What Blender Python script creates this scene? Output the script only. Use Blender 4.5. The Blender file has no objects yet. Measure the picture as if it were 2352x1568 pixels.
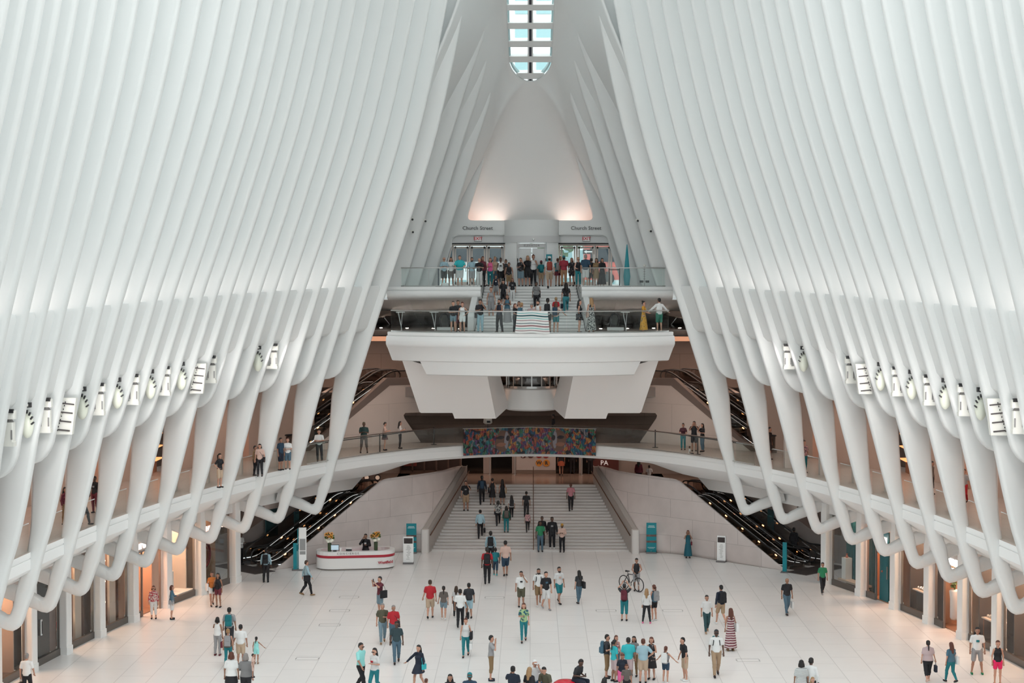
import bpy, math, random
import numpy as np
from mathutils import Vector, Matrix
R = math.radians
PI = math.pi
sc = bpy.context.scene
COL = sc.collection
F = 3950.0
CAMZ = 15.2
# ------------------------------------------------------------------ camera
cam_d = bpy.data.cameras.new('camera')
cam = bpy.data.objects.new('camera', cam_d)
COL.objects.link(cam)
cam_d.sensor_width = 36.0
cam_d.lens = 36.0 * F / 2352.0
cam_d.clip_end = 600
cam.location = (0, 0, CAMZ)
cam.rotation_euler = (PI/2 - math.atan(149/F), 0, math.atan(42/F))
sc.camera = cam
CM = cam.rotation_euler.to_matrix()
def ray(px, py):
    return CM @ Vector(((px-1176)/F, (784-py)/F, -1.0))
def aty(px, py, Y):
    d = ray(px, py); t = Y/d.y
    return Vector((d.x*t, Y, CAMZ + d.z*t))
def atz(px, py, z):
    d = ray(px, py); t = (z-CAMZ)/d.z
    return Vector((d.x*t, d.y*t, z))
def topx(p):
    q = CM.transposed() @ (Vector(p) - Vector((0, 0, CAMZ)))
    return 1176 + F*q.x/-q.z, 784 - F*q.y/-q.z
# ------------------------------------------------------------------ materials
MATS = {}
def mat(name, col, rough=.5, metal=0.0, spec=.5, emit=None, es=0, noise=0, nscale=8, bump=0, trans=0):
    if name in MATS: return MATS[name]
    m = bpy.data.materials.new(name); m.use_nodes = True
    nt = m.node_tree; b = nt.nodes['Principled BSDF']
    b.inputs['Base Color'].default_value = (*col, 1)
    b.inputs['Roughness'].default_value = rough
    b.inputs['Metallic'].default_value = metal
    b.inputs['Specular IOR Level'].default_value = spec
    if emit:
        b.inputs['Emission Color'].default_value = (*emit, 1)
        b.inputs['Emission Strength'].default_value = es
    if noise or bump:
        tc = nt.nodes.new('ShaderNodeTexCoord')
        n = nt.nodes.new('ShaderNodeTexNoise'); n.inputs['Scale'].default_value = nscale
        n.inputs['Detail'].default_value = 3
        nt.links.new(tc.outputs['Object'], n.inputs['Vector'])
        if noise:
            mx = nt.nodes.new('ShaderNodeMix'); mx.data_type = 'RGBA'
            mx.inputs[6].default_value = (*[max(0, c*(1-noise)) for c in col], 1)
            mx.inputs[7].default_value = (*[min(1, c*(1+noise)) for c in col], 1)
            nt.links.new(n.outputs['Fac'], mx.inputs[0])
            nt.links.new(mx.outputs[2], b.inputs['Base Color'])
        if bump:
            bp = nt.nodes.new('ShaderNodeBump'); bp.inputs['Strength'].default_value = bump
            nt.links.new(n.outputs['Fac'], bp.inputs['Height'])
            nt.links.new(bp.outputs['Normal'], b.inputs['Normal'])
    MATS[name] = m
    return m
def srgb(r, g, b):
    f = lambda c: ((c/255+.055)/1.055)**2.4 if c > 10 else c/255/12.92
    return (f(r), f(g), f(b))
def tile_mat(name, c1, c2, sx, sy, gap, rough=.4, axis='XY', groutk=.6, offset=.5, spec=.5, rnd=.06):
    if name in MATS: return MATS[name]
    m = bpy.data.materials.new(name); m.use_nodes = True
    nt = m.node_tree; b = nt.nodes['Principled BSDF']
    tc = nt.nodes.new('ShaderNodeTexCoord')
    mp = nt.nodes.new('ShaderNodeSeparateXYZ'); nt.links.new(tc.outputs['Object'], mp.inputs[0])
    cb = nt.nodes.new('ShaderNodeCombineXYZ')
    nt.links.new(mp.outputs['XYZ'.index(axis[0])], cb.inputs[0])
    nt.links.new(mp.outputs['XYZ'.index(axis[1])], cb.inputs[1])
    br = nt.nodes.new('ShaderNodeTexBrick')
    br.inputs['Scale'].default_value = 1.0
    br.inputs['Brick Width'].default_value = sx
    br.inputs['Row Height'].default_value = sy
    br.inputs['Mortar Size'].default_value = gap
    br.inputs['Mortar Smooth'].default_value = .3
    br.inputs['Bias'].default_value = 0
    br.offset = offset
    br.inputs['Color1'].default_value = (*c1, 1)
    br.inputs['Color2'].default_value = (*c2, 1)
    br.inputs['Mortar'].default_value = (*[c*groutk for c in c1], 1)
    nt.links.new(cb.outputs[0], br.inputs['Vector'])
    n = nt.nodes.new('ShaderNodeTexNoise'); n.inputs['Scale'].default_value = 1.3; n.inputs['Detail'].default_value = 6
    nt.links.new(tc.outputs['Object'], n.inputs['Vector'])
    mr = nt.nodes.new('ShaderNodeMapRange')
    mr.inputs['To Min'].default_value = 1-rnd; mr.inputs['To Max'].default_value = 1+rnd
    nt.links.new(n.outputs['Fac'], mr.inputs['Value'])
    mx = nt.nodes.new('ShaderNodeVectorMath'); mx.operation = 'SCALE'
    nt.links.new(br.outputs['Color'], mx.inputs[0]); nt.links.new(mr.outputs[0], mx.inputs['Scale'])
    nt.links.new(mx.outputs[0], b.inputs['Base Color'])
    b.inputs['Roughness'].default_value = rough
    b.inputs['Specular IOR Level'].default_value = spec
    MATS[name] = m
    return m
def glass_mat(name, tint=(.9, .96, .95), gloss=.12, rough=.02, flat=False):
    if name in MATS: return MATS[name]
    m = bpy.data.materials.new(name); m.use_nodes = True
    nt = m.node_tree; nt.nodes.clear()
    o = nt.nodes.new('ShaderNodeOutputMaterial'); mx = nt.nodes.new('ShaderNodeMixShader')
    t = nt.nodes.new('ShaderNodeBsdfTransparent'); g = nt.nodes.new('ShaderNodeBsdfGlossy')
    t.inputs['Color'].default_value = (*tint, 1); g.inputs['Roughness'].default_value = rough
    fr = nt.nodes.new('ShaderNodeFresnel'); fr.inputs['IOR'].default_value = 1.45
    ml = nt.nodes.new('ShaderNodeMath'); ml.operation = 'ADD'; ml.use_clamp = True
    ml.inputs[1].default_value = gloss-.04
    nt.links.new(fr.outputs[0], ml.inputs[0])
    if flat: mx.inputs[0].default_value = gloss
    else: nt.links.new(ml.outputs[0], mx.inputs[0])
    nt.links.new(t.outputs[0], mx.inputs[1]); nt.links.new(g.outputs[0], mx.inputs[2])
    nt.links.new(mx.outputs[0], o.inputs['Surface'])
    MATS[name] = m
    return m
WHITE = mat('white_steel_paint', (.72, .73, .725), .55, spec=.3)
WHITE2 = mat('white_slab_paint', (.85, .855, .85), .5, spec=.3)
SOFFIT = mat('grey_soffit_panel', (.70, .69, .68), .6)
CHROME = mat('brushed_steel', (.55, .55, .54), .3, .9)
DARKMET = mat('dark_bronze_metal', (.05, .042, .038), .35, .6)
BLACK = mat('black_rubber', (.012, .012, .014), .45)
BLACKP = mat('black_plastic', (.02, .02, .022), .4)
TEAL = mat('teal_sign_paint', srgb(0, 128, 140), .45)
GLASS = glass_mat('clear_glass', (.95, .98, .975), .035, flat=True)
SHOPGLASS = glass_mat('shop_glass', (.93, .95, .95), .05, flat=True)
FLOORM = tile_mat('floor_stone', (.79, .77, .76), (.82, .80, .79), 2.4, 1.2, .016, .28, 'YX', .74, spec=.45, rnd=.03)
MARBLE = tile_mat('marble_wall_panels', (.56, .50, .48), (.62, .56, .54), 2.2, 1.0, .012, .45, 'XZ', .7, rnd=.12)
MARBLEY = tile_mat('marble_wall_panels_side', (.56, .50, .48), (.62, .56, .54), 2.2, 1.0, .012, .45, 'YZ', .7, rnd=.12)
BEIGE = mat('beige_stone', (.44, .40, .375), .55, noise=.06, nscale=1.5)
BROWN = tile_mat('brown_stone_wall', (.25, .20, .175), (.27, .215, .185), 2.4, 1.4, .012, .5, 'XZ', .7, rnd=.05)
# ------------------------------------------------------------------ meshes
def mobj(name, verts, faces, m=None, parent=None, smooth=False, mats=None, fm=None):
    me = bpy.data.meshes.new(name)
    me.from_pydata([tuple(v) for v in verts], [], [tuple(f) for f in faces])
    if mats:
        for k in mats: me.materials.append(k)
        if fm is not None: me.polygons.foreach_set('material_index', list(fm))
    elif m is not None: me.materials.append(m)
    if smooth: me.polygons.foreach_set('use_smooth', [True]*len(me.polygons))
    me.update()
    o = bpy.data.objects.new(name, me); COL.objects.link(o)
    if parent is not None: o.parent = parent
    return o
def tag(o, label=None, cat=None, group=None, kind=None):
    if label: o['label'] = label
    if cat: o['category'] = cat
    if group: o['group'] = group
    if kind: o['kind'] = kind
    return o
def empty(name, loc=(0, 0, 0), rz=0, label=None, cat=None, group=None, kind=None):
    o = bpy.data.objects.new(name, None); COL.objects.link(o)
    o.location = loc; o.rotation_euler = (0, 0, rz); o.empty_display_size = .2
    return tag(o, label, cat, group, kind)
def copy_tree(o, parent=None):
    c = o.copy(); COL.objects.link(c); c.parent = parent
    for ch in list(o.children): copy_tree(ch, c)
    return c
class MB:
    """collects shapes that make up one part"""
    def __init__(s): s.v = []; s.f = []; s.m = []; s.cur = 0
    def add(s, vs, fs):
        n = len(s.v); s.v += [tuple(v) for v in vs]
        for f in fs: s.f.append([i+n for i in f]); s.m.append(s.cur)
        return s
    def box(s, c, d, rz=0, rx=0, ry=0):
        hx, hy, hz = d[0]/2, d[1]/2, d[2]/2
        M = Matrix.Rotation(rz, 3, 'Z') @ Matrix.Rotation(ry, 3, 'Y') @ Matrix.Rotation(rx, 3, 'X')
        vs = [M @ Vector((x*hx, y*hy, z*hz)) + Vector(c) for x in (-1, 1) for y in (-1, 1) for z in (-1, 1)]
        return s.add(vs, [(0, 1, 3, 2), (4, 6, 7, 5), (0, 4, 5, 1), (2, 3, 7, 6), (0, 2, 6, 4), (1, 5, 7, 3)])
    def rbox(s, c, d, r=.02, rz=0, seg=3):
        """box whose vertical edges are rounded"""
        pts = []
        hx, hy = d[0]/2-r, d[1]/2-r
        for k, (sx, sy) in enumerate(((1, 1), (-1, 1), (-1, -1), (1, -1))):
            for j in range(seg+1):
                a = PI/2*(k + j/seg)
                pts.append((sx*hx+r*math.cos(a), sy*hy+r*math.sin(a)))
        cr, sr = math.cos(rz), math.sin(rz)
        pts = [(x*cr-y*sr+c[0], x*sr+y*cr+c[1]) for x, y in pts]
        return s.prism(pts, c[2]-d[2]/2, c[2]+d[2]/2)
    def prism(s, pts, z0, z1):
        n = len(pts)
        vs = [(x, y, z0) for x, y in pts] + [(x, y, z1) for x, y in pts]
        fs = [tuple(range(n))[::-1], tuple(range(n, 2*n))] + [(i, (i+1) % n, n+(i+1) % n, n+i) for i in range(n)]
        return s.add(vs, fs)
    def ext(s, poly, vec):
        """extrude an arbitrary 3-D polygon along vec"""
        n = len(poly); vec = Vector(vec)
        vs = [Vector(p) for p in poly] + [Vector(p)+vec for p in poly]
        return s.add(vs, [tuple(range(n))[::-1], tuple(range(n, 2*n))] + [(i, (i+1) % n, n+(i+1) % n, n+i) for i in range(n)])
    def tube(s, path, r, n=8, cap=True):
        path = [Vector(p) for p in path]; rr = r if isinstance(r, (list, tuple)) else [r]*len(path)
        vs = []; fs = []; up = None
        for i, p in enumerate(path):
            t = (path[min(i+1, len(path)-1)]-path[max(i-1, 0)]).normalized()
            if up is None: up = Vector((0, 0, 1)) if abs(t.z) < .9 else Vector((0, 1, 0))
            a = t.cross(up)
            if a.length < 1e-4: a = t.cross(Vector((1, 0, 0)))
            a.normalize(); b = a.cross(t).normalized(); up = b
            for j in range(n):
                an = 2*PI*j/n
                vs.append(p + (a*math.cos(an)+b*math.sin(an))*rr[i])
        for i in range(len(path)-1):
            for j in range(n):
                fs.append((i*n+j, i*n+(j+1) % n, (i+1)*n+(j+1) % n, (i+1)*n+j))
        if cap:
            fs.append(tuple(range(n))); fs.append(tuple(range((len(path)-1)*n, len(path)*n))[::-1])
        return s.add(vs, fs)
    def lathe(s, prof, c=(0, 0, 0), n=16, sx=1, sy=1):
        vs = [(c[0]+r*math.cos(2*PI*j/n)*sx, c[1]+r*math.sin(2*PI*j/n)*sy, c[2]+z) for r, z in prof for j in range(n)]
        fs = [(i*n+j, i*n+(j+1) % n, (i+1)*n+(j+1) % n, (i+1)*n+j) for i in range(len(prof)-1) for j in range(n)]
        fs += [tuple(range(n))[::-1], tuple(range((len(prof)-1)*n, len(prof)*n))]
        return s.add(vs, fs)
    def ball(s, c, r, sx=1, sy=1, sz=1, n=10, k=6):
        prof = [(max(.001, math.sin(PI*i/k))*r, -math.cos(PI*i/k)*r*sz) for i in range(k+1)]
        return s.lathe(prof, c, n, sx, sy)
    def grid(s, rows, close=False):
        n = len(rows[0]); m = len(rows)
        vs = [p for r_ in rows for p in r_]
        fs = [(i*n+j, i*n+j+1, (i+1)*n+j+1, (i+1)*n+j) for i in range(m-1) for j in range(n-1)]
        if close: fs += [(i*n+n-1, i*n, (i+1)*n, (i+1)*n+n-1) for i in range(m-1)]
        return s.add(vs, fs)
    def obj(s, name, m=None, parent=None, smooth=False, mats=None, loc=None):
        return mobj(name, s.v, s.f, m, parent, smooth, mats, s.m if mats else None)
def auto_smooth(o, ang=40):
    me = o.data
    me.polygons.foreach_set('use_smooth', [True]*len(me.polygons))
    me.set_sharp_from_angle(angle=R(ang))
    return o
def text_mesh(body, size, m, name='lettering', parent=None, depth=.01, align='CENTER', bold=0.0, sp=1.0):
    cu = bpy.data.curves.new(name, 'FONT'); cu.body = body; cu.size = size
    cu.align_x = align; cu.align_y = 'CENTER'; cu.extrude = depth; cu.offset = bold; cu.resolution_u = 2
    cu.space_character = sp
    o = bpy.data.objects.new(name, cu)
    COL.objects.link(o)
    dg = bpy.context.evaluated_depsgraph_get()
    me = bpy.data.meshes.new_from_object(o.evaluated_get(dg))
    bpy.data.objects.remove(o)
    o = bpy.data.objects.new(name, me); COL.objects.link(o)
    me.materials.clear(); me.materials.append(m)
    if parent is not None: o.parent = parent
    return o
def lerp(a, b, t): return a+(b-a)*t
def interp(x, xs, ys):
    if x <= xs[0]: return ys[0]
    for i in range(len(xs)-1):
        if x <= xs[i+1]: return lerp(ys[i], ys[i+1], (x-xs[i])/(xs[i+1]-xs[i]))
    return ys[-1]
def sstep(a, b, x):
    t = min(1, max(0, (x-a)/(b-a))); return t*t*(3-2*t)
# smooth monotone-ish table lookup (catmull)
def cinterp(x, xs, ys):
    if x <= xs[0]: return ys[0]
    if x >= xs[-1]: return ys[-1]
    for i in range(len(xs)-1):
        if x <= xs[i+1]: break
    def sl(k):
        if k == 0: return (ys[1]-ys[0])/(xs[1]-xs[0])
        if k == len(xs)-1: return (ys[-1]-ys[-2])/(xs[-1]-xs[-2])
        return (ys[k+1]-ys[k-1])/(xs[k+1]-xs[k-1])
    h = xs[i+1]-xs[i]; t = (x-xs[i])/h
    return ((2*t**3-3*t**2+1)*ys[i] + (t**3-2*t**2+t)*h*sl(i) + (-2*t**3+3*t**2)*ys[i+1] + (t**3-t**2)*h*sl(i+1))
# ------------------------------------------------------------------ plan of the hall
Y0 = 50.0
def xe(y, a=17.6, b=47.7):            # balcony edge
    t = 1-((y-Y0)/b)**2
    return a*math.sqrt(max(t, 0))
def xs_(y): return xe(y, 20.2, 51.0)   # shopfront line
ZB = 5.7      # balcony floor
ZL = 2.9      # landing at the head of the big stair
ZP = 12.3     # lower viewing platform
ZU = 14.65    # street level platform
# ================================================================== ribs
GZ = [2.9, 3.8, 4.3, 5.7, 6.1, 9.7, 11.5, 12.9, 14.4, 18, 21.8, 25.5, 29.3, 34, 38]
GU = [-.6, -.18, .03, .40, .54, 1.5, 2.06, 2.5, 2.98, 4.2, 5.40, 6.3, 7.05, 7.8, 8.3]
def Lf(y): return 1-.28*sstep(68, 50, y)
def g(z, y):
    v = cinterp(z, GZ, GU)
    return v*(1-(1-Lf(y))*sstep(6, 12, z))
def zled(y): return 14.05+(y-53)*.0197
def ztong(y): return 9.0+(y-60.9)*.040
RT = .52   # rib thickness
def section(pin, pout, y, n=4, T=RT):
    """rounded-rect ring between inner and outer edge points (x,z) at plane y"""
    pin = Vector((pin[0], pin[1])); pout = Vector((pout[0], pout[1]))
    d = (pout-pin); w = d.length; d.normalize()
    h = T/2; r = min(h*.5, w*.3)
    ring = []
    for k in range(3):     # inner edge, two rounded corners
        a = PI/2*k/2; ring.append((r-r*math.sin(a), -(h-r)-r*math.cos(a)))
    for k in range(3):
        a = PI/2*k/2; ring.append((r-r*math.cos(a), (h-r)+r*math.sin(a)))
    r2 = min(.08, w*.2)
    ring += [(w-r2, h), (w, h-r2), (w, -h+r2), (w-r2, -h)]
    return [(pin.x+d.x*u, y+v, pin.y+d.y*u) for u, v in ring]
def loft(rings, cap0=True, cap1=True):
    n = len(rings[0]); vs = [p for r_ in rings for p in r_]
    fs = [(i*n+j, i*n+(j+1) % n, (i+1)*n+(j+1) % n, (i+1)*n+j) for i in range(len(rings)-1) for j in range(n)]
    if cap0: fs.append(tuple(range(n))[::-1])
    if cap1: fs.append(tuple(range((len(rings)-1)*n, len(rings)*n)))
    return vs, fs
ZTOP = 35.0
def rib(idx, y, side):
    """side -1 left, +1 right"""
    X = xe(y)
    P = lambda u, z: (side*(X+u), z)
    st = []
    zs = [ZTOP-.0-k*(ZTOP-13)/18 for k in range(19)]
    for z in zs: st.append((P(-g(z, y), z), P(-g(z, y)+1.4, z)))
    zt = ztong(y)
    if idx % 2 == 0:
        for z in (12, 11, 10, 9, 8, 7, 6.4, 5.7, 5.0):
            w = interp(z, [5.0, 5.7, 6.6, 7.7, 9.4, 12, 13], [.56, .56, .70, .90, 1.24, 1.4, 1.4])
            st.append((P(-g(z, y), z), P(-g(z, y)+w, z)))
        dz = ztong(y)*0
        for a, b in (((-.03, 4.3), (.58, 4.3)), ((.18, 3.78), (.66, 3.80)), ((.33, 3.35), (.76, 3.52)), ((.43, 3.1), (.83, 3.44)),
                     ((.55, 2.97), (.9, 3.42)), ((.70, 2.9), (.97, 3.43)), ((.9, 2.93), (1.06, 3.5)), ((1.56, 3.19), (1.45, 3.70)), ((2.75, 3.62), (2.6, 4.18))):
            st.append((P(*a), P(*b)))
        if y < 60:   # keep the foot joined on ribs that lean less
            pass
        rings = [section(a, b, y) for a, b in st]
    else:
        for z in (12, 11): st.append((P(-g(z, y), z), P(-g(z, y)+1.4, z)))
        for du, dz in ((0, .75), (.05, .5), (.16, .28), (.34, .1), (.6, 0), (.78, -.02)):
            z = zt+dz; gu = -g(z, y)
            st.append((P(gu+du, z), P(gu+1.4, z+.12)))
        rings = [section(a, b, y) for a, b in st]
    vs, fs = loft(rings)
    o = mobj('rib', vs, fs, WHITE)
    auto_smooth(o, 50)
    sd = 'left' if side < 0 else 'right'
    tag(o, 'white curved steel rib of the %s wall%s' % (sd, ', running down to a hooked foot' if idx % 2 == 0 else ', ending in a rounded tongue'),
        'rib', 'steel ribs of the %s wall' % sd, 'structure')
    return o
ribs_y = [88.5-1.625*k for k in range(0, 28)]
for s in (-1, 1):
    for i, y in enumerate(ribs_y): rib(i, y, s)
# end ribs that stand on the street-level platform
def px_rib(y, pts, s):
    st = []
    P = [( (aty(px, py, y).x), aty(px, py, y).z) for px, py in pts]
    xs = [p[0] for p in P][::-1]; zs = [p[1] for p in P][::-1]
    zs2, xs2 = zip(*sorted(zip(zs, xs)))
    zs2 = list(zs2); xs2 = list(xs2)
    sl = (xs2[-1]-xs2[-3])/(zs2[-1]-zs2[-3]); zs2.append(zs2[-1]+1.3); xs2.append(xs2[-1]-.12)
    z0, z1 = zs2[0], zs2[-1]
    N = 16
    for k in range(N+1):
        z = z1+(z0-z1)*k/N
        x = cinterp(z, zs2, xs2)
        fade = 1.0
        foot = .55*max(0, 1-(z-z0)/1.1)**2
        inn = abs(x)+foot*0+ (1-fade)*.35
        st.append(((s*(inn-foot*.0), z), (s*(inn+1.3+foot), z)))
    vs, fs = loft([section(a, b, y) for a, b in st])
    o = mobj('rib', vs, fs, WHITE); auto_smooth(o, 50)
    sd = 'left' if s < 0 else 'right'
    tag(o, 'white end rib standing on the upper platform, %s of the doors' % sd, 'rib', 'steel ribs on the upper platform, %s' % sd, 'structure')
for s in (-1, 1):
    px_rib(93.5, [(928, 662), (998, 430), (1028, 340), (1075, 190), (1116, 65)], s)
    px_rib(94.8, [(960, 662), (1031, 430), (1059, 340), (1120, 141)], s)
    px_rib(96.1, [(990, 662), (1064, 430), (1093, 335), (1129, 217)], s)
# beam between the ribs just under the glass, and the recessed wall under it
for s in (-1, 1):
    sd = 'left' if s < 0 else 'right'
    ys = [44.6+ (88.5-44.6)*k/40 for k in range(41)]
    rows = []
    for y in ys:
        X = xe(y); zl = zled(y); zb = ztong(y)+2.3
        gl = lambda z, o: s*(X-g(z, y)+o)
        rows.append([(gl(zl, 1.35), y, zl), (gl(zl, .30), y, zl), (gl(zl-.15, .22), y, zl-.15), (gl((zl+zb)/2, .24), y, (zl+zb)/2),
                     (gl(zb+.2, .26), y, zb+.2), (gl(zb, .40), y, zb), (gl(zb, 1.35), y, zb)])
    b = MB(); b.grid(rows, close=True)
    n = 7; b.f.append(list(range(n))); b.m.append(0); b.f.append(list(range(40*n, 41*n))); b.m.append(0)
    o = b.obj('trim_1' if s < 0 else 'trim_2', WHITE); auto_smooth(o, 50); tag(o, 'white beam running between the ribs of the %s wall' % sd, 'beam', kind='structure')
    rows = []
    for y in ys:
        X = xe(y); zb = ztong(y)+2.3; zc = ztong(y)+.1
        rows.append([(s*(X-g(zb, y)+1.15), y, zb+.1), (s*(X-g(zc, y)+1.15), y, zc), (s*(X-g(zc, y)+1.35), y, zc), (s*(X-g(zb, y)+1.35), y, zb+.1)])
    b = MB(); b.grid(rows, close=True)
    o = b.obj('wall_'+sd, WHITE); auto_smooth(o, 50); tag(o, 'white panel behind the lower ribs of the %s wall' % sd, 'wall', kind='structure')
    # balcony ceiling
    rows = []
    for y in ys:
        X = xe(y); zc = ztong(min(y, 88.5))+.1
        rows.append([(s*(X-g(zc, min(y, 88.5))+1.2), y, zc), (s*(X+9), y, zc), (s*(X+9), y, zc+.3), (s*(X-g(zc, min(y, 88.5))+1.2), y, zc+.3)])
    b = MB(); b.grid(rows, close=True)
    o = b.obj('ceiling', WHITE2); tag(o, 'pale ceiling over the %s balcony' % sd, 'ceiling', kind='structure')
# ================================================================== shell over the end
rows = []
SH = [(100.2, 17.6, 5.4, 1.2, 0), (99.9, 20.1, 5.0, 1.5, 0), (99.5, 22.3, 4.4, 1.8, .1), (98.8, 24.4, 4.0, 2.0, .4), (97.7, 26.13, 3.6, 2.0, 1.2), (96.3, 27.46, 3.5, 1.6, 1.8),
      (94.9, 28.8, 3.7, 1.2, 2.2), (93.2, 30.2, 4.0, .8, 2.6), (88.5, 32.1, 4.6, .4, 3.2), (84, 33.9, 5.0, .2, 3.6)]
def shrow(k):
    i = int(k); t = k-i
    if i >= len(SH)-1: i = len(SH)-2; t = 1
    ks = list(range(len(SH)))
    return [cinterp(k, ks, [r_[j] for r_ in SH]) for j in range(5)]
def hs(yc):    # half width of the skylight opening
    if yc >= 97.6: return 0
    w = interp(yc, [84, 93.2, 97.7], [1.42, 1.28, 1.16])
    if yc > 96.4: w *= math.sqrt(max(0, 1-((yc-96.4)/1.2)**2))
    return w
EY = [88.5, 93.5, 94.8, 96.1, 97.7]
EZ = {14.6: [7.33, 6.922, 6.224, 5.583, 4.906], 18.4: [6.02, 5.687, 5.045, 4.357, 3.623], 22: [4.9, 4.566, 3.928, 3.162, 2.637]}
ETZ = [29.6, 28.8, 27.2, 25.5, 23.6]; ETX = [3.25, 2.449, 2.378, 2.215, 2.135]
def ext_(y, ks, vs): 
    if y < ks[0]: return vs[0]+(vs[0]-vs[1])*(ks[0]-y)/(ks[1]-ks[0])
    return interp(y, ks, vs)
def Eedge(y, z):
    zt = ext_(y, EY, ETZ); zz = [14.6, 18.4, min(22, zt-.8), zt]
    return cinterp(z, zz, [ext_(y, EY, EZ[14.6]), ext_(y, EY, EZ[18.4]), ext_(y, EY, EZ[22]), ext_(y, EY, ETX)])
CY = [p[0] for p in SH][::-1]; CZ = [p[1] for p in SH][::-1]
def zcen(y): return cinterp(y, CY, CZ)
# (a) vault following the ribs
for q in [87.0+k*.2 for k in range(46)]+[96.15+k*.0388 for k in range(41)]:
    if q > 97.7: q = 97.7
    y = q; h = hs(y); zc = zcen(y); zt = ext_(y, EY, ETZ); xt = ext_(y, EY, ETX)
    left = []
    for k in range(15):
        t = k/14; z = lerp(14.7, zt, t**.8)
        off = 1.1*sstep(zt+.2, zt-6.5, z)
        left.append((-(Eedge(y, z)+off), y, z))
    for k in range(1, 13):
        t = k/12
        # quarter-ellipse blend from the rib line up to the spine
        x = lerp(xt, h, t); z = zt+(zc-zt)*math.sin(PI/2*t)**.9
        left.append((-x, y, z))
    rows.append(left+[(-x, yy, z) for x, yy, z in left[::-1]])
rows.sort(key=lambda r: -r[0][1])
# (b) deeper vault above the lintel: the last arch swept back and down
last = rows[0]
for k in range(1, 41):
    kk = 4.0*(1-k/40); yc, zc, W, a, bb = shrow(kk)
    f = (26.13-zc)/(26.13-17.6); t = k/40
    row = []
    for x, y, z in last:
        z2 = z+(17.6-z)*f if z > 17.6 else z
        yy = 97.7+(yc-97.7)*(1-.08*(abs(x)/4.8)**2)
        row.append((x*(1+.55*t), yy, z2))
    rows.insert(0, row)
b = MB()
nn = len(rows[0])
for i in range(len(rows)-1):
    pass
vs = [p for r_ in rows for p in r_]; fs = []
for i in range(len(rows)-1):
    for j in range(nn-1):
        if j == nn//2-1 and hs(rows[i][nn//2][1]) > 0: continue
        fs.append((i*nn+j, i*nn+j+1, (i+1)*nn+j+1, (i+1)*nn+j))
bmm = None
o = mobj('ceiling', vs, fs, WHITE, smooth=True)
import bmesh
bmm = bmesh.new(); bmm.from_mesh(o.data); bmesh.ops.remove_doubles(bmm, verts=bmm.verts, dist=1e-4); bmm.to_mesh(o.data); bmm.free()
tag(o, 'smooth white vault closing the far end of the hall', 'ceiling', kind='structure')
sol = o.modifiers.new('solid', 'SOLIDIFY'); sol.thickness = .12; sol.offset = 1
# front arch frame below the vault: band from the last ribs to the doors
YF = 98.3
def arch_pts(pts): return [aty(px, py, YF) for px, py in pts]
def px_poly(pts, y, dy, name, m, mirror=False, **kw):
    b = MB()
    P = [aty(px, py, y) for px, py in pts]
    if mirror: P = [Vector((-p.x, p.y, p.z)) for p in P][::-1]
    b.ext(P, (0, dy, 0)); return b.obj(name, m, **kw)
fr = []
inner = [(1133, 300), (1116, 352), (1096, 425), (1077, 486), (1074, 499), (1078, 505), (1086, 506)]
outer = [(1108, 200), (1080, 300), (1050, 400), (1020, 500), (1005, 552), (990, 640), (975, 672)]
inn2 = [(1086, 506), (1218, 506)]
fr = [aty(*p, YF) for p in inner]
L = [aty(*p, YF) for p in inner] + [aty(1218, 506, YF), aty(1218, 541, YF), aty(1050, 541, YF), aty(1042, 546, YF), aty(1012, 640, YF), aty(1008, 668, YF), aty(950, 668, YF), aty(985, 560, YF), aty(1040, 400, YF), aty(1085, 240, YF), aty(1125, 240, YF)]
mb = MB(); mb.ext(L, (0, .5, 0))
mb.ext([Vector((-p.x, p.y, p.z)) for p in L][::-1], (0, .5, 0))
o = mb.obj('wall_end', WHITE); tag(o, 'white arch wall over the street doors', 'wall', kind='structure')
bv = o.modifiers.new('b', 'BEVEL'); bv.width = .1; bv.segments = 3; bv.limit_method = 'ANGLE'
for name, s in (('end_left', -1), ('end_right', 1)):   # side returns behind the end ribs
    b = MB(); rows = []
    for y, x in ((87.6, 9.6), (90, 9.0), (93, 8.3), (100.4, 7.4)):
        rows.append([(s*x, y, ZU-.6), (s*(x-1.4), y, 19), (s*(x-3.0), y, 24), (s*(x-4.6), y, 31)])
    b.grid(rows)
    o = b.obj('wall_'+name, WHITE); tag(o, 'white wall behind the last ribs, %s of the doors' % ('left' if s < 0 else 'right'), 'wall', kind='structure')
# ================================================================== floor, balcony
b = MB()
ring = []
N = 80
b.add([(-34, -4, 0), (34, -4, 0), (34, 125, 0), (-34, 125, 0)], [(0, 1, 2, 3)])
o = b.obj('floor', FLOORM); tag(o, 'pale polished stone floor of the hall', 'floor', kind='structure')
ysb = [44.6+(97.69-44.6)*(1-(1-k/60)**2.2) for k in range(61)]
full = [(-xe(y), y) for y in ysb] + [(xe(y), y) for y in ysb[::-1]]
def offs(y, d): return xe(y, 17.6+d, 47.7+d)
b = MB()
prof = [(0, ZB-.02), (0, ZB-.22), (.03, ZB-.22), (.03, ZB-.26), (.0, ZB-.26), (.0, ZB-.62), (.12, ZB-.75), (1.0, 4.42), (1.15, 4.35), (2.75, 4.3), (2.75, 3.5)]
rows = []
for k in range(81):
    th = PI*k/80      # from right to left around the far half
    # param by angle of the ellipse
    th = lerp(R(-6), PI+R(6), k/80)
    cx, cy = math.cos(th), math.sin(th)
    endf = sstep(.88, .97, cy)
    row = []
    for d, z in prof:
        if endf > 0 and d > .5: z = lerp(z, ZB-.62, endf); 
        row.append((cx*(17.6+d), Y0+cy*(47.7+d), z))
    if endf > 0: row[-1] = (row[-1][0], row[-1][1], row[-2][2]-.01)
    rows.append(row)
b.grid(rows)
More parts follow.
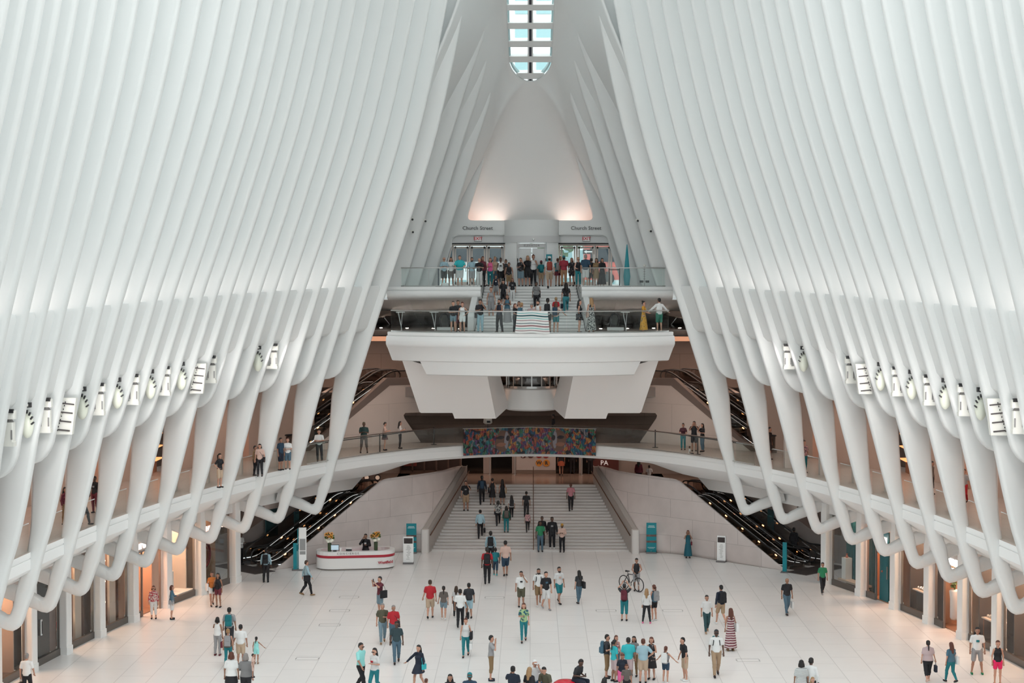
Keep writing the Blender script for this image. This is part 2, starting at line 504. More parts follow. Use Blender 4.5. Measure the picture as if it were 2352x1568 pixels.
o = b.obj('balcony_edge', WHITE2); auto_smooth(o, 35); tag(o, 'white curved fascia of the balcony and bridge around the hall', 'balcony edge', kind='structure')
b = MB(); rows = []
for k in range(81):
    th = lerp(R(-6), PI+R(6), k/80)
    cx, cy = math.cos(th), math.sin(th)
    rows.append([(cx*17.6, Y0+cy*47.7, ZB-.02), (cx*17.75, Y0+cy*47.85, ZB), (cx*24.5, Y0+cy*(55), ZB)])
b.grid(rows)
BALF = tile_mat('balcony_floor_stone', (.42, .38, .355), (.45, .41, .38), 1.2, 1.2, .012, .3, 'XY', .7)
o = b.obj('floor', BALF); tag(o, 'stone floor of the balcony and bridge', 'floor', kind='structure')

for s in (-1, 1):
    sd = 'left' if s < 0 else 'right'
    b = MB(); rows = []
    for k in range(25):
        y = -3.0+47.7*k/24; X = max(xe(y) if y > 2.4 else 0, 15.5)
        rows.append([(s*(X+2.2), y, 0), (s*(X+2.2), y, 4.3), (s*X, y, 4.5), (s*X, y, 6.7), (s*(X+1.5), y, 6.8), (s*(X+1.0), y, 9.2)]+[(s*(X-cinterp(z, GZ, GU)*.72+.3), y, z) for z in (9.5, 12, 14.4, 18, 22, 26, 31, 35)])
    b.grid(rows); o = b.obj('wall_near_'+sd, WHITE, smooth=True); tag(o, 'white near part of the %s hall wall beside the viewpoint' % sd, 'wall', kind='structure')
b = MB(); b.box((0, -3.2, 16), (38, .3, 37)); o = b.obj('wall_near_end', WHITE); tag(o, 'white end wall of the hall behind the viewpoint', 'wall', kind='structure')

# closed roof on both sides of the skylight towards the far end
for s in (-1, 1):
    b = MB(); rows = []
    for k in range(14):
        y = 58+26.6*k/13; zc = zcen(max(y, 84.0))+(0 if y > 84 else (84-y)*.12)
        xo = xe(y)-g(35, y)+1.3
        rows.append([(s*lerp(xo, 1.42, t), y, lerp(34.6, zc, t)) for t in (0, .25, .5, .75, 1)])
    b.grid(rows); o = b.obj('ceiling_near_'+('left' if s < 0 else 'right'), WHITE, smooth=True); tag(o, 'white roof surface %s of the skylight' % ('left' if s < 0 else 'right'), 'ceiling', kind='structure')

for s in (-1, 1):
    b = MB(); rows = []
    for k in range(41):
        y = 44.0+44.6*k/40
        rows.append([(s*(xe(y)-g(z, y)+1.44), y, z) for z in [zled(y)+.05]+[16+1.9*j for j in range(11)]])
    b.grid(rows); o = b.obj('window_2' if s < 0 else 'window_3', glass_mat('rib_glazing', (.32, .345, .345), .05, flat=True), smooth=True)  # unseen glazing; its dark tint is added to dim daylight on the ribs
    tag(o, 'tall glazing tinted to dim daylight between the ribs of the %s wall' % ('left' if s < 0 else 'right'), 'window', kind='structure')
# ================================================================== upper street-level platform
STEPM = mat('pale_step_stone', (.66, .63, .61), .45, noise=.05, nscale=2)
BROWNF = mat('brown_polished_floor', (.26, .21, .185), .22, noise=.1, nscale=1)
BROWNW = tile_mat('brown_wall_panels', (.30, .225, .19), (.33, .25, .21), 2.6, 1.5, .015, .5, 'XZ', .7, rnd=.05)
WARM = (1.0, .62, .36)
def slab_wing(x0, x1, name, label):
    b = MB(); rows = []
    prof = [(99.5, ZU), (93.0, ZU), (92.98, ZU-.15), (93.05, ZU-.16), (93.05, ZU-.20), (92.9, ZU-.24), (92.86, ZU-.40), (92.95, ZU-.56), (93.25, ZU-.66), (98.5, 13.1), (104, 12.35), (104, 13.5), (99.5, 13.5)]
    for x in (x0, x1): rows.append([(x, y, z) for y, z in prof])
    b.grid(rows, close=True); n = len(prof)
    b.f += [list(range(n)), list(range(n, 2*n))]; b.m += [0, 0]
    o = b.obj(name, mats=[WHITE2]); auto_smooth(o, 50)
    return tag(o, label, 'platform', kind='structure')
slab_wing(-7.75, -2.68, 'street_platform', 'white slab of the upper platform left of the stair')
slab_wing(2.78, 7.7, 'street_platform', 'white slab of the upper platform right of the stair')
b = MB(); b.box((0, 100.6, ZU-.3), (15.4, 8.2, .6)); o = b.obj('floor', WHITE2)
tag(o, 'pale floor in front of the street doors', 'floor', kind='structure')
# grey inclined panels are the soffit of the wings (own pieces so the joints show)
for s in (-1, 1):
    b = MB()
    for k in range(4):
        x0 = s*(2.8+k*1.9); x1 = s*(2.8+k*1.9+1.88)
        b.ext([(x0, 93.6, 13.93), (x1, 93.6, 13.93), (x1, 98.6, 12.99), (x0, 98.6, 12.99)], (0, 0, .03))
        b.ext([(x0, 98.65, 12.98), (x1, 98.65, 12.98), (x1, 104, 12.28), (x0, 104, 12.28)], (0, 0, .03))
    o = b.obj('soffit_panels', SOFFIT); tag(o, 'grey soffit panels under the upper platform, %s of the stair' % ('left' if s < 0 else 'right'), 'soffit', kind='structure')
# short white stair between the platforms
b = MB(); n = 15
for k in range(n):
    z1 = ZU-(k+1)*(ZU-ZP)/n; y1 = 96.4-k*.325; hw = lerp(2.55, 2.95, k/n)
    b.cur = 0
    b.box((0, (y1-.325+97)/2, z1+(ZU-ZP)/n/2-.0), (2*hw, 97-(y1-.325), (ZU-ZP)/n-.012))
    b.cur = 1
    b.box((0, y1-.325+.02, z1+(ZU-ZP)/n-.01), (2*hw, .05, .02))
STAIRW = mat('white_stair_stone', (.74, .74, .73), .45)
NOSE = mat('stair_nosing', (.45, .45, .45), .5)
o = b.obj('floor_stair', mats=[STAIRW, NOSE]); tag(o, 'white stair joining the two viewing platforms', 'stair', kind='structure')
for s in (-1, 1):
    b = MB()
    def pp(y, z, x): return (s*x, y, z)
    a = [pp(96.9, ZU+.98, 2.56), pp(96.2, ZU+.98, 2.58), pp(91.15, ZP+.95, 2.98), pp(91.05, ZP+.8, 2.99), pp(91.05, ZP, 3.0), pp(96.9, ZP, 2.56)]
    w = .17*s
    a2 = [(x+w*2, y, z) for x, y, z in a]
    n_ = len(a)
    b.add(a+a2, [tuple(range(n_))[::-1], tuple(range(n_, 2*n_))]+[(i, (i+1) % n_, n_+(i+1) % n_, n_+i) for i in range(n_)])
    o = b.obj('stair_parapet', WHITE); bv = o.modifiers.new('b', 'BEVEL'); bv.width = .05; bv.segments = 2
    sd = 'left' if s < 0 else 'right'
    tag(o, 'white slanting parapet along the %s side of the upper stair' % sd, 'parapet', kind='structure')
    b = MB(); b.tube([pp(96.9, ZU+.9, 2.46), pp(96.2, ZU+.9, 2.48), pp(91.3, ZP+.88, 2.88)], .022)
    for t in (0.05, .5, .95):
        y = lerp(96.2, 91.3, t); z = lerp(ZU+.9, ZP+.88, t); x = lerp(2.48, 2.88, t)
        b.tube([pp(y, z, x), pp(y, z-.06, x+.12)], .012, 6)
    o = b.obj('handrail', CHROME); tag(o, 'steel handrail on the %s parapet of the upper stair' % sd, 'handrail')
# glass rails of the upper platform
def glass_rail(name, pts, z, h, label, railm=CHROME, post=True, r=.03, gap=.03, g2=None, npost=None):
    root = empty(name, (pts[0][0], pts[0][1], z), 0, label, 'railing')
    off = Vector((pts[0][0], pts[0][1], z))
    L = lambda p, zz: Vector((p[0], p[1], zz))-off
    for i in range(len(pts)-1):
        a = Vector((pts[i][0], pts[i][1], 0)); c = Vector((pts[i+1][0], pts[i+1][1], 0))
        d = (c-a).normalized(); nrm = Vector((-d.y, d.x, 0))*.012
        a2 = a+d*gap/2; c2 = c-d*gap/2
        b = MB(); b.ext([L(a2-nrm, z), L(c2-nrm, z), L(c2+nrm, z), L(a2+nrm, z)], (0, 0, h-.02))
        b.obj('glass_panel', GLASS, root)
    b = MB(); b.tube([L(p, z+h) for p in pts], r); b.obj('top_rail', railm, root, smooth=True)
    if post:
        b = MB(); b.tube([L(p, z+.04) for p in pts], .03, 6); b.obj('base_channel', CHROME, root)
    return root
glass_rail('glass_railing', [(-7.05, 93.3), (-6.85, 93.12), (-5.5, 93.12), (-4.2, 93.12), (-2.72, 93.12)], ZU, 1.02, 'clear glass railing of the upper platform, left of the stair')
glass_rail('glass_railing', [(2.8, 93.12), (4.3, 93.12), (5.8, 93.12), (7.15, 93.12), (7.3, 93.25)], ZU, 1.02, 'clear glass railing of the upper platform, right of the stair')
# ================================================================== lower platform
def yf(x): return 87.55+2.65*(abs(x)/7.5)**2
b = MB(); rings = []
for z, hw, dy in ((ZP, 7.5, 0), (ZP-.17, 7.5, 0), (ZP-.175, 7.49, .05), (ZP-.2, 7.49, .05), (ZP-.205, 7.55, -.04), (ZP-.4, 7.58, -.12), (ZP-.62, 7.58, -.13), (ZP-.75, 7.54, -.05), (ZP-.85, 7.5, .1), (10.82, 7.28, .35), (10.78, 7.2, .45), (10.78, 5.75, .45), (10.1, 5.42, .75), (10.06, 5.38, .85)):
    ring = []
    for k in range(25):
        x = hw*(-1+k/12); ring.append((x, yf(x)+dy, z))
    ring += [(hw, 101, z), (-hw, 101, z)]
    rings.append(ring)
n = 27
b.grid(rings, close=True); b.f += [list(range(n)), list(range((len(rings)-1)*n, len(rings)*n))]; b.m += [0, 0]
o = b.obj('viewing_platform', WHITE2); auto_smooth(o, 42); tag(o, 'white cantilevered viewing platform below the upper stair', 'platform', kind='structure')
b = MB(); b.add([(-7.3, 90.6, ZP+.012), (7.3, 90.6, ZP+.012), (12.5, 97, ZP+.012), (12.5, 105, ZP+.012), (-12.5, 105, ZP+.012), (-12.5, 97, ZP+.012)], [(0, 1, 2, 3, 4, 5)])
o = b.obj('floor', BROWNF); tag(o, 'brown polished floor at the back of the viewing platform', 'floor', kind='structure')
P = [(-7.38, 91.6)] + [(x, yf(x)+.12) for x in (-7.3, -5.5, -3.7, -1.85, 0, 1.85, 3.7, 5.5, 7.25)] + [(7.33, 91.6)]
glass_rail('glass_railing', P, ZP, 1.12, 'long curved glass railing along the front of the lower viewing platform')
# piers
for s in (-1, 1):
    sd = 'left' if s < 0 else 'right'
    F0 = [(922, 822), (963, 945), (967, 948), (1039, 948), (1041, 952), (1044, 961), (1139, 961), (1117, 850), (1000, 845)]
    def yy(py): return lerp(90.2, 92.6, (py-822)/139)
    front = [aty(px, py, yy(py)) for px, py in F0]
    back = [p+Vector((0.0, 10.5, 0.9)) for p in front]
    back[6] = front[6]+Vector((.65, 3.9, .35)); back[7] = front[7]+Vector((.45, 3.9, .3))
    if s > 0:
        front = [Vector((-p.x, p.y, p.z)) for p in front]; back = [Vector((-p.x, p.y, p.z)) for p in back]
    b = MB(); n = len(front)
    b.add(front+back, [tuple(range(n))]+[(i, (i+1) % n, n+(i+1) % n, n+i) for i in range(n)])
    o = b.obj('pier', mat('white_pier_paint', (.84, .81, .79), .5)); tag(o, 'white inclined pier under the %s half of the viewing platform' % sd, 'pier', kind='structure')
# elevator drum between the piers
b = MB(); b.lathe([(1.35, -.1), (1.62, .0), (1.66, .45), (1.62, 1.1), (1.55, 1.15)], (.08, 97.2, 7.78), 40); b.box((-1.72, 97.0, 8.4), (.28, 1.0, 1.15)); b.box((1.85, 97.0, 8.4), (.28, 1.0, 1.15)); b.box((.05, 98.6, 8.4), (4.2, 1.6, 1.15))
o = b.obj('elevator_drum', WHITE2); auto_smooth(o, 40); tag(o, 'white rounded drum at the foot of the glass elevator', 'elevator base', kind='structure')
root = empty('glass_elevator', (.08, 97.2, 8.93), 0, 'round glass elevator shaft between the two white piers', 'elevator')
b = MB(); b.lathe([(1.4, 0), (1.4, 1.1)], (0, 0, 0), 32); b.obj('shaft_glass', glass_mat('dark_shaft_glass', (.35, .34, .34), .2), root, smooth=True)
b = MB()
for k in range(16):
    a = 2*PI*k/16; b.box((1.42*math.cos(a), 1.42*math.sin(a), .55), (.06, .06, 1.1), a)
b.obj('mullion', CHROME, root)
b = MB(); b.lathe([(1.44, 0), (1.44, .14)], (0, 0, 0), 32); b.obj('sill_ring', CHROME, root)
b = MB(); b.rbox((0, 0, .7), (1.5, 1.3, 1.2), .1); b.obj('car', mat('elevator_car_grey', (.1, .09, .09), .3, .5), root)
# ================================================================== door wall and elevator core
YD = 101.0
LINT = mat('grey_lintel', (.62, .62, .62), .5)
for s in (-1, 1):
    sd = 'left' if s < 0 else 'right'
    b = MB(); zt = aty(1100, 540, 98.7).z; zb_ = aty(1100, 557, 98.7).z
    b.prism([(s*1.4, 98.5), (s*4.55, 98.5), (s*4.75, 98.7), (s*4.95, 101.2), (s*1.4, 101.2)][::s], zb_, zt+.25)
    o = b.obj('wall_lintel', LINT); tag(o, 'grey lintel over the street doors, %s of the elevator' % sd, 'lintel', kind='structure')
    b = MB(); b.box((s*3.1, 99.0, zb_-.05), (3.4, .2, .07)); o = b.obj('trim_3', BLACKP); tag(o, 'dark strip under the lintel', 'trim', kind='structure')  # thin black strip along the lintel underside
zt = aty(1218, 505, 97.3).z
root = empty('elevator_core', (0.08, 98.4, ZU), 0, 'white rounded elevator housing between the street doors', 'elevator', kind=None)
def core(r0, z0, z1, name, m, dep=0):
    b = MB(); pts = []
    for k in range(17):
        a = PI*k/16; pts.append((1.56*r0*math.cos(a), -math.sin(a)*1.0*r0))
    pts += [(-1.56*r0, 2.4), (1.56*r0, 2.4)]
    b.prism(pts[::-1], z0-ZU, z1-ZU); o = b.obj(name, m, root); auto_smooth(o, 40); return o
zh = aty(1218, 541, 97.4).z; zl2 = aty(1218, 556, 97.4).z
core(1.0, zh, zt+.02, 'housing', WHITE); core(1.04, zl2, zh, 'band', LINT)
b = MB()
for s in (-1, 1):
    pts = []
    for k in range(9):
        a = PI*k/16*.62; pts.append((s*1.52*math.cos(a), -math.sin(a)*.96))
    pts += [(s*.72, 2.3), (s*1.52, 2.3)]
    b.prism(pts if s < 0 else pts[::-1], 0, zl2-ZU)
o = b.obj('housing_side', WHITE2, root); auto_smooth(o, 40)
b = MB(); b.box((-.36, -.62, 1.08), (.66, .05, 2.16)); b.obj('door', mat('elevator_steel', (.42, .42, .42), .35, .7), root)
b = MB(); b.box((.36, -.62, 1.08), (.66, .05, 2.16)); b.obj('door', MATS['elevator_steel'], root)
b = MB(); b.box((-.74, -.7, 1.1), (.09, .2, 2.2)); b.box((.74, -.7, 1.1), (.09, .2, 2.2)); b.box((0, -.7, 2.3), (1.57, .2, .24)); b.obj('door_frame', mat('elevator_frame', (.5, .5, .5), .5, .2), root)
b = MB(); b.box((0, -.64, 1.08), (.02, .06, 2.16)); b.obj('door_gap', BLACKP, root)
t = text_mesh('ELEVATOR', .16, mat('sign_grey_text', (.12, .12, .12), .6), 'lettering', root, .004, sp=1.25); t.location = (0, -.805, 2.3); t.rotation_euler = (PI/2, 0, 0)
b = MB(); b.ball((0.1, -1.06, zh-ZU-.22), .07); b.obj('dome_camera', WHITE, root, smooth=True)
for s in (-1, 1):
    b = MB(); b.box((s*.80, -.82, 1.5), (.06, .03, .16)); b.obj('call_panel', BLACKP, root)
# Church Street lettering, EXIT signs
DK = mat('dark_lettering', (.05, .05, .05), .6)
for cx in (1097, 1346):
    p = aty(cx, 524, YF); s = 'left' if cx < 1218 else 'right'
    o = text_mesh('Church Street', .30, DK, 'lettering', None, .01); o.location = (p.x, YF-.02, p.z); o.rotation_euler = (PI/2, 0, 0)
    tag(o, 'dark Church Street lettering above the %s street doors' % s, 'lettering')
    p = aty(cx+1, 548, 98.4)
    r_ = empty('exit_sign', (p.x, 98.44, p.z), 0, 'red and white exit sign above the %s street doors' % s, 'sign')
    b = MB(); b.box((0, 0, 0), (.44, .08, .31)); b.obj('case', mat('sign_case_grey', (.2, .2, .2), .5), r_)
    b = MB(); b.box((0, -.045, 0), (.39, .012, .26)); b.obj('face', mat('sign_white', (.8, .8, .8), .5), r_)
    t = text_mesh('EXIT', .235, mat('exit_red', (.55, .02, .04), .5), 'lettering', r_, .004, bold=.006); t.location = (0, -.055, 0); t.rotation_euler = (PI/2, 0, 0)
# street doors
DFR = mat('door_frame_steel', (.5, .44, .40), .35, .7)
DG = glass_mat('door_glass', (.9, .95, .95), .08)
zd = aty(1218, 560, YD).z
def door_bank(s, cuts, label):
    root = empty('door_1' if s < 0 else 'door_2', (0, YD, ZU), 0, label, 'doors', kind='structure')
    b = MB()
    h = zd-ZU
    xs = [aty(c, 600, YD).x for c in cuts]
    for x in xs: b.box((x, 0, h/2), (.11, .16, h))
    b.box(((xs[0]+xs[-1])/2, 0, h-.06), (abs(xs[-1]-xs[0]), .18, .12)); b.box(((xs[0]+xs[-1])/2, 0, .04), (abs(xs[-1]-xs[0]), .16, .08))
    xo = xs[0] if s < 0 else xs[-1]
    b.ext([(xo, -.08, h), (xo+s*.06, -.08, h), (xo+s*.75, -.08, 0), (xo+s*.65, -.08, 0)], (0, .16, 0))
    b.obj('door_frame', DFR, root)
    for i in range(len(xs)-1):
        x0, x1 = xs[i]+.08, xs[i+1]-.08
        b = MB(); b.box(((x0+x1)/2, .02, h/2), (x1-x0, .02, h-.2)); b.obj('glass_pane', DG, root)
        b = MB()
        for x in (x0+.05, x1-.05): b.box((x, -.02, h/2-.03), (.09, .06, h-.22))
        b.box(((x0+x1)/2, -.02, h-.22), (x1-x0, .06, .1)); b.box(((x0+x1)/2, -.02, .16), (x1-x0, .06, .16))
        lf = b.obj('door_leaf', DFR, root)
        b = MB(); b.tube([(x1-.16, -.05, .85), (x1-.16, -.12, .9), (x1-.16, -.12, 1.35), (x1-.16, -.05, 1.4)], .018, 6); b.obj('pull_handle', CHROME, lf)
    b = MB(); b.ext([(xo, .02, h-.1), (xo+s*.65, .02, .08), (xo, .02, .08)], (0, .02, 0)); b.obj('glass_pane', DG, root)
door_bank(-1, (1041, 1079, 1118, 1158), 'steel framed glass street doors left of the elevator')
door_bank(1, (1285, 1325, 1367, 1404), 'steel framed glass street doors right of the elevator')
# ------------------------------------------------------------------ street outside
b = MB(); b.box((0, 116, ZU-.32), (60, 28, .6)); o = b.obj('street_pavement', mat('street_grey', (.35, .35, .35), .8)); tag(o, 'grey street pavement beyond the doors', 'street', kind='structure')
b = MB(); b.cur = 0; b.box((0, 131, 28), (64, 2, 32))
b.cur = 1
for i in range(40):
    for k in range(14):
        b.box((-31+i*1.6, 129.95, 14.5+k*2.1), (1.1, .12, 1.2))
o = b.obj('street_building', mats=[mat('facade_stone', (.62, .66, .67), .7), mat('facade_window', (.22, .36, .38), .3)]); tag(o, 'pale office building across the street, seen through the doors', 'building', kind='structure')
def bus(x, y, m, label):
    r_ = empty('city_bus', (x, y, ZU-.02), 0, label, 'bus')
    b = MB(); b.rbox((0, 0, 1.65), (9, 2.4, 2.6), .3); b.obj('body', m, r_)
    b = MB(); b.box((0, -1.22, 2.0), (8.2, .04, .95)); b.obj('window_band', mat('bus_window', (.02, .03, .04), .1), r_)
    for wx in (-3, 3):
        b = MB(); b.tube([(wx, -1.25, .45), (wx, -1.0, .45)], .45, 16); b.obj('wheel', BLACK, r_)
bus(-5.2, 112, mat('bus_white', (.75, .77, .78), .3), 'white bus passing in the street behind the left doors')
bus(8.0, 113, mat('bus_red', (.5, .12, .1), .3), 'red bus passing in the street behind the right doors')
rnd = random.Random(4)
for i, (x, y) in enumerate(((-3.3, 121), (6.8, 122), (1.8, 124))):
    r_ = empty('street_tree', (x, y, ZU), 0, ['leafy street tree behind the left doors', 'leafy street tree behind the rightmost door', 'leafy street tree behind the doors beside the elevator'][i], 'tree', 'street trees')
    b = MB(); b.tube([(0, 0, 0), (.1, 0, 1.5), (0, .1, 3)], [.16, .12, .08]); b.obj('trunk', mat('bark', (.1, .07, .05), .9), r_)
    b = MB()
    for k in range(160):
        v = Vector((rnd.gauss(0, .9), rnd.gauss(0, .9), 3+rnd.gauss(0, .8)))
        b.box(v, (.35, .3, .03), rnd.random()*6, rnd.random()*3)
    b.obj('crown', mat('leaf_green', (.09, .18, .08), .7), r_)
# one-way arrow sign
r_ = empty('one_way_sign', (aty(1352, 578, 104).x, 104, ZU), 0, 'black one-way street sign with white arrow, right doors', 'sign')
b = MB(); b.tube([(.35, .05, 0), (.35, .05, 2.6)], .03); b.obj('post', CHROME, r_)
b = MB(); zz = aty(1352, 578, 104).z-ZU; b.box((0, 0, zz), (.7, .03, .28)); b.obj('panel', BLACKP, r_)
b = MB(); b.ext([(-.3, -.02, zz), (-.12, -.02, zz+.1), (-.12, -.02, zz+.04), (.28, -.02, zz+.04), (.28, -.02, zz-.04), (-.12, -.02, zz-.04), (-.12, -.02, zz-.1)], (0, -.01, 0)); b.obj('arrow', WHITE, r_)
# ================================================================== middle level behind the piers
ZM = 8.9
b = MB(); b.box((0, 102.7, ZM-.28), (15.6, 9.6, .56)); o = b.obj('floor', BROWNF); tag(o, 'brown floor of the middle level behind the piers', 'floor', kind='structure')
b = MB(); b.box((0, 104.9, 10.3), (34, .4, 3.7)); o = b.obj('wall_back', BROWNW); tag(o, 'brown stone wall at the back of the middle level', 'wall', kind='structure')
for s in (-1, 1):
    b = MB(); b.box((s*11.5, 100.9, 12.05), (8.0, 9, .5)); o = b.obj('ceiling_slab', BROWNW); tag(o, 'brown slab beside the viewing platform, %s' % ('left' if s < 0 else 'right'), 'slab', kind='structure')
    r_ = empty('lit_fascia_glow', (s*10.4, 96.32, 11.72), 0, 'glowing strip imitating lamplight on the slab edge, %s of the viewing platform' % ('left' if s < 0 else 'right'), 'light')
    b = MB(); b.box((0, 0, 0), (5.6, .1, .26)); b.obj('glow_strip', mat('fascia_glow', (.8, .45, .3), .5, emit=(1, .45, .25), es=.38), r_)  # emission imitates warm lamplight falling on the slab fascia
    b = MB(); b.box((0, .05, .16), (5.7, .12, .05)); b.obj('housing', DARKMET, r_)
    # side closing walls behind the escalators
    b = MB(); b.box((s*17, 100, 7), (.4, 16, 16)); o = b.obj('wall_side_'+('left' if s < 0 else 'right'), BROWNW); tag(o, 'brown side wall behind the %s escalators' % ('left' if s < 0 else 'right'), 'wall', kind='structure')
# diagonal enclosure walls on the bridge level
D = Vector((.746, .666, 0)); Nn = Vector((-.666, .746, 0)); W0 = Vector((-10.6, 94.8, 0))
def onwall(px, py, s=-1):
    """point of the diagonal bridge wall seen at the pixel (left side)"""
    d = ray(px, py); o_ = Vector((0, 0, CAMZ))
    t = (W0-o_).dot(Nn)/d.dot(Nn); return o_+d*t
for s in (-1, 1):
    sd = 'left' if s < 0 else 'right'
    P = [onwall(*q) for q in ((690, 1060), (797, 966), (894, 885), (1010, 881), (1060, 900), (1010, 940), (965, 947), (931, 948), (927, 953), (929, 960))]
    e = onwall(966, 1009); e.z = ZB; st = onwall(690, 1045); st.z = ZB
    P = [st] + P[1:] + [e]
    if s > 0: P = [Vector((-p.x, p.y, p.z)) for p in P]
    nrm = Vector((Nn.x*(1 if s < 0 else -1), Nn.y, 0))*.3
    b = MB(); b.ext(P, nrm); o = b.obj('wall_bridge_'+sd, tile_mat('bridge_wall_stone', (.60, .54, .50), (.62, .56, .52), 3.2, 1.6, .01, .5, 'XZ', .75, rnd=.04))
    tag(o, 'beige stone wall enclosing the upper %s escalators' % sd, 'wall', kind='structure')
    # coping
    Q = [onwall(*q) for q in ((690, 1052), (797, 966), (894, 885), (1010, 881), (1010, 866), (888, 868), (785, 962), (680, 1048))]
    if s > 0: Q = [Vector((-p.x, p.y, p.z)) for p in Q]
    b = MB(); b.ext([p-nrm*.15 for p in Q], nrm*1.2); o = b.obj('trim_4', mat('brown_coping', (.17, .135, .12), .4)); tag(o, 'brown coping band along the upper %s escalators' % sd, 'coping', kind='structure')
# deep passage behind the bridge
b = MB(); b.box((0, 108, ZB-.05), (24, 20, .1)); o = b.obj('floor', mat('passage_floor', (.13, .105, .09), .18)); tag(o, 'dark polished floor of the passage behind the bridge', 'floor', kind='structure')
b = MB(); b.box((0, 117.5, 7), (26, .4, 3.2)); o = b.obj('wall_passage', BROWNW); tag(o, 'brown wall at the end of the passage', 'wall', kind='structure')
b = MB(); b.box((0, 108, 8.5), (24, 19, .1)); o = b.obj('ceiling_passage', mat('passage_ceiling', (.3, .26, .24), .6)); tag(o, 'ceiling of the passage behind the bridge', 'ceiling', kind='structure')
DLG = mat('downlight_glow', (1, .8, .6), .5, emit=(1, .62, .38), es=14)
def downlight(p, r_=.09, group='downlights in the passage ceiling', label='small round downlight in the passage ceiling'):
    r0 = empty('downlight', p, 0, label, 'light', group)
    b = MB(); b.lathe([(r_*1.25, 0), (r_*1.25, .03)], (0, 0, 0), 14); b.obj('trim_ring', CHROME, r0)
    b = MB(); b.lathe([(r_, -.012), (r_, .0)], (0, 0, 0), 14); b.obj('lens', DLG, r0)
for x in (-4.6, -2.4, 2.4, 4.6):
    for y in (103, 108): downlight((x, y, 8.43))
# ================================================================== landing, big stair, marble walls
b = MB(); b.box((0, 105, ZL-.15), (16.4, 6.7, .3)); b.box((-12, 103, ZL-.15), (9, 8, .3)); b.box((12, 103, ZL-.15), (9, 8, .3))
o = b.obj('floor', mat('landing_stone', (.30, .225, .185), .2)); tag(o, 'brown polished landing at the head of the big stair', 'floor', kind='structure')
b = MB(); n = 22; YS0, YS1 = 94.75, 101.7
for k in range(n):
    y = lerp(YS0, YS1, k/n); z = (k+1)*ZL/n; hw = lerp(5.75, 3.8, (y-94.5)/7.2)
    yb = YS1+.2
    b.cur = 0; b.box((0, (y+.05+yb)/2, z-ZL/n/2-.008), (2*hw, yb-y-.05, ZL/n-.016))
    b.cur = 1; b.box((0, (y+yb)/2, z-.008), (2*hw, yb-y, .016))  # treads coloured darker to imitate their reflection of the dark ceiling
o = b.obj('floor_stair', mats=[STEPM, mat('darkened_tread_stone', (.50, .47, .45), .4)]); tag(o, 'wide pale stone stair rising to the landing', 'stair', kind='structure')
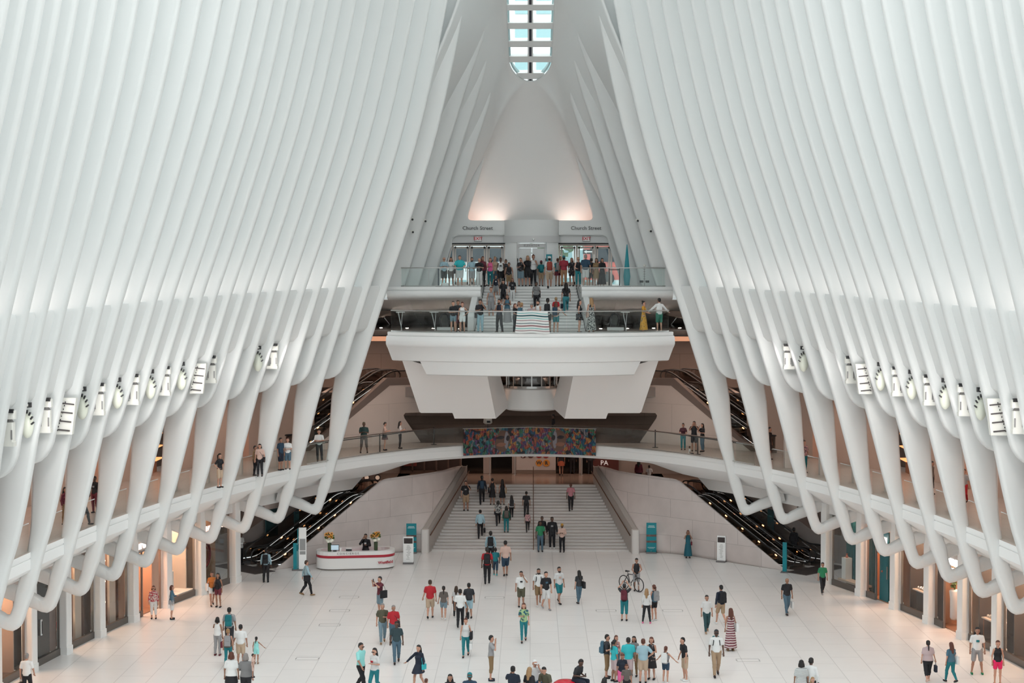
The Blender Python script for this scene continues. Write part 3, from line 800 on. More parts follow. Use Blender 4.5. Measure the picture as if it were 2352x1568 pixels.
def marble(s):
    base = [(5.9, 94.3), (6.4, 94.5), (7.2, 94.3), (8.3, 93.7), (9.9, 92.0), (11.5, 90.3), (13.2, 88.6)]
    top = [(4.0, 101.6, 3.98), (4.6, 99.6, 4.02), (5.6, 97.4, 4.08), (7.0, 95.2, 4.12), (8.0, 94.2, 4.1), (10.6, 91.4, 2.1), (13.2, 88.6, .02)]
    us = [k/40 for k in range(41)]
    kb = [0, .06, .16, .3, .52, .74, 1]; kt = [0, .1, .22, .36, .44, .72, 1]
    B = lambda u: Vector((cinterp(u, kb, [p[0] for p in base]), cinterp(u, kb, [p[1] for p in base]), 0))
    T = lambda u: Vector((cinterp(u, kt, [p[0] for p in top]), cinterp(u, kt, [p[1] for p in top]), interp(u, kt, [p[2] for p in top])))
    def Lc(v):   # left boundary: up the post then along the stair parapet
        if v < .25: return Vector((5.9, 94.3, 1.3*v/.25))
        t = (v-.25)/.75; return Vector((lerp(5.9, 4.0, t), lerp(94.3, 101.6, t), lerp(1.3, 3.98, t)))
    vs = [k/20 for k in range(21)]
    rows = []
    for v in vs:
        row = []
        for u in us:
            # coons
            Rc = lerp(B(1), T(1), v)
            p = (1-v)*B(u)+v*T(u) + (1-u)*Lc(v)+u*Rc - ((1-u)*(1-v)*B(0)+u*(1-v)*B(1)+(1-u)*v*T(0)+u*v*T(1))
            # keep the wall upright right of the stair
            k = sstep(.0, .25, u)
            q = Vector((lerp(B(u).x, T(u).x, v), lerp(B(u).y, T(u).y, v**1.6), T(u).z*v))
            p = p.lerp(q, k)
            row.append((s*p.x, p.y, p.z))
        rows.append(row)
    b = MB(); b.grid(rows)
    sd = 'left' if s < 0 else 'right'
    o = b.obj('wall_marble_'+sd, MARBLE, smooth=True)
    sol = o.modifiers.new('s', 'SOLIDIFY'); sol.thickness = .3; sol.offset = -1 if s > 0 else 1
    tag(o, 'curved marble wall between the big stair and the %s escalators' % sd, 'wall', kind='structure')
    # parapet beside the stair with handrail
    b = MB()
    a = [(5.62, 94.15, 0), (5.62, 94.15, 1.28), (3.75, 101.5, 3.95), (3.75, 101.9, 3.95), (3.75, 101.9, 0)]
    a = [(s*x, y, z) for x, y, z in a]; a2 = [(x+s*.3, y, z) for x, y, z in a]
    b.add(a+a2, [(0, 1, 2, 3, 4), (9, 8, 7, 6, 5)]+[(i, (i+1) % 5, 5+(i+1) % 5, 5+i) for i in range(5)])
    o = b.obj('stair_parapet', mat('stair_parapet_stone', (.42, .385, .36), .45)); bv = o.modifiers.new('b', 'BEVEL'); bv.width = .06; bv.segments = 3
    tag(o, 'stone parapet along the %s side of the big stair' % sd, 'parapet', kind='structure')
    b = MB(); b.rbox((s*5.78, 94.1, .66), (.42, .5, 1.32), .12); o = b.obj('stair_post', mat('post_stone', (.62, .59, .57), .45)); tag(o, 'pale end post at the foot of the big stair, %s side' % sd, 'post', kind='structure')
    r_ = empty('handrail', (s*5.5, 94.4, 0), 0, 'brown handrail on the %s parapet of the big stair' % sd, 'handrail')
    b = MB(); b.tube([(0, 0, .95), (s*-1.86, 7.1, 3.65), (s*-1.86, 7.4, 3.65)], .03); b.obj('rail', mat('bronze_rail', (.16, .08, .05), .35, .5), r_)
    b = MB()
    for t in (.08, .36, .64, .92):
        p = Vector((0, 0, .95)).lerp(Vector((s*-1.86, 7.1, 3.65)), t); b.tube([p, p+Vector((s*.16, 0, -.05))], .012, 6)
    b.obj('bracket', CHROME, r_)
marble(-1); marble(1)
# central handrail of the big stair
r_ = empty('handrail', (.18, 94.8, 0), 0, 'thin central handrail dividing the big stair', 'handrail')
b = MB(); b.tube([(0, -.15, .1), (0, -.15, .92), (0, 0, 1.0), (0, 6.9, 3.9), (0, 7.3, 3.9), (0, 7.3, 2.95)], .022); b.obj('rail', mat('bronze_rail', (0, 0, 0)), r_)
b = MB()
for t in (.2, .4, .6, .8): b.tube([(0, 6.9*t, 1+2.9*t), (0, 6.9*t, ZL*t+.1)], .014, 6)
b.obj('post', MATS['bronze_rail'], r_)
# back wall of landing: dark openings, sign panel
YW = 107.2
b = MB(); b.cur = 0
def bx(px0, px1, pz0, pz1, y, d): # box from pixels on plane y
    x0 = aty(px0, 1060, y).x; x1 = aty(px1, 1060, y).x; return b.box(((x0+x1)/2, y+d/2, (pz0+pz1)/2), (x1-x0, d, pz1-pz0))
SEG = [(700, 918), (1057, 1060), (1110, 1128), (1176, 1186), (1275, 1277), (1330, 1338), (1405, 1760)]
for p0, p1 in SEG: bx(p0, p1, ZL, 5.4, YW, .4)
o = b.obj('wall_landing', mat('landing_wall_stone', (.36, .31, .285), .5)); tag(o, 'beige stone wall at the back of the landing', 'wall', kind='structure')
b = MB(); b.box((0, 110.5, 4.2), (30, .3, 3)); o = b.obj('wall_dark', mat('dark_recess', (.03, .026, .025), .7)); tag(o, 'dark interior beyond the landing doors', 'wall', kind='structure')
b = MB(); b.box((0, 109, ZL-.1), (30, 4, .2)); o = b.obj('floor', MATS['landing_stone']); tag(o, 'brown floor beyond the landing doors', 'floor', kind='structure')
b = MB(); b.box((0, 105.5, 5.45), (30, 11, .08)); o = b.obj('ceiling_landing', mat('landing_ceiling', (.35, .31, .29), .6)); tag(o, 'low ceiling over the landing', 'ceiling', kind='structure')
p0 = aty(1186, 1079, YW-.1); p1 = aty(1276, 1079, YW-.1)
r_ = empty('subway_sign', ((p0.x+p1.x)/2, YW-.15, p0.z), 0, 'white subway wall panel with round line symbols above the stair', 'sign')
b = MB(); b.box((0, .1, 1.0), (p1.x-p0.x, .2, 2.0)); b.obj('panel', mat('subway_panel', (.5, .46, .44), .5), r_)
b = MB(); b.box((0, .12, -.12), (p1.x-p0.x, .2, .24)); b.obj('base', mat('sign_base_brown', (.22, .17, .14), .5), r_)
for px, py, ch, c in ((1202, 1044, 'J', (.09, .035, .03)), (1219, 1044, 'Z', (.09, .035, .03)), (1238, 1044, '2', (.28, .03, .03)), (1254, 1044, '3', (.28, .03, .03)), (1238, 1063, 'W', (.65, .27, .04)), (1255, 1063, 'R', (.65, .27, .04))):
    q = aty(px, py, YW-.17)-Vector(r_.location)
    b = MB(); b.tube([(q.x, -.04, q.z), (q.x, .0, q.z)], .215, 24); d_ = b.obj('line_symbol', mat('sym_%s' % ch, c, .5), r_)
    t = text_mesh(ch, .30, DK if ch in 'WR' else mat('sign_white', (0, 0, 0)), 'lettering', d_, .004, bold=.012); t.location = (q.x, -.046, q.z); t.rotation_euler = (PI/2, 0, 0)
# thin poles in front
for px, nm in ((1125, 'left'), (1183, 'beside the subway panel'), (1336, 'right')):
    p = aty(px, 1090, 106.4); b = MB(); b.tube([(0, 0, 0), (0, 0, 2.5)], .03); b.tube([(0, 0, 0), (0, 0, .03)], .09)
    o = b.obj('slim_pole', CHROME); o.location = (p.x, 106.4, ZL); tag(o, 'slim steel pole on the landing, %s' % {'left': 'at the top left of the stair', 'right': 'at the top right of the stair'}.get(nm, nm), 'pole')
# shop windows on the landing (left) and PA sign (right)
r_ = empty('kiosk_window', (aty(990, 1084, YW-.1).x, YW-.1, ZL), 0, 'dark shop window with glazing bars on the landing, left of the stair', 'shop window')
w0 = aty(920, 1084, YW-.1).x-r_.location.x; w1 = aty(1057, 1084, YW-.1).x-r_.location.x
b = MB(); b.box(((w0+w1)/2, .3, 1.3), (w1-w0, .1, 2.3)); b.obj('backing', mat('kiosk_dark', (.05, .03, .025), .4), r_)
b = MB()
for k in range(6): b.box((lerp(w0, w1, k/5), 0, 1.3), (.09, .1, 2.4))
b.box(((w0+w1)/2, 0, .1), (w1-w0, .1, .2)); b.box(((w0+w1)/2, 0, 1.9), (w1-w0, .08, .06)); b.obj('frame', mat('kiosk_frame', (.10, .065, .05), .4), r_)
b = MB()
for k in range(9): b.box((w0+.25+k*.11, .12, 2.1), (.03, .04, .6))
for k in range(6): b.box((w0+1.5+k*.11, .12, 2.05), (.03, .04, .5))
b.obj('hanging_goods', mat('kiosk_goods', (.5, .3, .22), .6), r_)
b = MB(); b.box((w0+2.6, .15, 1.4), (.9, .15, .25)); b.box((w0+.6, .15, .6), (.8, .15, .3)); b.obj('display_shelf', mat('kiosk_red', (.2, .05, .04), .6), r_)
r_ = empty('shop_sign', (aty(1388, 1063, YW-.3).x, YW-.3, aty(1388, 1063, YW-.3).z), 0, 'white PA lettering on a dark red shop front at the top of the stair', 'sign')
b = MB(); b.box((.1, .1, .05), (1.6, .1, 1.4)); b.obj('panel', mat('dark_red_front', (.1, .025, .02), .5), r_)
t = text_mesh('PA', .42, mat('lit_letter', (.8, .8, .8), .5, emit=(1, .9, .85), es=.25), 'lettering', r_, .02); t.rotation_euler = (PI/2, 0, 0)
# ================================================================== banner
ART = bpy.data.materials.new('banner_print'); ART.use_nodes = True
nt = ART.node_tree; B_ = nt.nodes['Principled BSDF']; B_.inputs['Roughness'].default_value = .6
tc = nt.nodes.new('ShaderNodeTexCoord')
n1 = nt.nodes.new('ShaderNodeTexNoise'); n1.inputs['Scale'].default_value = 1.6; n1.inputs['Detail'].default_value = 3; n1.inputs['Distortion'].default_value = 1.5
mxv = nt.nodes.new('ShaderNodeMix'); mxv.data_type = 'VECTOR'; mxv.inputs[0].default_value = .35
nt.links.new(tc.outputs['Object'], n1.inputs['Vector']); nt.links.new(tc.outputs['Object'], mxv.inputs[4]); nt.links.new(n1.outputs['Color'], mxv.inputs[5])
vo = nt.nodes.new('ShaderNodeTexVoronoi'); vo.inputs['Scale'].default_value = 8.5
nt.links.new(mxv.outputs[1], vo.inputs['Vector'])
sp = nt.nodes.new('ShaderNodeSeparateColor'); nt.links.new(vo.outputs['Color'], sp.inputs[0])
cr = nt.nodes.new('ShaderNodeValToRGB'); e = cr.color_ramp.elements
cols = [(.02, .02, .03), (.38, .10, .05), (.03, .16, .18), (.45, .20, .06), (.10, .05, .14), (.06, .18, .10), (.30, .06, .07), (.22, .20, .22), (.02, .09, .17), (.12, .05, .04)]
e[0].position = 0; e[0].color = (*cols[0], 1); e[1].position = 1; e[1].color = (*cols[-1], 1)
for i in range(1, 9): k = e.new(i/9); k.color = (*cols[i], 1)
cr.color_ramp.interpolation = 'CONSTANT'
nt.links.new(sp.outputs[0], cr.inputs[0])
wv = nt.nodes.new('ShaderNodeTexWave'); wv.inputs['Scale'].default_value = 2.2; wv.inputs['Distortion'].default_value = 14; wv.inputs['Detail'].default_value = 3
nt.links.new(tc.outputs['Object'], wv.inputs['Vector'])
mc = nt.nodes.new('ShaderNodeMix'); mc.data_type = 'RGBA'; mc.blend_type = 'MULTIPLY'; mc.inputs[0].default_value = .6
nt.links.new(cr.outputs[0], mc.inputs[6]); nt.links.new(wv.outputs['Color'], mc.inputs[7]); nt.links.new(mc.outputs[2], B_.inputs['Base Color'])
x0, x1 = -3.76, 3.68; z0, z1 = 5.13, 6.66
rows = []
for k in range(31):
    x = lerp(x0, x1, k/30); y = Y0+47.6*math.sqrt(1-(x/17.6)**2)-.14
    rows.append([(x+(0.05 if k == 0 else 0), y, z1), (x, y-.01+.01*math.sin(k), (z0+z1)/2), (x, y, z0)])
r_ = empty('mural_banner', (0, 97.5, z1), 0, 'long multicoloured painted banner hung on the bridge railing', 'banner')
b = MB(); b.grid([[(x, y-97.5, z-z1) for x, y, z in row] for row in rows]); o = b.obj('cloth', ART, r_); sol = o.modifiers.new('s', 'SOLIDIFY'); sol.thickness = .012
# generic painted heads on the banner: plain light and dark sweeps
for i, (cx, cz, sc_) in enumerate(((-1.55, -.78, 1), (1.6, -.75, -1))):
    b = MB(); y = 97.38-97.5
    for dx, dz, rx, rz, c in ((0, 0, .42, .62, 0), (.2*sc_, .05, .12, .5, 1), (-.12*sc_, .2, .2, .10, 2), (-.1*sc_, -.2, .26, .12, 3), (.28*sc_, .16, .1, .16, 2)):
        b.cur = c; pts = []
        for k in range(18):
            a = 2*PI*k/18; xx = cx+dx+rx*math.cos(a)*(1+.15*math.sin(2*a)); pts.append((xx, Y0+47.6*math.sqrt(1-(xx/17.6)**2)-.16-c*.006-97.5, cz+dz+rz*math.sin(a)))
        b.ext(pts, (0, .004, 0))
    b.obj('painted_head', None, r_, mats=[mat('paint_brown', (.13, .07, .05), .6), mat('paint_pale', (.22, .20, .22), .6), mat('paint_dark', (.02, .015, .02), .6), mat('paint_rust', (.25, .11, .07), .6)])
b = MB(); b.tube([(x0-.03, Y0+47.6*math.sqrt(1-(x0/17.6)**2)-.15-97.5, 0), (0, 97.45-97.5, 0), (x1+.03, Y0+47.6*math.sqrt(1-(x1/17.6)**2)-.15-97.5, 0)], .02); b.obj('hem_rod', CHROME, r_)
# bridge glass railing
pts = []
for k in range(17):
    x = lerp(-11.3, 11.3, k/16); pts.append((x, Y0+47.55*math.sqrt(1-(x/17.6)**2)))
glass_rail('glass_railing', pts, ZB, 1.05, 'curved glass railing with brown top rail along the bridge', mat('brown_rail', (.10, .075, .065), .4))
# ================================================================== escalators
STRIP = mat('escalator_strip_light', (1, 1, 1), .5, emit=(.85, .95, 1), es=1.3)
AMBER = mat('escalator_amber_light', (1, .6, .3), .5, emit=(1, .5, .2), es=9)
ESTEP = mat('escalator_step_metal', (.045, .042, .042), .5, .2)
ETRUSS = mat('escalator_side_panel', (.09, .07, .06), .45, .1)
EGLASS = glass_mat('escalator_glass', (.66, .63, .61), .05, flat=True)
def escalator(bot, top, z0, z1, label, lower_flat=1.2, upper_flat=1.2):
    """bot/top: plan points of the two ends"""
    d = Vector((top[0]-bot[0], top[1]-bot[1], 0)); L = d.length
    rz = math.atan2(d.y, d.x)
    root = empty('escalator', (bot[0], bot[1], z0), rz, label, 'escalator')
    H = z1-z0
    def zc(x):  # centre line profile
        a, c = lower_flat, L-upper_flat
        if x <= a-.4: return 0
        if x >= c+.4: return H
        t = (x-a+.0)/(c-a); z = H*t
        if x < a+.4: u = (x-a+.4)/.8; return H/(c-a)*.4*u*u
        if x > c-.4: u = (c+.4-x)/.8; return H-H/(c-a)*.4*u*u
        return z
    xs = [L*k/48 for k in range(49)]
    b = MB()
    n = int(L/.38)
    for k in range(n):
        x = (k+.5)*L/n; b.box((x, 0, zc(x)-.10), (L/n-.01, 1.0, .22))
    b.obj('steps', ESTEP, root)
    for s in (-1, 1):
        w = s*.62
        b = MB(); b.grid([[(x, w-.07, zc(x)-.45), (x, w-.07, zc(x)+.16), (x, w+.07, zc(x)+.16), (x, w+.07, zc(x)-.45)] for x in xs], close=True); b.f += [[0, 1, 2, 3], [48*4+i for i in range(4)]]; b.m += [0, 0]
        sk = b.obj('skirt', ETRUSS, root)
        b = MB(); b.tube([(x, w-.085*1, zc(x)+.17) for x in xs[2:-2]], .013, 6); b.obj('light_strip', STRIP, sk)
        b = MB(); b.grid([[(x, w-.01, zc(x)+.16), (x, w-.01, zc(x)+.9), (x, w+.01, zc(x)+.9), (x, w+.01, zc(x)+.16)] for x in xs], close=True); b.obj('balustrade', EGLASS, root)
        path = []
        for k in range(7):
            a = -PI/2+PI*k/6; path.append((-.05-.36*math.cos(a), w, .56+.36*math.sin(a)))
        path = path + [(x, w, zc(x)+.93) for x in xs[1:-1]]
        for k in range(7):
            a = PI/2-PI*k/6; path.append((L+.05+.36*math.cos(a), w, H+.56+.36*math.sin(a)))
        b = MB(); b.tube(path, .04, 6); b.obj('handrail', BLACK, root)
    b = MB()
    for k in range(5):
        x = lower_flat+ (L-lower_flat-upper_flat)*(k+.5)/5
        for s in (-1, 1): b.box((x, s*.53, zc(x)+.13), (.12, .03, .05), 0, 0, -math.atan2(H, L-2.4))
    b.obj('marker_light', AMBER, root)
    b = MB(); b.box((-.5, 0, .0), (1.2, 1.1, .03)); b.obj('floor_plate', ETRUSS, root)
    return root
S2 = Vector((-.73, .69, 0))
for s in (-1, 1):
    sd = 'left' if s < 0 else 'right'
    m = lambda p: (p[0]*(-s), p[1])
    for j in (0, 1):
        off = S2*(.95+1.75*j)
        bt = (-13.2+off.x, 88.75+off.y); tp = (-7.6+off.x, 94.65+off.y)
        escalator(m(bt), m(tp), 0, ZL, '%s escalator from the main floor, beside the %s marble wall' % (['front', 'rear'][j], sd) if j == 0 else 'rear escalator from the main floor, farther from the %s marble wall' % sd)
        off = Nn*(.8+1.7*j)
        bt = Vector((-13.2, 92.5, 0))+off; tp = Vector((-6.9, 98.1, 0))+off
        escalator(m(bt), m(tp), ZB, ZM, '%s upper escalator behind the beige bridge wall, %s of the piers' % (['front', 'rear'][j], sd))
    # grey guard wall behind the lower escalators
    b = MB()
    o1 = S2*3.75
    P = [(-14.6+o1.x, 87.3+o1.y), (-7.2+o1.x, 95.1+o1.y)]
    P = [m(p) for p in P]
    b.ext([(P[0][0], P[0][1], 0), (P[0][0], P[0][1], 1.4), (lerp(P[0][0], P[1][0], .3), lerp(P[0][1], P[1][1], .3), 1.6), (lerp(P[0][0], P[1][0], .85), lerp(P[0][1], P[1][1], .85), 4.3), (P[1][0], P[1][1], 4.4), (P[1][0], P[1][1], 0)], (0, .25, 0))
    o = b.obj('wall_guard_'+sd, mat('guard_wall_stone', (.30, .27, .26), .5)); tag(o, 'grey guard wall behind the %s lower escalators' % sd, 'wall', kind='structure')
    # dark wall far behind at main floor level
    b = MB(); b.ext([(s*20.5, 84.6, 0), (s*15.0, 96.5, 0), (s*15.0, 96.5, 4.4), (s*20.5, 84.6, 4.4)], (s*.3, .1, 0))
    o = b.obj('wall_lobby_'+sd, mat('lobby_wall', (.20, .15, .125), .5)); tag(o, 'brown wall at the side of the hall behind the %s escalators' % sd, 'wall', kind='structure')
    q = (m((-14.9, 88.9)))
    b = MB(); b.box((q[0], q[1], .015), (1.3, 3.6, .03), -s*R(46)); o = b.obj('entrance_mat', mat('dark_mat', (.06, .05, .05), .8)); tag(o, 'dark floor mat at the foot of the %s escalators' % sd, 'mat')

for s in (-1, 1):
    b = MB(); b.ext([(s*23.5, 82.5, 0), (s*15.5, 99, 0), (s*15.5, 99, 14), (s*23.5, 82.5, 14)], (s*.3, .2, 0))
    b.ext([(s*23.5, 82.5, 11.5), (s*15.5, 99, 11.5), (s*7.5, 99, 13.0), (s*9.5, 88.0, 13.0)], (0, 0, .3))
    o = b.obj('wall_outer_'+('left' if s < 0 else 'right'), mat('outer_wall', (.30, .24, .21), .6)); tag(o, 'brown outer wall closing the %s corner of the hall' % ('left' if s < 0 else 'right'), 'wall', kind='structure')

for s in (-1, 1):
    b = MB(); b.box((s*17.6, 108.9, 7.2), (12.4, .3, 15)); o = b.obj('wall_back_'+('left' if s < 0 else 'right'), MATS['outer_wall']); tag(o, 'brown back wall beyond the %s escalators' % ('left' if s < 0 else 'right'), 'wall', kind='structure')
# ================================================================== skylight
def spine(k):
    yc, zc, W, a, bb = shrow(k); return yc, zc
sk = empty('window_1', (0, 97.7, 26.13), 0, 'long glazed skylight along the spine with white cross bars and dark centre mullion', 'skylight', kind='structure')
o0 = Vector((0, 97.7, 26.13))
ks = [4.0+k*.08 for k in range(63)]
pts = [spine(k) for k in ks]
b = MB(); b.grid([[(x, y-97.7, z-26.13+.02) for x in (-.07, .07)]+[(x, y-97.7, z-26.13+.30) for x in (.07, -.07)] for y, z in pts], close=True); b.f += [[0, 1, 2, 3]]; b.m += [0]
b.obj('centre_mullion', mat('mullion_dark', (.03, .035, .05), .4), sk)
b = MB()
for s in (-1, 1):
    b.grid([[(s*.07, y-97.7, z-26.13+.02), (s*.15, y-97.7, z-26.13+.02), (s*.15, y-97.7, z-26.13+.30), (s*.07, y-97.7, z-26.13+.30)] for y, z in pts], close=True)
b.obj('mullion_cover', WHITE, sk)
# cross bars
bars = []
Lacc = 0; nxt = .45
for i in range(1, len(pts)):
    d = math.hypot(pts[i][0]-pts[i-1][0], pts[i][1]-pts[i-1][1]); Lacc += d
    if Lacc >= nxt:
        bars.append(i); nxt += 1.16
for i in bars:
    (y0, z0), (y1, z1) = pts[i-1], pts[i]
    t = Vector((0, y1-y0, z1-z0)).normalized(); nrm = Vector((0, t.z, -t.y))
    if nrm.z < 0: nrm = -nrm
    c = Vector((0, y1, z1))-o0; w = hs(y1)+.12
    b = MB()
    b.ext([c+Vector((-w, 0, 0))-t*.21, c+Vector((w, 0, 0))-t*.21, c+Vector((w, 0, 0))+t*.21, c+Vector((-w, 0, 0))+t*.21], nrm*.3)
    b.obj('cross_bar', WHITE, sk)
b = MB()
for s in (-1, 1):
    b.grid([[(s*.12, y-97.7, z-26.13+.2), (s*(hs(y)+.2), y-97.7, z-26.13+.2)] for y, z in pts])
b.obj('glass_pane', GLASS, sk)
b = MB()
for s in (-1, 1):
    b.grid([[(s*(hs(y)-.02), y-97.7, z-26.13+.04), (s*(hs(y)-.1), y-97.7, z-26.13+.10), (s*(hs(y)-.1), y-97.7, z-26.13+.26), (s*(hs(y)+.1), y-97.7, z-26.13+.3)] for y, z in pts if hs(y) > .25])
b.obj('side_frame', mat('frame_pale_blue', (.45, .62, .64), .4), sk)
# ================================================================== columns, shopfronts
SHOPW = mat('shop_back_wall', (.62, .50, .42), .6)
PLINTH = mat('shop_plinth_dark', (.10, .085, .075), .35)
SFR = mat('shop_frame', (.30, .28, .27), .35, .5)
def frame_at(y, s, d=0):
    e = .5
    f = lambda yy: xe(yy, 20.2+d, 51+d)
    dx = (f(y+e)-f(y-e))/(2*e)     # <0
    if s < 0: rz = math.atan2(1, -dx); p = (-f(y), y)
    else: rz = math.atan2(-1, -dx); p = (f(y), y)
    return p, rz
cols = [84.95-3.25*k for k in range(0, 13)]
GS = 'white pillars between the shopfronts'
bayname = lambda k, s: '%s wall' % ('left' if s < 0 else 'right')
cproto = {}
for s in (-1, 1):
    for k, y in enumerate(cols):
        p, rz = frame_at(y, s)
        if not cproto:
            b = MB(); b.rbox((0, .0, 2.2), (.50, .46, 4.4), .05); b.rbox((0, .0, .16), (.56, .52, .32), .05)
            c = b.obj('column', WHITE2); cproto[0] = c
        else:
            c = cproto[0].copy(); COL.objects.link(c)
        c.location = (p[0], p[1], 0); c.rotation_euler = (0, 0, rz)
        tag(c, 'white square column between shopfronts on the ground floor, %s' % bayname(k, s), 'column', GS+', '+bayname(k, s), 'structure')
SH_L = ['penh', 'boot', 'bags', 'lights', 'lights2', 'blackdoor', 'plain', 'plain', 'plain']
SH_R = ['tealwin', 'tealdoor', 'darktable', 'flower', 'darktable2', 'keys', 'plain', 'plain', 'plain']
DESC = {'penh': 'brown shopfront window with a round ringed emblem beside the left escalators', 'boot': 'bright shop window with a single boot on display, left wall', 'bags': 'open shop entrance with handbag shelves, left wall',
        'lights': 'dark shop window with a column of small lights next to the handbag shop', 'lights2': 'dark shop window with small lights beside the black door', 'blackdoor': 'shopfront with a tall black door and long white pull handle',
        'tealwin': 'shop window with a teal curtain and white pedestal, right wall', 'tealdoor': 'shopfront with teal door leaf and glowing orange shelves', 'darktable': 'dark shop window with a lit display table, third on the right wall',
        'flower': 'shop entrance with tall vase of white orchids, right wall', 'darktable2': 'dark shop window with a copper legged table, right wall', 'keys': 'rightmost shopfront, dark with lit lettering'}
LETTER = mat('lit_sign_letter', (1, .93, .88), .5, emit=(1, .85, .78), es=1.6)
PINKL = mat('lit_sign_pink', (1, .8, .75), .5, emit=(1, .62, .52), es=1.4)
LAMPD = mat('small_spot_glow', (1, .9, .8), .5, emit=(1, .75, .5), es=25)
INTER = {'penh': (.25, .15, .09), 'boot': (.66, .58, .52), 'bags': (.60, .38, .27), 'lights': (.12, .08, .065), 'lights2': (.12, .08, .065), 'blackdoor': (.02, .02, .022), 'tealwin': (.02, .12, .14),
         'tealdoor': (.35, .16, .09), 'darktable': (.09, .075, .07), 'flower': (.45, .28, .19), 'darktable2': (.10, .085, .08), 'keys': (.12, .10, .09), 'plain': (.45, .34, .28)}
def local(root, x, y, z):
    M = Matrix.Rotation(root.rotation_euler.z, 3, 'Z'); return Vector(root.location)+M @ Vector((x, y, z))
LIGHTS = []
def shopfront(k, s, kind):
    y = (cols[k]+cols[k+1])/2
    p, rz = frame_at(y, s)
    w = 2.72
    root = empty('shopfront', (p[0], p[1], 0), rz, DESC.get(kind, 'plain shopfront bay at the near end of the %s' % bayname(k, s)), 'shopfront', 'shopfronts of the %s' % bayname(k, s))
    H = 3.5 if kind not in ('bags', 'flower') else 2.95
    sx = 1 if s < 0 else 1
    # header bulkhead, plinth, frame, glass
    b = MB(); b.box((0, .25, (H+4.4)/2), (w+.1, .35, 4.4-H)); b.obj('header', mat('shop_header', (.50, .44, .41), .5) if kind not in ('penh', 'lights', 'lights2') else mat('shop_header_brown', (.17, .12, .095), .45), root)
    open_ = kind in ('bags', 'flower', 'tealdoor')
    b = MB(); b.box((0, .10, .14), (w, .12, .28)) if not open_ else b.box((-.95, .10, .14), (.9, .12, .28)); b.obj('plinth', PLINTH, root)
    b = MB()
    fw = .05
    xs = (-w/2+.03, w/2-.03) if not open_ else (-w/2+.03, -.5, w/2-.03)
    for x in xs: b.box((x, .10, H/2), (fw, .09, H))
    b.box((0, .10, H-.03), (w, .09, .06)); b.obj('frame', SFR, root)
    b = MB()
    if open_: b.box((-.95, .10, H/2+.12), (.85, .02, H-.3))
    else: b.box((0, .10, H/2+.12), (w-.08, .02, H-.3))
    b.obj('glass_pane', SHOPGLASS, root)
    b = MB(); b.cur = 0
    dep = 2.6 if kind not in ('penh', 'tealwin', 'blackdoor') else .9
    b.box((0, dep, 1.9), (w, .1, 3.8))
    if dep > 1:
        b.box((-w/2+.03, dep/2+.3, 1.9), (.06, dep-.4, 3.8)); b.box((w/2-.03, dep/2+.3, 1.9), (.06, dep-.4, 3.8))
    b.obj('interior_wall', mat('shop_int_'+kind, INTER[kind], .6), root)
    b = MB(); b.box((0, dep/2+.2, 3.75), (w, dep-.1, .08)); b.obj('interior_ceiling', mat('shop_ceiling', (.6, .55, .5), .6), root)
    b = MB(); b.box((0, dep/2+.1, .02), (w, dep-.2, .04)); b.obj('interior_floor', mat('shop_floor_'+('warm' if open_ else 'dark'), (.30, .17, .11) if open_ else (.08, .06, .05), .3), root)
    e = {'penh': 45, 'boot': 95, 'bags': 100, 'lights': 120, 'lights2': 120, 'blackdoor': 8, 'tealwin': 45, 'tealdoor': 90, 'darktable': 120, 'flower': 100, 'darktable2': 110, 'keys': 110, 'plain': 80}[kind]
    LIGHTS.append((local(root, 0, min(1.3, dep*.55), 3.62), e*1.1, (1.0, .60, .38), 1.6, rz))
    if kind == 'penh':
        for r_, rr in ((.62, .055), (.44, .02), (.78, .012)):
            b = MB(); pts = [(.15+r_*math.cos(2*PI*i/32), dep-.08, 1.55+r_*math.sin(2*PI*i/32)) for i in range(33)]; b.tube(pts, rr, 6); b.obj('emblem_ring', mat('emblem_maroon', (.16, .02, .03), .5) if rr != .012 else mat('emblem_fine', (.4, .3, .25), .5), root)
        t = text_mesh('h', .62, MATS['emblem_maroon'], 'emblem_letter', root, .02, bold=.03); t.location = (.15, dep-.07, 1.55); t.rotation_euler = (PI/2, 0, 0)
        t = text_mesh("PENHALIGON'S", .36, PINKL, 'lettering', root, .03); t.location = (-.35, .04, 3.02); t.rotation_euler = (PI/2, 0, 0)
    if kind == 'bags':
        t = text_mesh('STUART WEITZMAN', .33, LETTER, 'lettering', root, .03, bold=.008); t.location = (-.25, .04, 3.16); t.rotation_euler = (PI/2, 0, 0)
        for z in (.7, 1.5, 2.3):
            b = MB(); b.box((0, dep-.35, z), (w-.2, .5, .06)); b.obj('shelf', mat('pale_tan_shelf', (.85, .65, .5), .5), root)  # pale warm tan shelf boards
        for i, (x, z, c) in enumerate(((-.8, 2.33, (.05, .07, .10)), (-.15, 2.33, (.015, .015, .018)), (.6, 2.33, (.02, .02, .02)), (-.5, 1.53, (.3, .18, .1)), (.4, 1.53, (.02, .02, .02)))):
            q = local(root, x, dep-.4, z)
            h = empty('handbag', q, rz, ['navy handbag on the top shelf, nearest the camera', 'black handbag in the middle of the top shelf', 'black handbag at the far end of the top shelf', 'tan handbag on the middle shelf', 'black handbag on the middle shelf'][i]+' of the handbag shop', 'handbag', 'handbags on the shelves')
            b = MB(); b.rbox((0, 0, .15), (.34, .14, .30), .05); b.obj('body', mat('bag_%d' % i, c, .4), h)
            b = MB(); b.tube([(-.13, 0, .28), (-.1, 0, .5), (0, 0, .58), (.1, 0, .5), (.13, 0, .28)], .012, 6); b.obj('handle', MATS['bag_%d' % i], h)
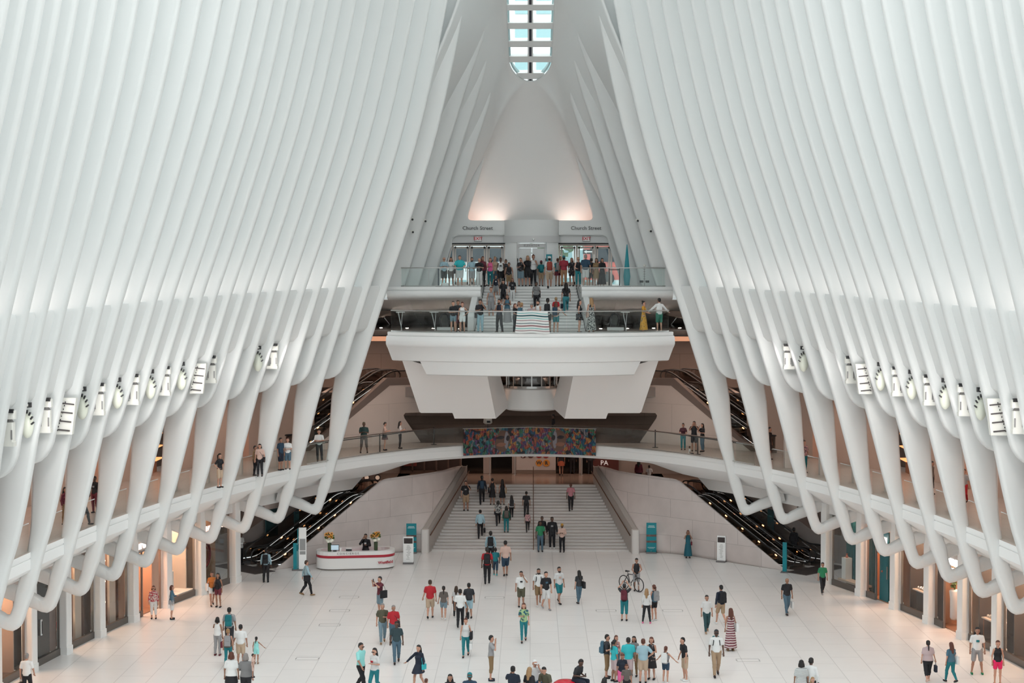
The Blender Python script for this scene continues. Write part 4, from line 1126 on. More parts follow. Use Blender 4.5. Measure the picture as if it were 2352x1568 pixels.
    if kind == 'boot':
        q = local(root, .25, .9, .29)
        pd = empty('display_pedestal', q, rz, 'white curved display pedestal in the boot window', 'pedestal')
        b = MB(); b.rbox((0, 0, .5), (.5, .4, 1.0), .08); b.obj('body', WHITE2, pd)
        b = MB(); b.box((0, -.3, .0), (w-.3, .9, .06)); b.obj('platform', WHITE2, pd)
        bt = empty('boot', local(root, .25, .9, 1.32), rz, 'black ankle boot on the white pedestal in the window', 'boot')
        b = MB(); b.tube([(0, 0, .0), (0, 0, .12), (-.01, 0, .3)], [.06, .07, .08], 10); b.tube([(-.02, 0, .05), (.1, 0, .04), (.2, 0, .03)], [.06, .05, .035], 10); b.obj('upper', BLACKP, bt)
        b = MB(); b.box((-.03, 0, -.03), (.06, .07, .07)); b.obj('heel', BLACKP, bt)
    if kind in ('lights', 'lights2'):
        b = MB(); b.box((.25, .8, 1.75), (.30, .3, 3.5)); b.obj('display_column', mat('gloss_black', (.012, .012, .012), .12), root)
        for z in (1.1, 2.0, 2.9):
            b = MB(); b.ball((.25, .62, z), .05); b.obj('spot_lamp', LAMPD, root)
        b = MB(); b.box((.9, .6, 1.7), (.6, .1, 3.4)); b.obj('light_panel', mat('cream_panel', (.75, .6, .5), .5), root)
        b = MB(); b.box((-.5, .75, .45), (1.2, .5, .7)); b.obj('display_base', mat('display_base_wood', (.20, .12, .09), .4), root)
        for i, (x, c, nm) in enumerate(((-.6, (.45, .02, .04), 'red'), (-.25, (.75, .7, .66), 'white'))):
            q = local(root, x, .7, .81)
            g_ = empty('gift_box', q, rz, '%s gift box in the dark window %s' % (nm, 'beside the black door' if kind == 'lights2' else 'next to the handbag shop'), 'box')
            b = MB(); b.box((0, 0, .13), (.26, .26, .26)); b.obj('box_body', mat('gift_'+nm, c, .4), g_)
            b = MB(); b.box((0, -.135, .13), (.1, .01, .12)); b.obj('printed_mark', mat('gift_print', (.5, .4, .4), .5), g_)
        if kind == 'lights':
            q = local(root, -.35, 1.3, 1.4)
            m_ = empty('leather_display', q, rz, 'dark draped leather goods in the window next to the handbag shop', 'display')
            b = MB(); b.tube([(0, 0, -1.2), (0, 0, .9)], .02, 6); b.obj('stand', CHROME, m_)
            b = MB(); b.lathe([(.05, .9), (.22, .7), (.2, .2), (.28, -.2), (.25, -.25)], (0, 0, 0), 12); b.obj('garment', mat('garment_dark', (.03, .03, .035), .5), m_)
    if kind == 'blackdoor':
        b = MB(); b.box((-.15, .2, 1.6), (1.5, .08, 3.2)); d_ = b.obj('door', mat('door_black', (.012, .012, .014), .25), root)
        b = MB(); b.rbox((-.30, .10, 1.45), (.12, .05, .62), .02); b.obj('handle', WHITE2, d_)
        b = MB(); b.rbox((-.30, .085, 1.45), (.06, .05, .5), .02); b.obj('handle_recess', MATS['door_black'], d_)
    if kind == 'tealwin':
        b = MB(); rows = [[(x, .85+.04*math.sin(x*22), z) for x in [-1.0+.03*i for i in range(75)]] for z in (0.1, 3.4)]; b.grid(rows); b.obj('curtain', mat('teal_curtain', (.02, .13, .16), .7), root)
        pd = empty('display_pedestal', local(root, -.85, .6, .29), rz, 'white block pedestal before the teal curtain', 'pedestal')
        b = MB(); b.box((0, 0, .55), (.4, .35, 1.1)); b.obj('body', WHITE2, pd)
        b = MB(); b.lathe([(.05, 1.1), (.08, 1.16), (.03, 1.22), (.06, 1.3)], (0, 0, 0), 10); b.obj('ornament', mat('coral', (.5, .15, .1), .5), pd)
        b = MB(); b.box((0, .55, .3), (w-.3, .5, .1)); b.obj('window_ledge', mat('cream_panel', (0, 0, 0)), root)
    if kind == 'tealdoor':
        b = MB(); b.box((-.05, .3, 1.65), (.85, .07, 3.3)); d_ = b.obj('door', mat('teal_door', (.015, .14, .17), .35), root)
        b = MB(); b.box((.3, .24, 1.4), (.04, .05, .6)); b.obj('handle', CHROME, d_)
        b = MB(); b.ball((-.2, .25, 1.4), .05); b.obj('knob', mat('coral', (0, 0, 0)), d_)
        for z in (.9, 1.5, 2.1, 2.7):
            b = MB(); b.box((.6, dep-.3, z), (1.3, .4, .05)); b.obj('shelf', mat('orange_shelf_glow', (.9, .4, .18), .5, emit=(1, .4, .15), es=.9), root)  # emissive boards imitate the warm-lit shop interior
        t = text_mesh('MYTH', .36, LETTER, 'lettering', root, .03, bold=.01); t.location = (.1, .06, 2.95); t.rotation_euler = (PI/2, 0, 0)
    if kind in ('darktable', 'darktable2'):
        q = local(root, -.5, .8, .04)
        tb = empty('display_table', q, rz, 'lit display table with glass objects in the third window on the right wall' if kind == 'darktable' else 'copper legged display table in the dark window on the right wall', 'table')
        b = MB(); b.box((0, 0, .95), (1.3, .55, .05)); b.obj('table_top', mat('table_top_pale', (.85, .7, .6), .3), tb)  # pale warm table top colour
        if kind == 'darktable':
            b = MB(); b.box((.15, 0, .48), (.9, .5, .9)); b.obj('table_base', BLACKP, tb)
        else:
            for xx in (-.6, .6):
                b = MB(); b.tube([(xx, -.2, 0), (xx, -.2, .93)], .015, 6); b.obj('leg', mat('copper', (.4, .17, .1), .3, .8), tb)
        for i in range(5):
            g_ = empty('display_object', local(root, -1.0+.25*i, .75, .975+.04), rz, 'small shiny object on the %s table, one of a row' % ('lit display' if kind == 'darktable' else 'copper legged'), 'ornament', 'shiny objects on the %s table' % kind.replace('darktable2', 'copper legged').replace('darktable', 'lit display'))
            b = MB(); b.ball((0, 0, .06+.02*(i % 3)), .06+.02*(i % 3)); b.obj('globe', mat('shiny_glass', (.8, .75, .7), .1, .6), g_)
            b = MB(); b.lathe([(.05, -.03), (.05, 0)], (0, 0, 0), 10); b.obj('foot', BLACKP, g_)
        for i in range(2):
            b = MB(); b.ball((.3, .6+.2*i, 2.0+.3*i), .03); b.obj('spot_lamp', LAMPD, root)
    if kind == 'flower':
        v = empty('orchid_vase', local(root, -.85, .75, .29), rz, 'tall white floor vase with white orchids, right wall entrance', 'vase')
        b = MB(); b.lathe([(.16, 0), (.2, .1), (.2, .9), (.24, 1.25), (.20, 1.3)], (0, 0, 0), 16); b.obj('vase', WHITE2, v, smooth=True)
        rr = random.Random(3); b = MB()
        for i in range(6): b.tube([(0, 0, 1.25), (rr.gauss(0, .1), rr.gauss(0, .08), 1.8), (rr.gauss(-.1, .15), rr.gauss(0, .1), 2.3)], .012, 5)
        for i in range(10): b.box((rr.gauss(0, .14), rr.gauss(0, .1), 1.4+rr.random()*.2), (.2, .07, .02), rr.random()*3, rr.random())
        b.obj('stem', mat('stem_green', (.06, .12, .04), .6), v)
        b = MB()
        for i in range(26): b.ball((rr.gauss(-.05, .14), rr.gauss(0, .12), 2.0+rr.random()*.5), .05, n=6, k=4)
        b.obj('blossom', mat('orchid_white', (.8, .76, .74), .6), v)
        t = text_mesh('LONGINES', .38, mat('lit_sign_white', (1, 1, 1), .5, emit=(.95, 1, 1), es=1.8), 'lettering', root, .03, bold=.012); t.location = (.1, .06, 3.0); t.rotation_euler = (PI/2, 0, 0)
        b = MB()
        for i in range(5): b.ext([(.1+.03*i, .05, 2.68-.02*i), (.42-.06*i, .05, 2.76), (.42-.06*i, .05, 2.72)], (0, .03, 0)); b.ext([(.1-.03*i, .05, 2.68-.02*i), (-.22+.06*i, .05, 2.76), (-.22+.06*i, .05, 2.72)], (0, .03, 0))
        b.obj('winged_emblem', MATS['lit_sign_white'], root)
        b = MB()
        for i in range(4): b.box((.75+.1*i, 1.8, .8), (.07, .05, 1.3))
        b.obj('silver_tubes', CHROME, root)
        b = MB(); b.box((.4, 1.4, 1.3), (.12, .5, 2.6)); b.obj('dark_fin', BLACKP, root)
    if kind == 'keys':
        t = text_mesh('MK', .34, LETTER, 'lettering', root, .03, bold=.01); t.location = (.9, .06, 3.0); t.rotation_euler = (PI/2, 0, 0)
for s, lst in ((-1, SH_L), (1, SH_R)):
    for k, kind in enumerate(lst): shopfront(k, s, kind)
# ================================================================== balcony level: pillars, glass, back wall
leg_y = [88.5-3.25*k for k in range(0, 13)]
for s in (-1, 1):
    sd = 'left' if s < 0 else 'right'
    for k, y in enumerate(leg_y[1:11]):
        b = MB(); X = xe(y)+1.05
        b.box((s*X, y+.3, (ZB+9.3)/2), (.5, .5, 9.3-ZB)); o = b.obj('column', mat('balcony_pillar', (.62, .55, .51), .5))
        tag(o, 'pale pillar on the %s balcony, just behind a rib foot' % sd, 'pillar', 'pillars of the %s balcony' % sd, 'structure')
    for k in range(10):
        y0, y1 = leg_y[k+1]+.27, leg_y[k]-.27
        lab = ['at the far end of the balcony, beside the bridge', 'second bay from the bridge', 'third bay from the bridge', 'fourth bay from the bridge', 'fifth bay from the bridge', 'sixth bay from the bridge', 'seventh bay from the bridge', 'eighth bay from the bridge', 'ninth bay from the bridge', 'nearest the camera'][k]
        glass_rail('glass_panel_railing', [(s*(xe(y1)+.06), y1), (s*(xe(y0)+.06), y0)][::1], ZB, .98, 'clear glass balustrade, %s balcony, %s' % (sd, lab), r=.018, post=False)
    # back wall with shop openings
    b = MB(); ys = [46+k*1.625 for k in range(31)]
    for k in range(len(ys)-1):
        if (k//1) % 4 == 2: continue
        a, c = ys[k], ys[k+1]
        fa, fc = xe(a, 22.6, 52.7), xe(c, 22.6, 52.7)
        if s > 0: b.ext([(fa, a, ZB), (fc, c, ZB), (fc, c, 9.6), (fa, a, 9.6)], (.3, 0, 0))
        else: b.ext([(-fa, a, ZB), (-fc, c, ZB), (-fc, c, 9.6), (-fa, a, 9.6)], (-.3, 0, 0))
    o = b.obj('wall_balcony_'+sd, mat('balcony_wall', (.48, .37, .31), .6)); tag(o, 'beige shop wall at the back of the %s balcony' % sd, 'wall', kind='structure')
    for k in range(2, len(ys)-1, 4):
        a = (ys[k]+ys[k+1])/2; X = s*(xe(a, 22.6, 52.7)+.2)
        d_ = empty('balcony_shelf_display', (X, a, ZB), 0, 'shelf display with added warm glow in a shop opening of the %s balcony' % sd, 'shelf', 'shelf displays of the %s balcony' % sd)
        b = MB(); b.box((s*.3, 0, 1.9), (.08, 1.8, 3.8)); b.obj('backing', mat('display_backing', (.30, .14, .08), .5), d_)
        for z in (.7, 1.3, 1.9, 2.5):
            b = MB(); b.box((s*.1, 0, z), (.35, 1.5, .05)); b.obj('shelf', MATS['orange_shelf_glow'], d_)  # glowing boards stand in for warm light inside the opening
    for k in range(0, 10, 1):
        y = leg_y[k]-1.6; LIGHTS.append((Vector((s*(xe(y)+2.6), y, 9.0)), 24, (1.0, .78, .66), 1.6, 0))
# ================================================================== fixtures hung between the ribs
def between(y, z, off): return xe(y)-g(z, y)+off
FIXW = mat('fixture_white', (.78, .77, .72), .4)
def fixture(kind, s, y, place):
    zt = ztong(y)
    sd = 'left' if s < 0 else 'right'
    z = zt+1.75
    x = s*between(y, z, .16)
    lean = s*.27
    if kind == 'W':
        r_ = empty('stage_spotlight', (x, y, z), 0, 'white boxy spotlight between ribs, %s wall, %s' % (sd, place), 'spotlight', 'white boxy spotlights of the %s wall' % sd)
        b = MB(); b.rbox((0, 0, -.12), (.34, .3, .62), .05); b.obj('body', FIXW, r_)
        b = MB(); b.rbox((-s*.02, -.05, .42), (.42, .34, .26), .08); hd = b.obj('lamp_head', FIXW, r_)
        b = MB(); b.box((-s*.04, -.2, .55), (.34, .12, .12)); b.obj('visor', BLACKP, hd)
        b = MB(); b.lathe([(.16, 0), (.06, .14)], (0, 0, .2), 10); b.obj('swivel', mat('fixture_grey', (.25, .24, .24), .4), r_)
        b = MB(); b.box((s*.06, 0, -.5), (.5, .3, .14)); b.obj('bracket', FIXW, r_)
        for q in (-.13, .13):
            b = MB(); b.box((q, -.16, -.2), (.05, .02, .3)); b.obj('cooling_slot', MATS['fixture_grey'], r_)
    elif kind == 'O':
        r_ = empty('stage_spotlight', (x, y, z), 0, 'cream oval spotlight with slots, %s wall, %s' % (sd, place), 'spotlight', 'cream oval spotlights of the %s wall' % sd)
        b = MB(); b.ball((0, 0, -.1), .22, 1, .8, 2.0, 12, 8); b.obj('body', mat('fixture_cream', (.74, .76, .66), .4), r_, smooth=True)
        b = MB()
        for k in range(4):
            a = R(80-k*24); b.box((-s*.22*math.cos(a), -.14, -.1+.44*math.sin(a)), (.05, .1, .11), 0, 0, -s*(PI/2-a)*.6)
        b.obj('dark_slot', BLACKP, r_)
        b = MB(); b.rbox((-s*.04, -.1, .55), (.26, .2, .16), .04); hd = b.obj('lamp_head', BLACKP, r_)
        b = MB(); b.box((-s*.04, -.21, .55), (.12, .02, .08)); b.obj('lens', FIXW, hd)
        b = MB(); b.tube([(0, 0, .6), (0, 0, .85)], .02, 6); b.obj('hanger', MATS['fixture_grey'], r_)
    else:
        r_ = empty('louvre_speaker', (x, y, z-.1), 0, 'white louvred panel with dark slats, %s wall, %s' % (sd, place), 'speaker', 'white louvred panels of the %s wall' % sd)
        b = MB(); b.ext([(-.3, 0, -.75), (.25, 0, -.75), (.4+.0, 0, .5), (-.1, 0, .5)] if s < 0 else [(.3, 0, -.75), (-.25, 0, -.75), (-.4, 0, .5), (.1, 0, .5)], (0, .25, 0)); b.obj('body', FIXW, r_)
        for k in range(4):
            b = MB(); t = k/3; b.box((-s*(lerp(-.02, .12, t)) if s > 0 else lerp(-.02, .14, t), -.02, -.6+t*.9), (.4, .04, .045), 0, 0, -s*.1); b.obj('slat', mat('slat_dark', (.06, .05, .05), .5), r_)
        b = MB()
        for k in range(9): b.box((s*(.24-.035*k) if s < 0 else -( -.24+.035*k), -.02, -.6+k*.12), (.025, .03, .05))
        b.obj('perforation', BLACKP, r_)
SPOTS = []
kinds = [(79.6, 'W'), (77.95, 'O'), (73.1, 'W'), (71.5, 'P'), (69.85, 'O'), (68.2, 'W'), (66.6, 'O'), (65.0, 'W'), (63.35, 'O'), (61.7, 'W'), (60.1, 'O'), (58.5, 'P'), (56.85, 'W'), (55.2, 'O'), (53.6, 'W')]
cnt = {}
ordn = [w+' of its kind from the far end' for w in ('first', 'second', 'third', 'fourth', 'fifth', 'sixth', 'seventh')]
for s in (-1, 1):
    cnt = {}
    for y, kd in kinds:
        k = cnt.get(kd, 0); cnt[kd] = k+1
        fixture(kd, s, y-.0, ordn[k])
        if kd != 'P': SPOTS.append((Vector((s*(between(y, ztong(y)+1.9, -.5)), y+.1, ztong(y)+1.9)), s))
    sd = 'left' if s < 0 else 'right'
    for k in range(4):
        y = 86.9-1.625*k-.05; zz = zled(y)-.75
        b = MB(); b.box((0, 0, 0), (.12, .22, .1)); o = b.obj('vent_slot', BLACKP); o.location = (s*between(y, zz, .22), y-.05, zz)
        tag(o, 'small black vent high on the %s wall, %s' % (sd, ordn[k]), 'vent', 'small black vents of the %s wall' % sd)
# glowing strip on the ledge behind the ribs
for s in (-1, 1):
    b = MB(); ys = [44.8+k*1.1 for k in range(40)]
    b.grid([[(s*between(y, zled(y), .95), y, zled(y)+.03), (s*between(y, zled(y), 1.15), y, zled(y)+.03), (s*between(y, zled(y), 1.15), y, zled(y)+.09), (s*between(y, zled(y), .95), y, zled(y)+.09)] for y in ys if y < 86], close=True)
    o = b.obj('ledge_light', mat('ledge_glow', (1, .9, .86), .5, emit=(1, .88, .84), es=10)); tag(o, 'glowing light strip on the ledge behind the %s ribs' % ('left' if s < 0 else 'right'), 'light strip')
# ================================================================== concierge desk
pd = aty(817, 1290, 89.35)
DW = mat('desk_white', (.78, .77, .76), .3); DR = mat('desk_red', (.42, .02, .04), .4)
desk = empty('concierge_desk', (pd.x, 89.35, 0), R(9), 'long white rounded concierge desk with a red band', 'desk')
def stad(Lx, Ly, n=10):
    pts = []
    r = Ly/2
    for k in range(n+1): a = -PI/2+PI*k/n; pts.append((Lx/2-r+r*math.cos(a), r*math.sin(a)))
    for k in range(n+1): a = PI/2+PI*k/n; pts.append((-Lx/2+r+r*math.cos(a), r*math.sin(a)))
    return pts
def ringp(L1, W1, z0, z1, name, m, parent):
    b = MB(); b.prism(stad(L1, W1), z0, z1); o = b.obj(name, m, parent); auto_smooth(o, 30); return o
ringp(3.9, 1.5, 0, .09, 'kick_base', mat('desk_base_grey', (.25, .22, .2), .4), desk)
ringp(4.1, 1.7, .09, .70, 'lower_body', DW, desk)
ringp(4.07, 1.67, .70, .72, 'groove', mat('desk_base_grey', (0, 0, 0)), desk)
ringp(4.1, 1.7, .72, .86, 'red_band', DR, desk)
b = MB()
o_ = stad(4.1, 1.7); i_ = stad(3.6, 1.2); n = len(o_)
b.add([(x, y, .86) for x, y in o_]+[(x, y, 1.08) for x, y in o_]+[(x, y+.08, 1.08) for x, y in i_]+[(x, y+.08, .86) for x, y in i_],
      [(i, (i+1) % n, n+(i+1) % n, n+i) for i in range(n)]+[(n+i, n+(i+1) % n, 2*n+(i+1) % n, 2*n+i) for i in range(n)]+[(2*n+i, 2*n+(i+1) % n, 3*n+(i+1) % n, 3*n+i) for i in range(n)])
b.obj('counter', DW, desk)
t = text_mesh('CONCIERGE', .15, mat('sign_grey_text', (0, 0, 0)), 'lettering', desk, .004, sp=1.5); t.location = (-.45, -.858, .97); t.rotation_euler = (PI/2, 0, 0)
t = text_mesh('Westfield', .22, DR, 'lettering', desk, .004, bold=.006); t.location = (1.5, -.70, .42); t.rotation_euler = (PI/2, 0, R(22)); t.location = (1.5, -.83, .42)
def flowers(x, label):
    q = local(desk, x, -.55, .978)
    v = empty('flower_vase', q, 0, label, 'flowers')
    b = MB(); b.lathe([(.09, 0), (.10, .02), (.10, .42), (.10, .44)], (0, 0, 0), 14); b.obj('vase', mat('vase_green', (.035, .06, .025), .15), v, smooth=True)
    rr = random.Random(int(x*10)+9)
    b = MB()
    for i in range(14): a = rr.random()*6.28; r_ = .15*rr.random()+.06; b.ball((r_*math.cos(a), r_*math.sin(a), .50+rr.random()*.1), .075, n=8, k=5)
    b.obj('white_blossom', mat('hydrangea_white', (.78, .78, .68), .7), v, smooth=True)
    b = MB()
    for i in range(26): a = rr.random()*6.28; b.box((.2*math.cos(a), .2*math.sin(a), .62+rr.random()*.3), (.12, .06, .01), a, rr.random()*2)
    b.obj('leaf', mat('flower_leaf', (.05, .12, .03), .6), v)
    for i in range(15):
        a = 2*PI*i/15+rr.random()*.3; r_ = .08+.16*rr.random(); z = .66+.26*rr.random()
        if i > 9: r_ *= .5; z += .08
        c = Vector((r_*math.cos(a), r_*math.sin(a)-.02, z)); d = Vector((math.cos(a)*.8, math.sin(a)-.7, .3)).normalized()
        q_ = d.to_track_quat('Z', 'Y').to_matrix()
        b = MB()
        for k in range(10):
            an = 2*PI*k/10; p0 = q_ @ Vector((.02*math.cos(an), .02*math.sin(an), 0)); p1 = q_ @ Vector((.085*math.cos(an-.22), .085*math.sin(an-.22), .012)); p2 = q_ @ Vector((.10*math.cos(an), .10*math.sin(an), .02)); p3 = q_ @ Vector((.085*math.cos(an+.22), .085*math.sin(an+.22), .012))
            b.add([c+p0, c+p1, c+p2, c+p3], [(0, 1, 2, 3)])
        s_ = b.obj('sunflower', mat('sunflower_yellow', (.80, .33, .02), .6), v)
        b = MB(); b.ball(c+d*.012, .035, n=8, k=4); b.obj('flower_centre', mat('sunflower_centre', (.06, .03, .015), .8), s_)
flowers(-1.38, 'vase of sunflowers and white blooms at the left end of the concierge desk')
flowers(1.02, 'vase of sunflowers and white blooms at the right end of the concierge desk')
desk.scale = (1, 1, .9)
def onDesk(px, py, z, yoff): return local(desk, (px-817)/44.2, -.62, .975)
m_ = empty('computer_monitor', onDesk(768, 1270, 1.08, -.5), R(4), 'flat screen monitor facing out on the concierge desk', 'monitor')
b = MB(); b.box((0, 0, .2), (.44, .04, .30)); b.obj('bezel', BLACKP, m_)
b = MB(); b.box((0, -.025, .2), (.39, .01, .25)); b.obj('screen', mat('screen_blue', (.35, .45, .5), .2, emit=(.5, .65, .75), es=.35), m_)
b = MB(); b.box((0, 0, .02), (.18, .14, .04)); b.obj('stand', BLACKP, m_)
pr = empty('card_holder', onDesk(800, 1275, 1.085, -.55), 0, 'dark card holder beside the monitor on the concierge desk', 'holder')
b = MB(); b.box((0, 0, .06), (.3, .12, .10)); b.obj('tray', BLACKP, pr)
b = MB()
for k in range(5): b.box((-.12+.06*k, -.02, .13), (.045, .05, .08))
b.obj('leaflets', WHITE2, pr)
wc = empty('paper_cup', onDesk(781, 1270, 1.085, -.55), 0, 'small white container next to the monitor on the desk', 'cup')
b = MB(); b.lathe([(.04, 0), (.055, .14)], (0, 0, 0), 12); b.obj('cup', WHITE2, wc); b = MB(); b.lathe([(.06, .14), (.05, .17)], (0, 0, 0), 12); b.obj('lid', WHITE2, wc)
# ================================================================== signs on the floor
def totem(px, py, w, h, label, kind, yaw=0, z=0):
    p = atz(px, py, z)
    r_ = empty('sign_stand', p, yaw, label, 'sign')
    b = MB(); b.box((0, 0, .04), (w*1.05, .45, .08)); b.obj('foot', mat('sign_foot_grey', (.15, .14, .14), .4), r_)
    b = MB(); b.box((0, 0, h/2+.05), (w, .10, h-.06)); b.obj('panel', WHITE2 if kind == 'white' else TEAL, r_)
    if kind == 'white':
        b = MB(); b.box((0, -.055, h*.86), (w*.86, .01, h*.2)); b.obj('picture', mat('sign_picture', (.04, .03, .03), .5, noise=.9, nscale=9), r_)
        b = MB(); rr = random.Random(px)
        for k in range(11): b.box((rr.uniform(-.06, .06)*w, -.055, h*(.68-.05*k)), (w*(.15+.3*rr.random()), .01, .018))
        b.obj('printed_text', mat('print_grey', (.3, .3, .3), .6), r_)
    elif kind == 'teal':
        b = MB()
        for zz in (.62, .42): b.box((0, -.055, h*zz-.05), (w, .012, .11))
        b.obj('picture', mat('sign_band', (.14, .08, .07), .5, noise=.9, nscale=8), r_)
        b = MB()
        for k, ww in enumerate((.6, .72)): b.box((0, -.055, h*.91-.07*k), (w*ww, .01, .03))
        b.box((0, -.055, h*.2), (w*.75, .01, .02)); b.box((0, -.055, h*.16), (w*.55, .01, .012)); b.lathe([(.045, 0), (.045, .005)], (0, -.055, h*.08), 12)
        b.obj('printed_text', mat('print_white', (.6, .75, .76), .6), r_)
    return r_
totem(938, 1294, .54, 1.42, 'white information sign stand right of the concierge desk', 'white')
totem(945, 1270, .55, 1.62, 'teal sign tower behind the white sign stand, left of the big stair', 'teal')
totem(1496, 1270, .55, 1.66, 'teal sign tower right of the big stair', 'teal', R(-4))
totem(1657, 1290, .46, 1.38, 'white information sign stand against the right marble wall', 'white', R(-22))
def bladesign(px, py, label, ws, yaw):
    p = atz(px, py, 0); r_ = empty('blade_sign', p, yaw, label, 'sign')
    x = 0
    for i, (w, h, m, nm) in enumerate(ws):
        b = MB(); b.box((x+w/2, 0, h/2+.06), (w-.03, .1, h)); o = b.obj(nm, m, r_)
        if nm == 'map_panel':
            b = MB(); b.box((x+w/2, -.055, h*.62), (w*.7, .01, h*.28)); b.box((x+w/2, -.055, h*.42), (w*.7, .01, h*.08)); b.obj('printed_map', mat('print_grey', (0, 0, 0)), o)
        x += w
    b = MB(); b.box((x/2, 0, .03), (x+.1, .5, .06)); b.obj('foot', mat('sign_foot_grey', (0, 0, 0)), r_)
    return r_
bladesign(673, 1309, 'tall folded directory sign, teal and white, left of the concierge desk', [(.22, 1.35, TEAL, 'teal_panel'), (.07, 2.1, TEAL, 'teal_edge'), (.42, 2.15, WHITE2, 'map_panel')], R(6))
bladesign(1797, 1314, 'narrow teal directory sign at the foot of the right escalators', [(.24, 1.5, TEAL, 'teal_panel')], R(-20))
# spindle on the upper platform
p = Vector((aty(1440, 600, 93.9).x, 93.9, ZU))
r_ = empty('feather_flag', p, 0, 'tall slender teal flag standing on the upper platform by the railing', 'flag')
b = MB(); b.lathe([(.13, 0), (.19, .55), (.14, 1.0), (.05, 2.05), (.02, 2.3)], (0, 0, 0), 10, 1, .35); b.obj('sail', TEAL, r_)
b = MB(); b.box((0, 0, .02), (.4, .3, .04)); b.obj('foot', BLACKP, r_)
# monument sign on teal wall behind elevator
r_ = empty('wall_poster', (aty(1261, 592, 98).x, 97.6, aty(1261, 592, 97.6).z), 0, 'small teal poster on the right side of the elevator housing', 'poster')
b = MB(); b.box((0, 0, 0), (.34, .03, .4)); b.obj('sheet', TEAL, r_); b = MB(); b.box((0, -.02, .08), (.2, .01, .03)); b.box((0, -.02, .0), (.24, .01, .015)); b.obj('printed_text', MATS['print_white'], r_)
# stanchions with belts
def stanchion(p, label, belt=None, h=1.0, m=None):
    r_ = empty('belt_stanchion', p, 0, label, 'stanchion')
    b = MB(); b.lathe([(.17, 0), (.17, .02), (.03, .04)], (0, 0, 0), 16); b.obj('base', BLACKP, r_)
    b = MB(); b.tube([(0, 0, .03), (0, 0, h)], .032, 10); b.obj('post', m or BLACKP, r_)
    if belt is not None:
        v = Vector(belt)-Vector(p); d = Vector((-v.y, v.x, 0)).normalized()*.006
        b = MB(); b.ext([d+Vector((0, 0, h-.1)), v+d+Vector((0, 0, h-.1)), v+d+Vector((0, 0, h-.05)), d+Vector((0, 0, h-.05))], -2*d); b.obj('belt', BLACKP, r_)
for s, sd in ((-1, 'left'), (1, 'right')):
    x = -5.55*(-s) if s > 0 else -5.55
    x = s*(5.45 if s < 0 else 7.1)
    x = -5.45 if s < 0 else 6.95
    a = Vector((x, Y0+47.7*math.sqrt(1-(x/17.6)**2)+1.6, ZB)); x2 = s*11.4; c = Vector((x2, Y0+47.7*math.sqrt(1-(x2/17.6)**2)+.9, ZB))
    mid = a.lerp(c, .45)
    stanchion(a, 'black belt stanchion on the %s part of the bridge, nearest the banner' % sd, mid)
    stanchion(mid, 'black belt stanchion on the bridge between %s visitors' % sd, c)
stanchion((aty(1007, 655, 93.9).x, 93.9, ZU), 'dark stanchion by the left railing of the upper platform', (aty(1007, 655, 93.9).x+.0, 95.0, ZU), m=mat('navy_post', (.02, .04, .07), .4))
stanchion((aty(1423, 655, 94.5).x, 94.5, ZU), 'dark stanchion in front of the right street doors', (aty(1399, 655, 95.2).x, 95.2, ZU))
stanchion((aty(1399, 655, 95.2).x, 95.2, ZU), 'dark stanchion behind the women near the right doors')
# white box, equipment on the upper platform
r_ = empty('white_crate', (aty(1023, 653, 93.6).x, 93.6, ZU), 0, 'small white crate on the floor by the left upper railing', 'crate')
b = MB(); b.rbox((0, 0, .09), (.36, .24, .18), .03); b.obj('body', WHITE2, r_); b = MB(); b.rbox((0, 0, .195), (.38, .26, .03), .03); b.obj('lid', WHITE2, r_)
r_ = empty('camera_stand', (aty(1480, 655, 93.7).x, 93.7, ZU), 0, 'small equipment stand with two dark boxes on the right upper platform', 'stand')
b = MB(); b.tube([(0, 0, 0), (0, 0, 1.15)], .015, 6)
for k in range(6): b.box((0, 0, .3+k*.13), (.12, .03, .02))
b.obj('pole', MATS['fixture_grey'], r_)
for dx in (-.16, .16):
    b = MB(); b.box((dx, 0, .28), (.2, .14, .12)); b.obj('battery_box', BLACKP, r_)
b = MB(); b.ball((0, 0, 1.15), .08); b.obj('sensor_head', FIXW, r_)
# little cameras on the far ribs
for i, (px, py) in enumerate(((946, 502), (976, 506), (947, 531), (1463, 505), (1493, 501), (1493, 529))):
    p = aty(px, py, 93.1); r_ = empty('security_camera', p, 0, 'tiny security camera on the far %s ribs, %s' % ('left' if px < 1218 else 'right', ['upper outer', 'upper inner', 'lower', 'upper inner', 'upper outer', 'lower'][i]), 'camera')
    b = MB(); b.box((0, 0, 0), (.14, .2, .12)); b.obj('body', FIXW, r_); b = MB(); b.ball((.04, -.1, -.05), .06); b.obj('lens', BLACKP, r_)
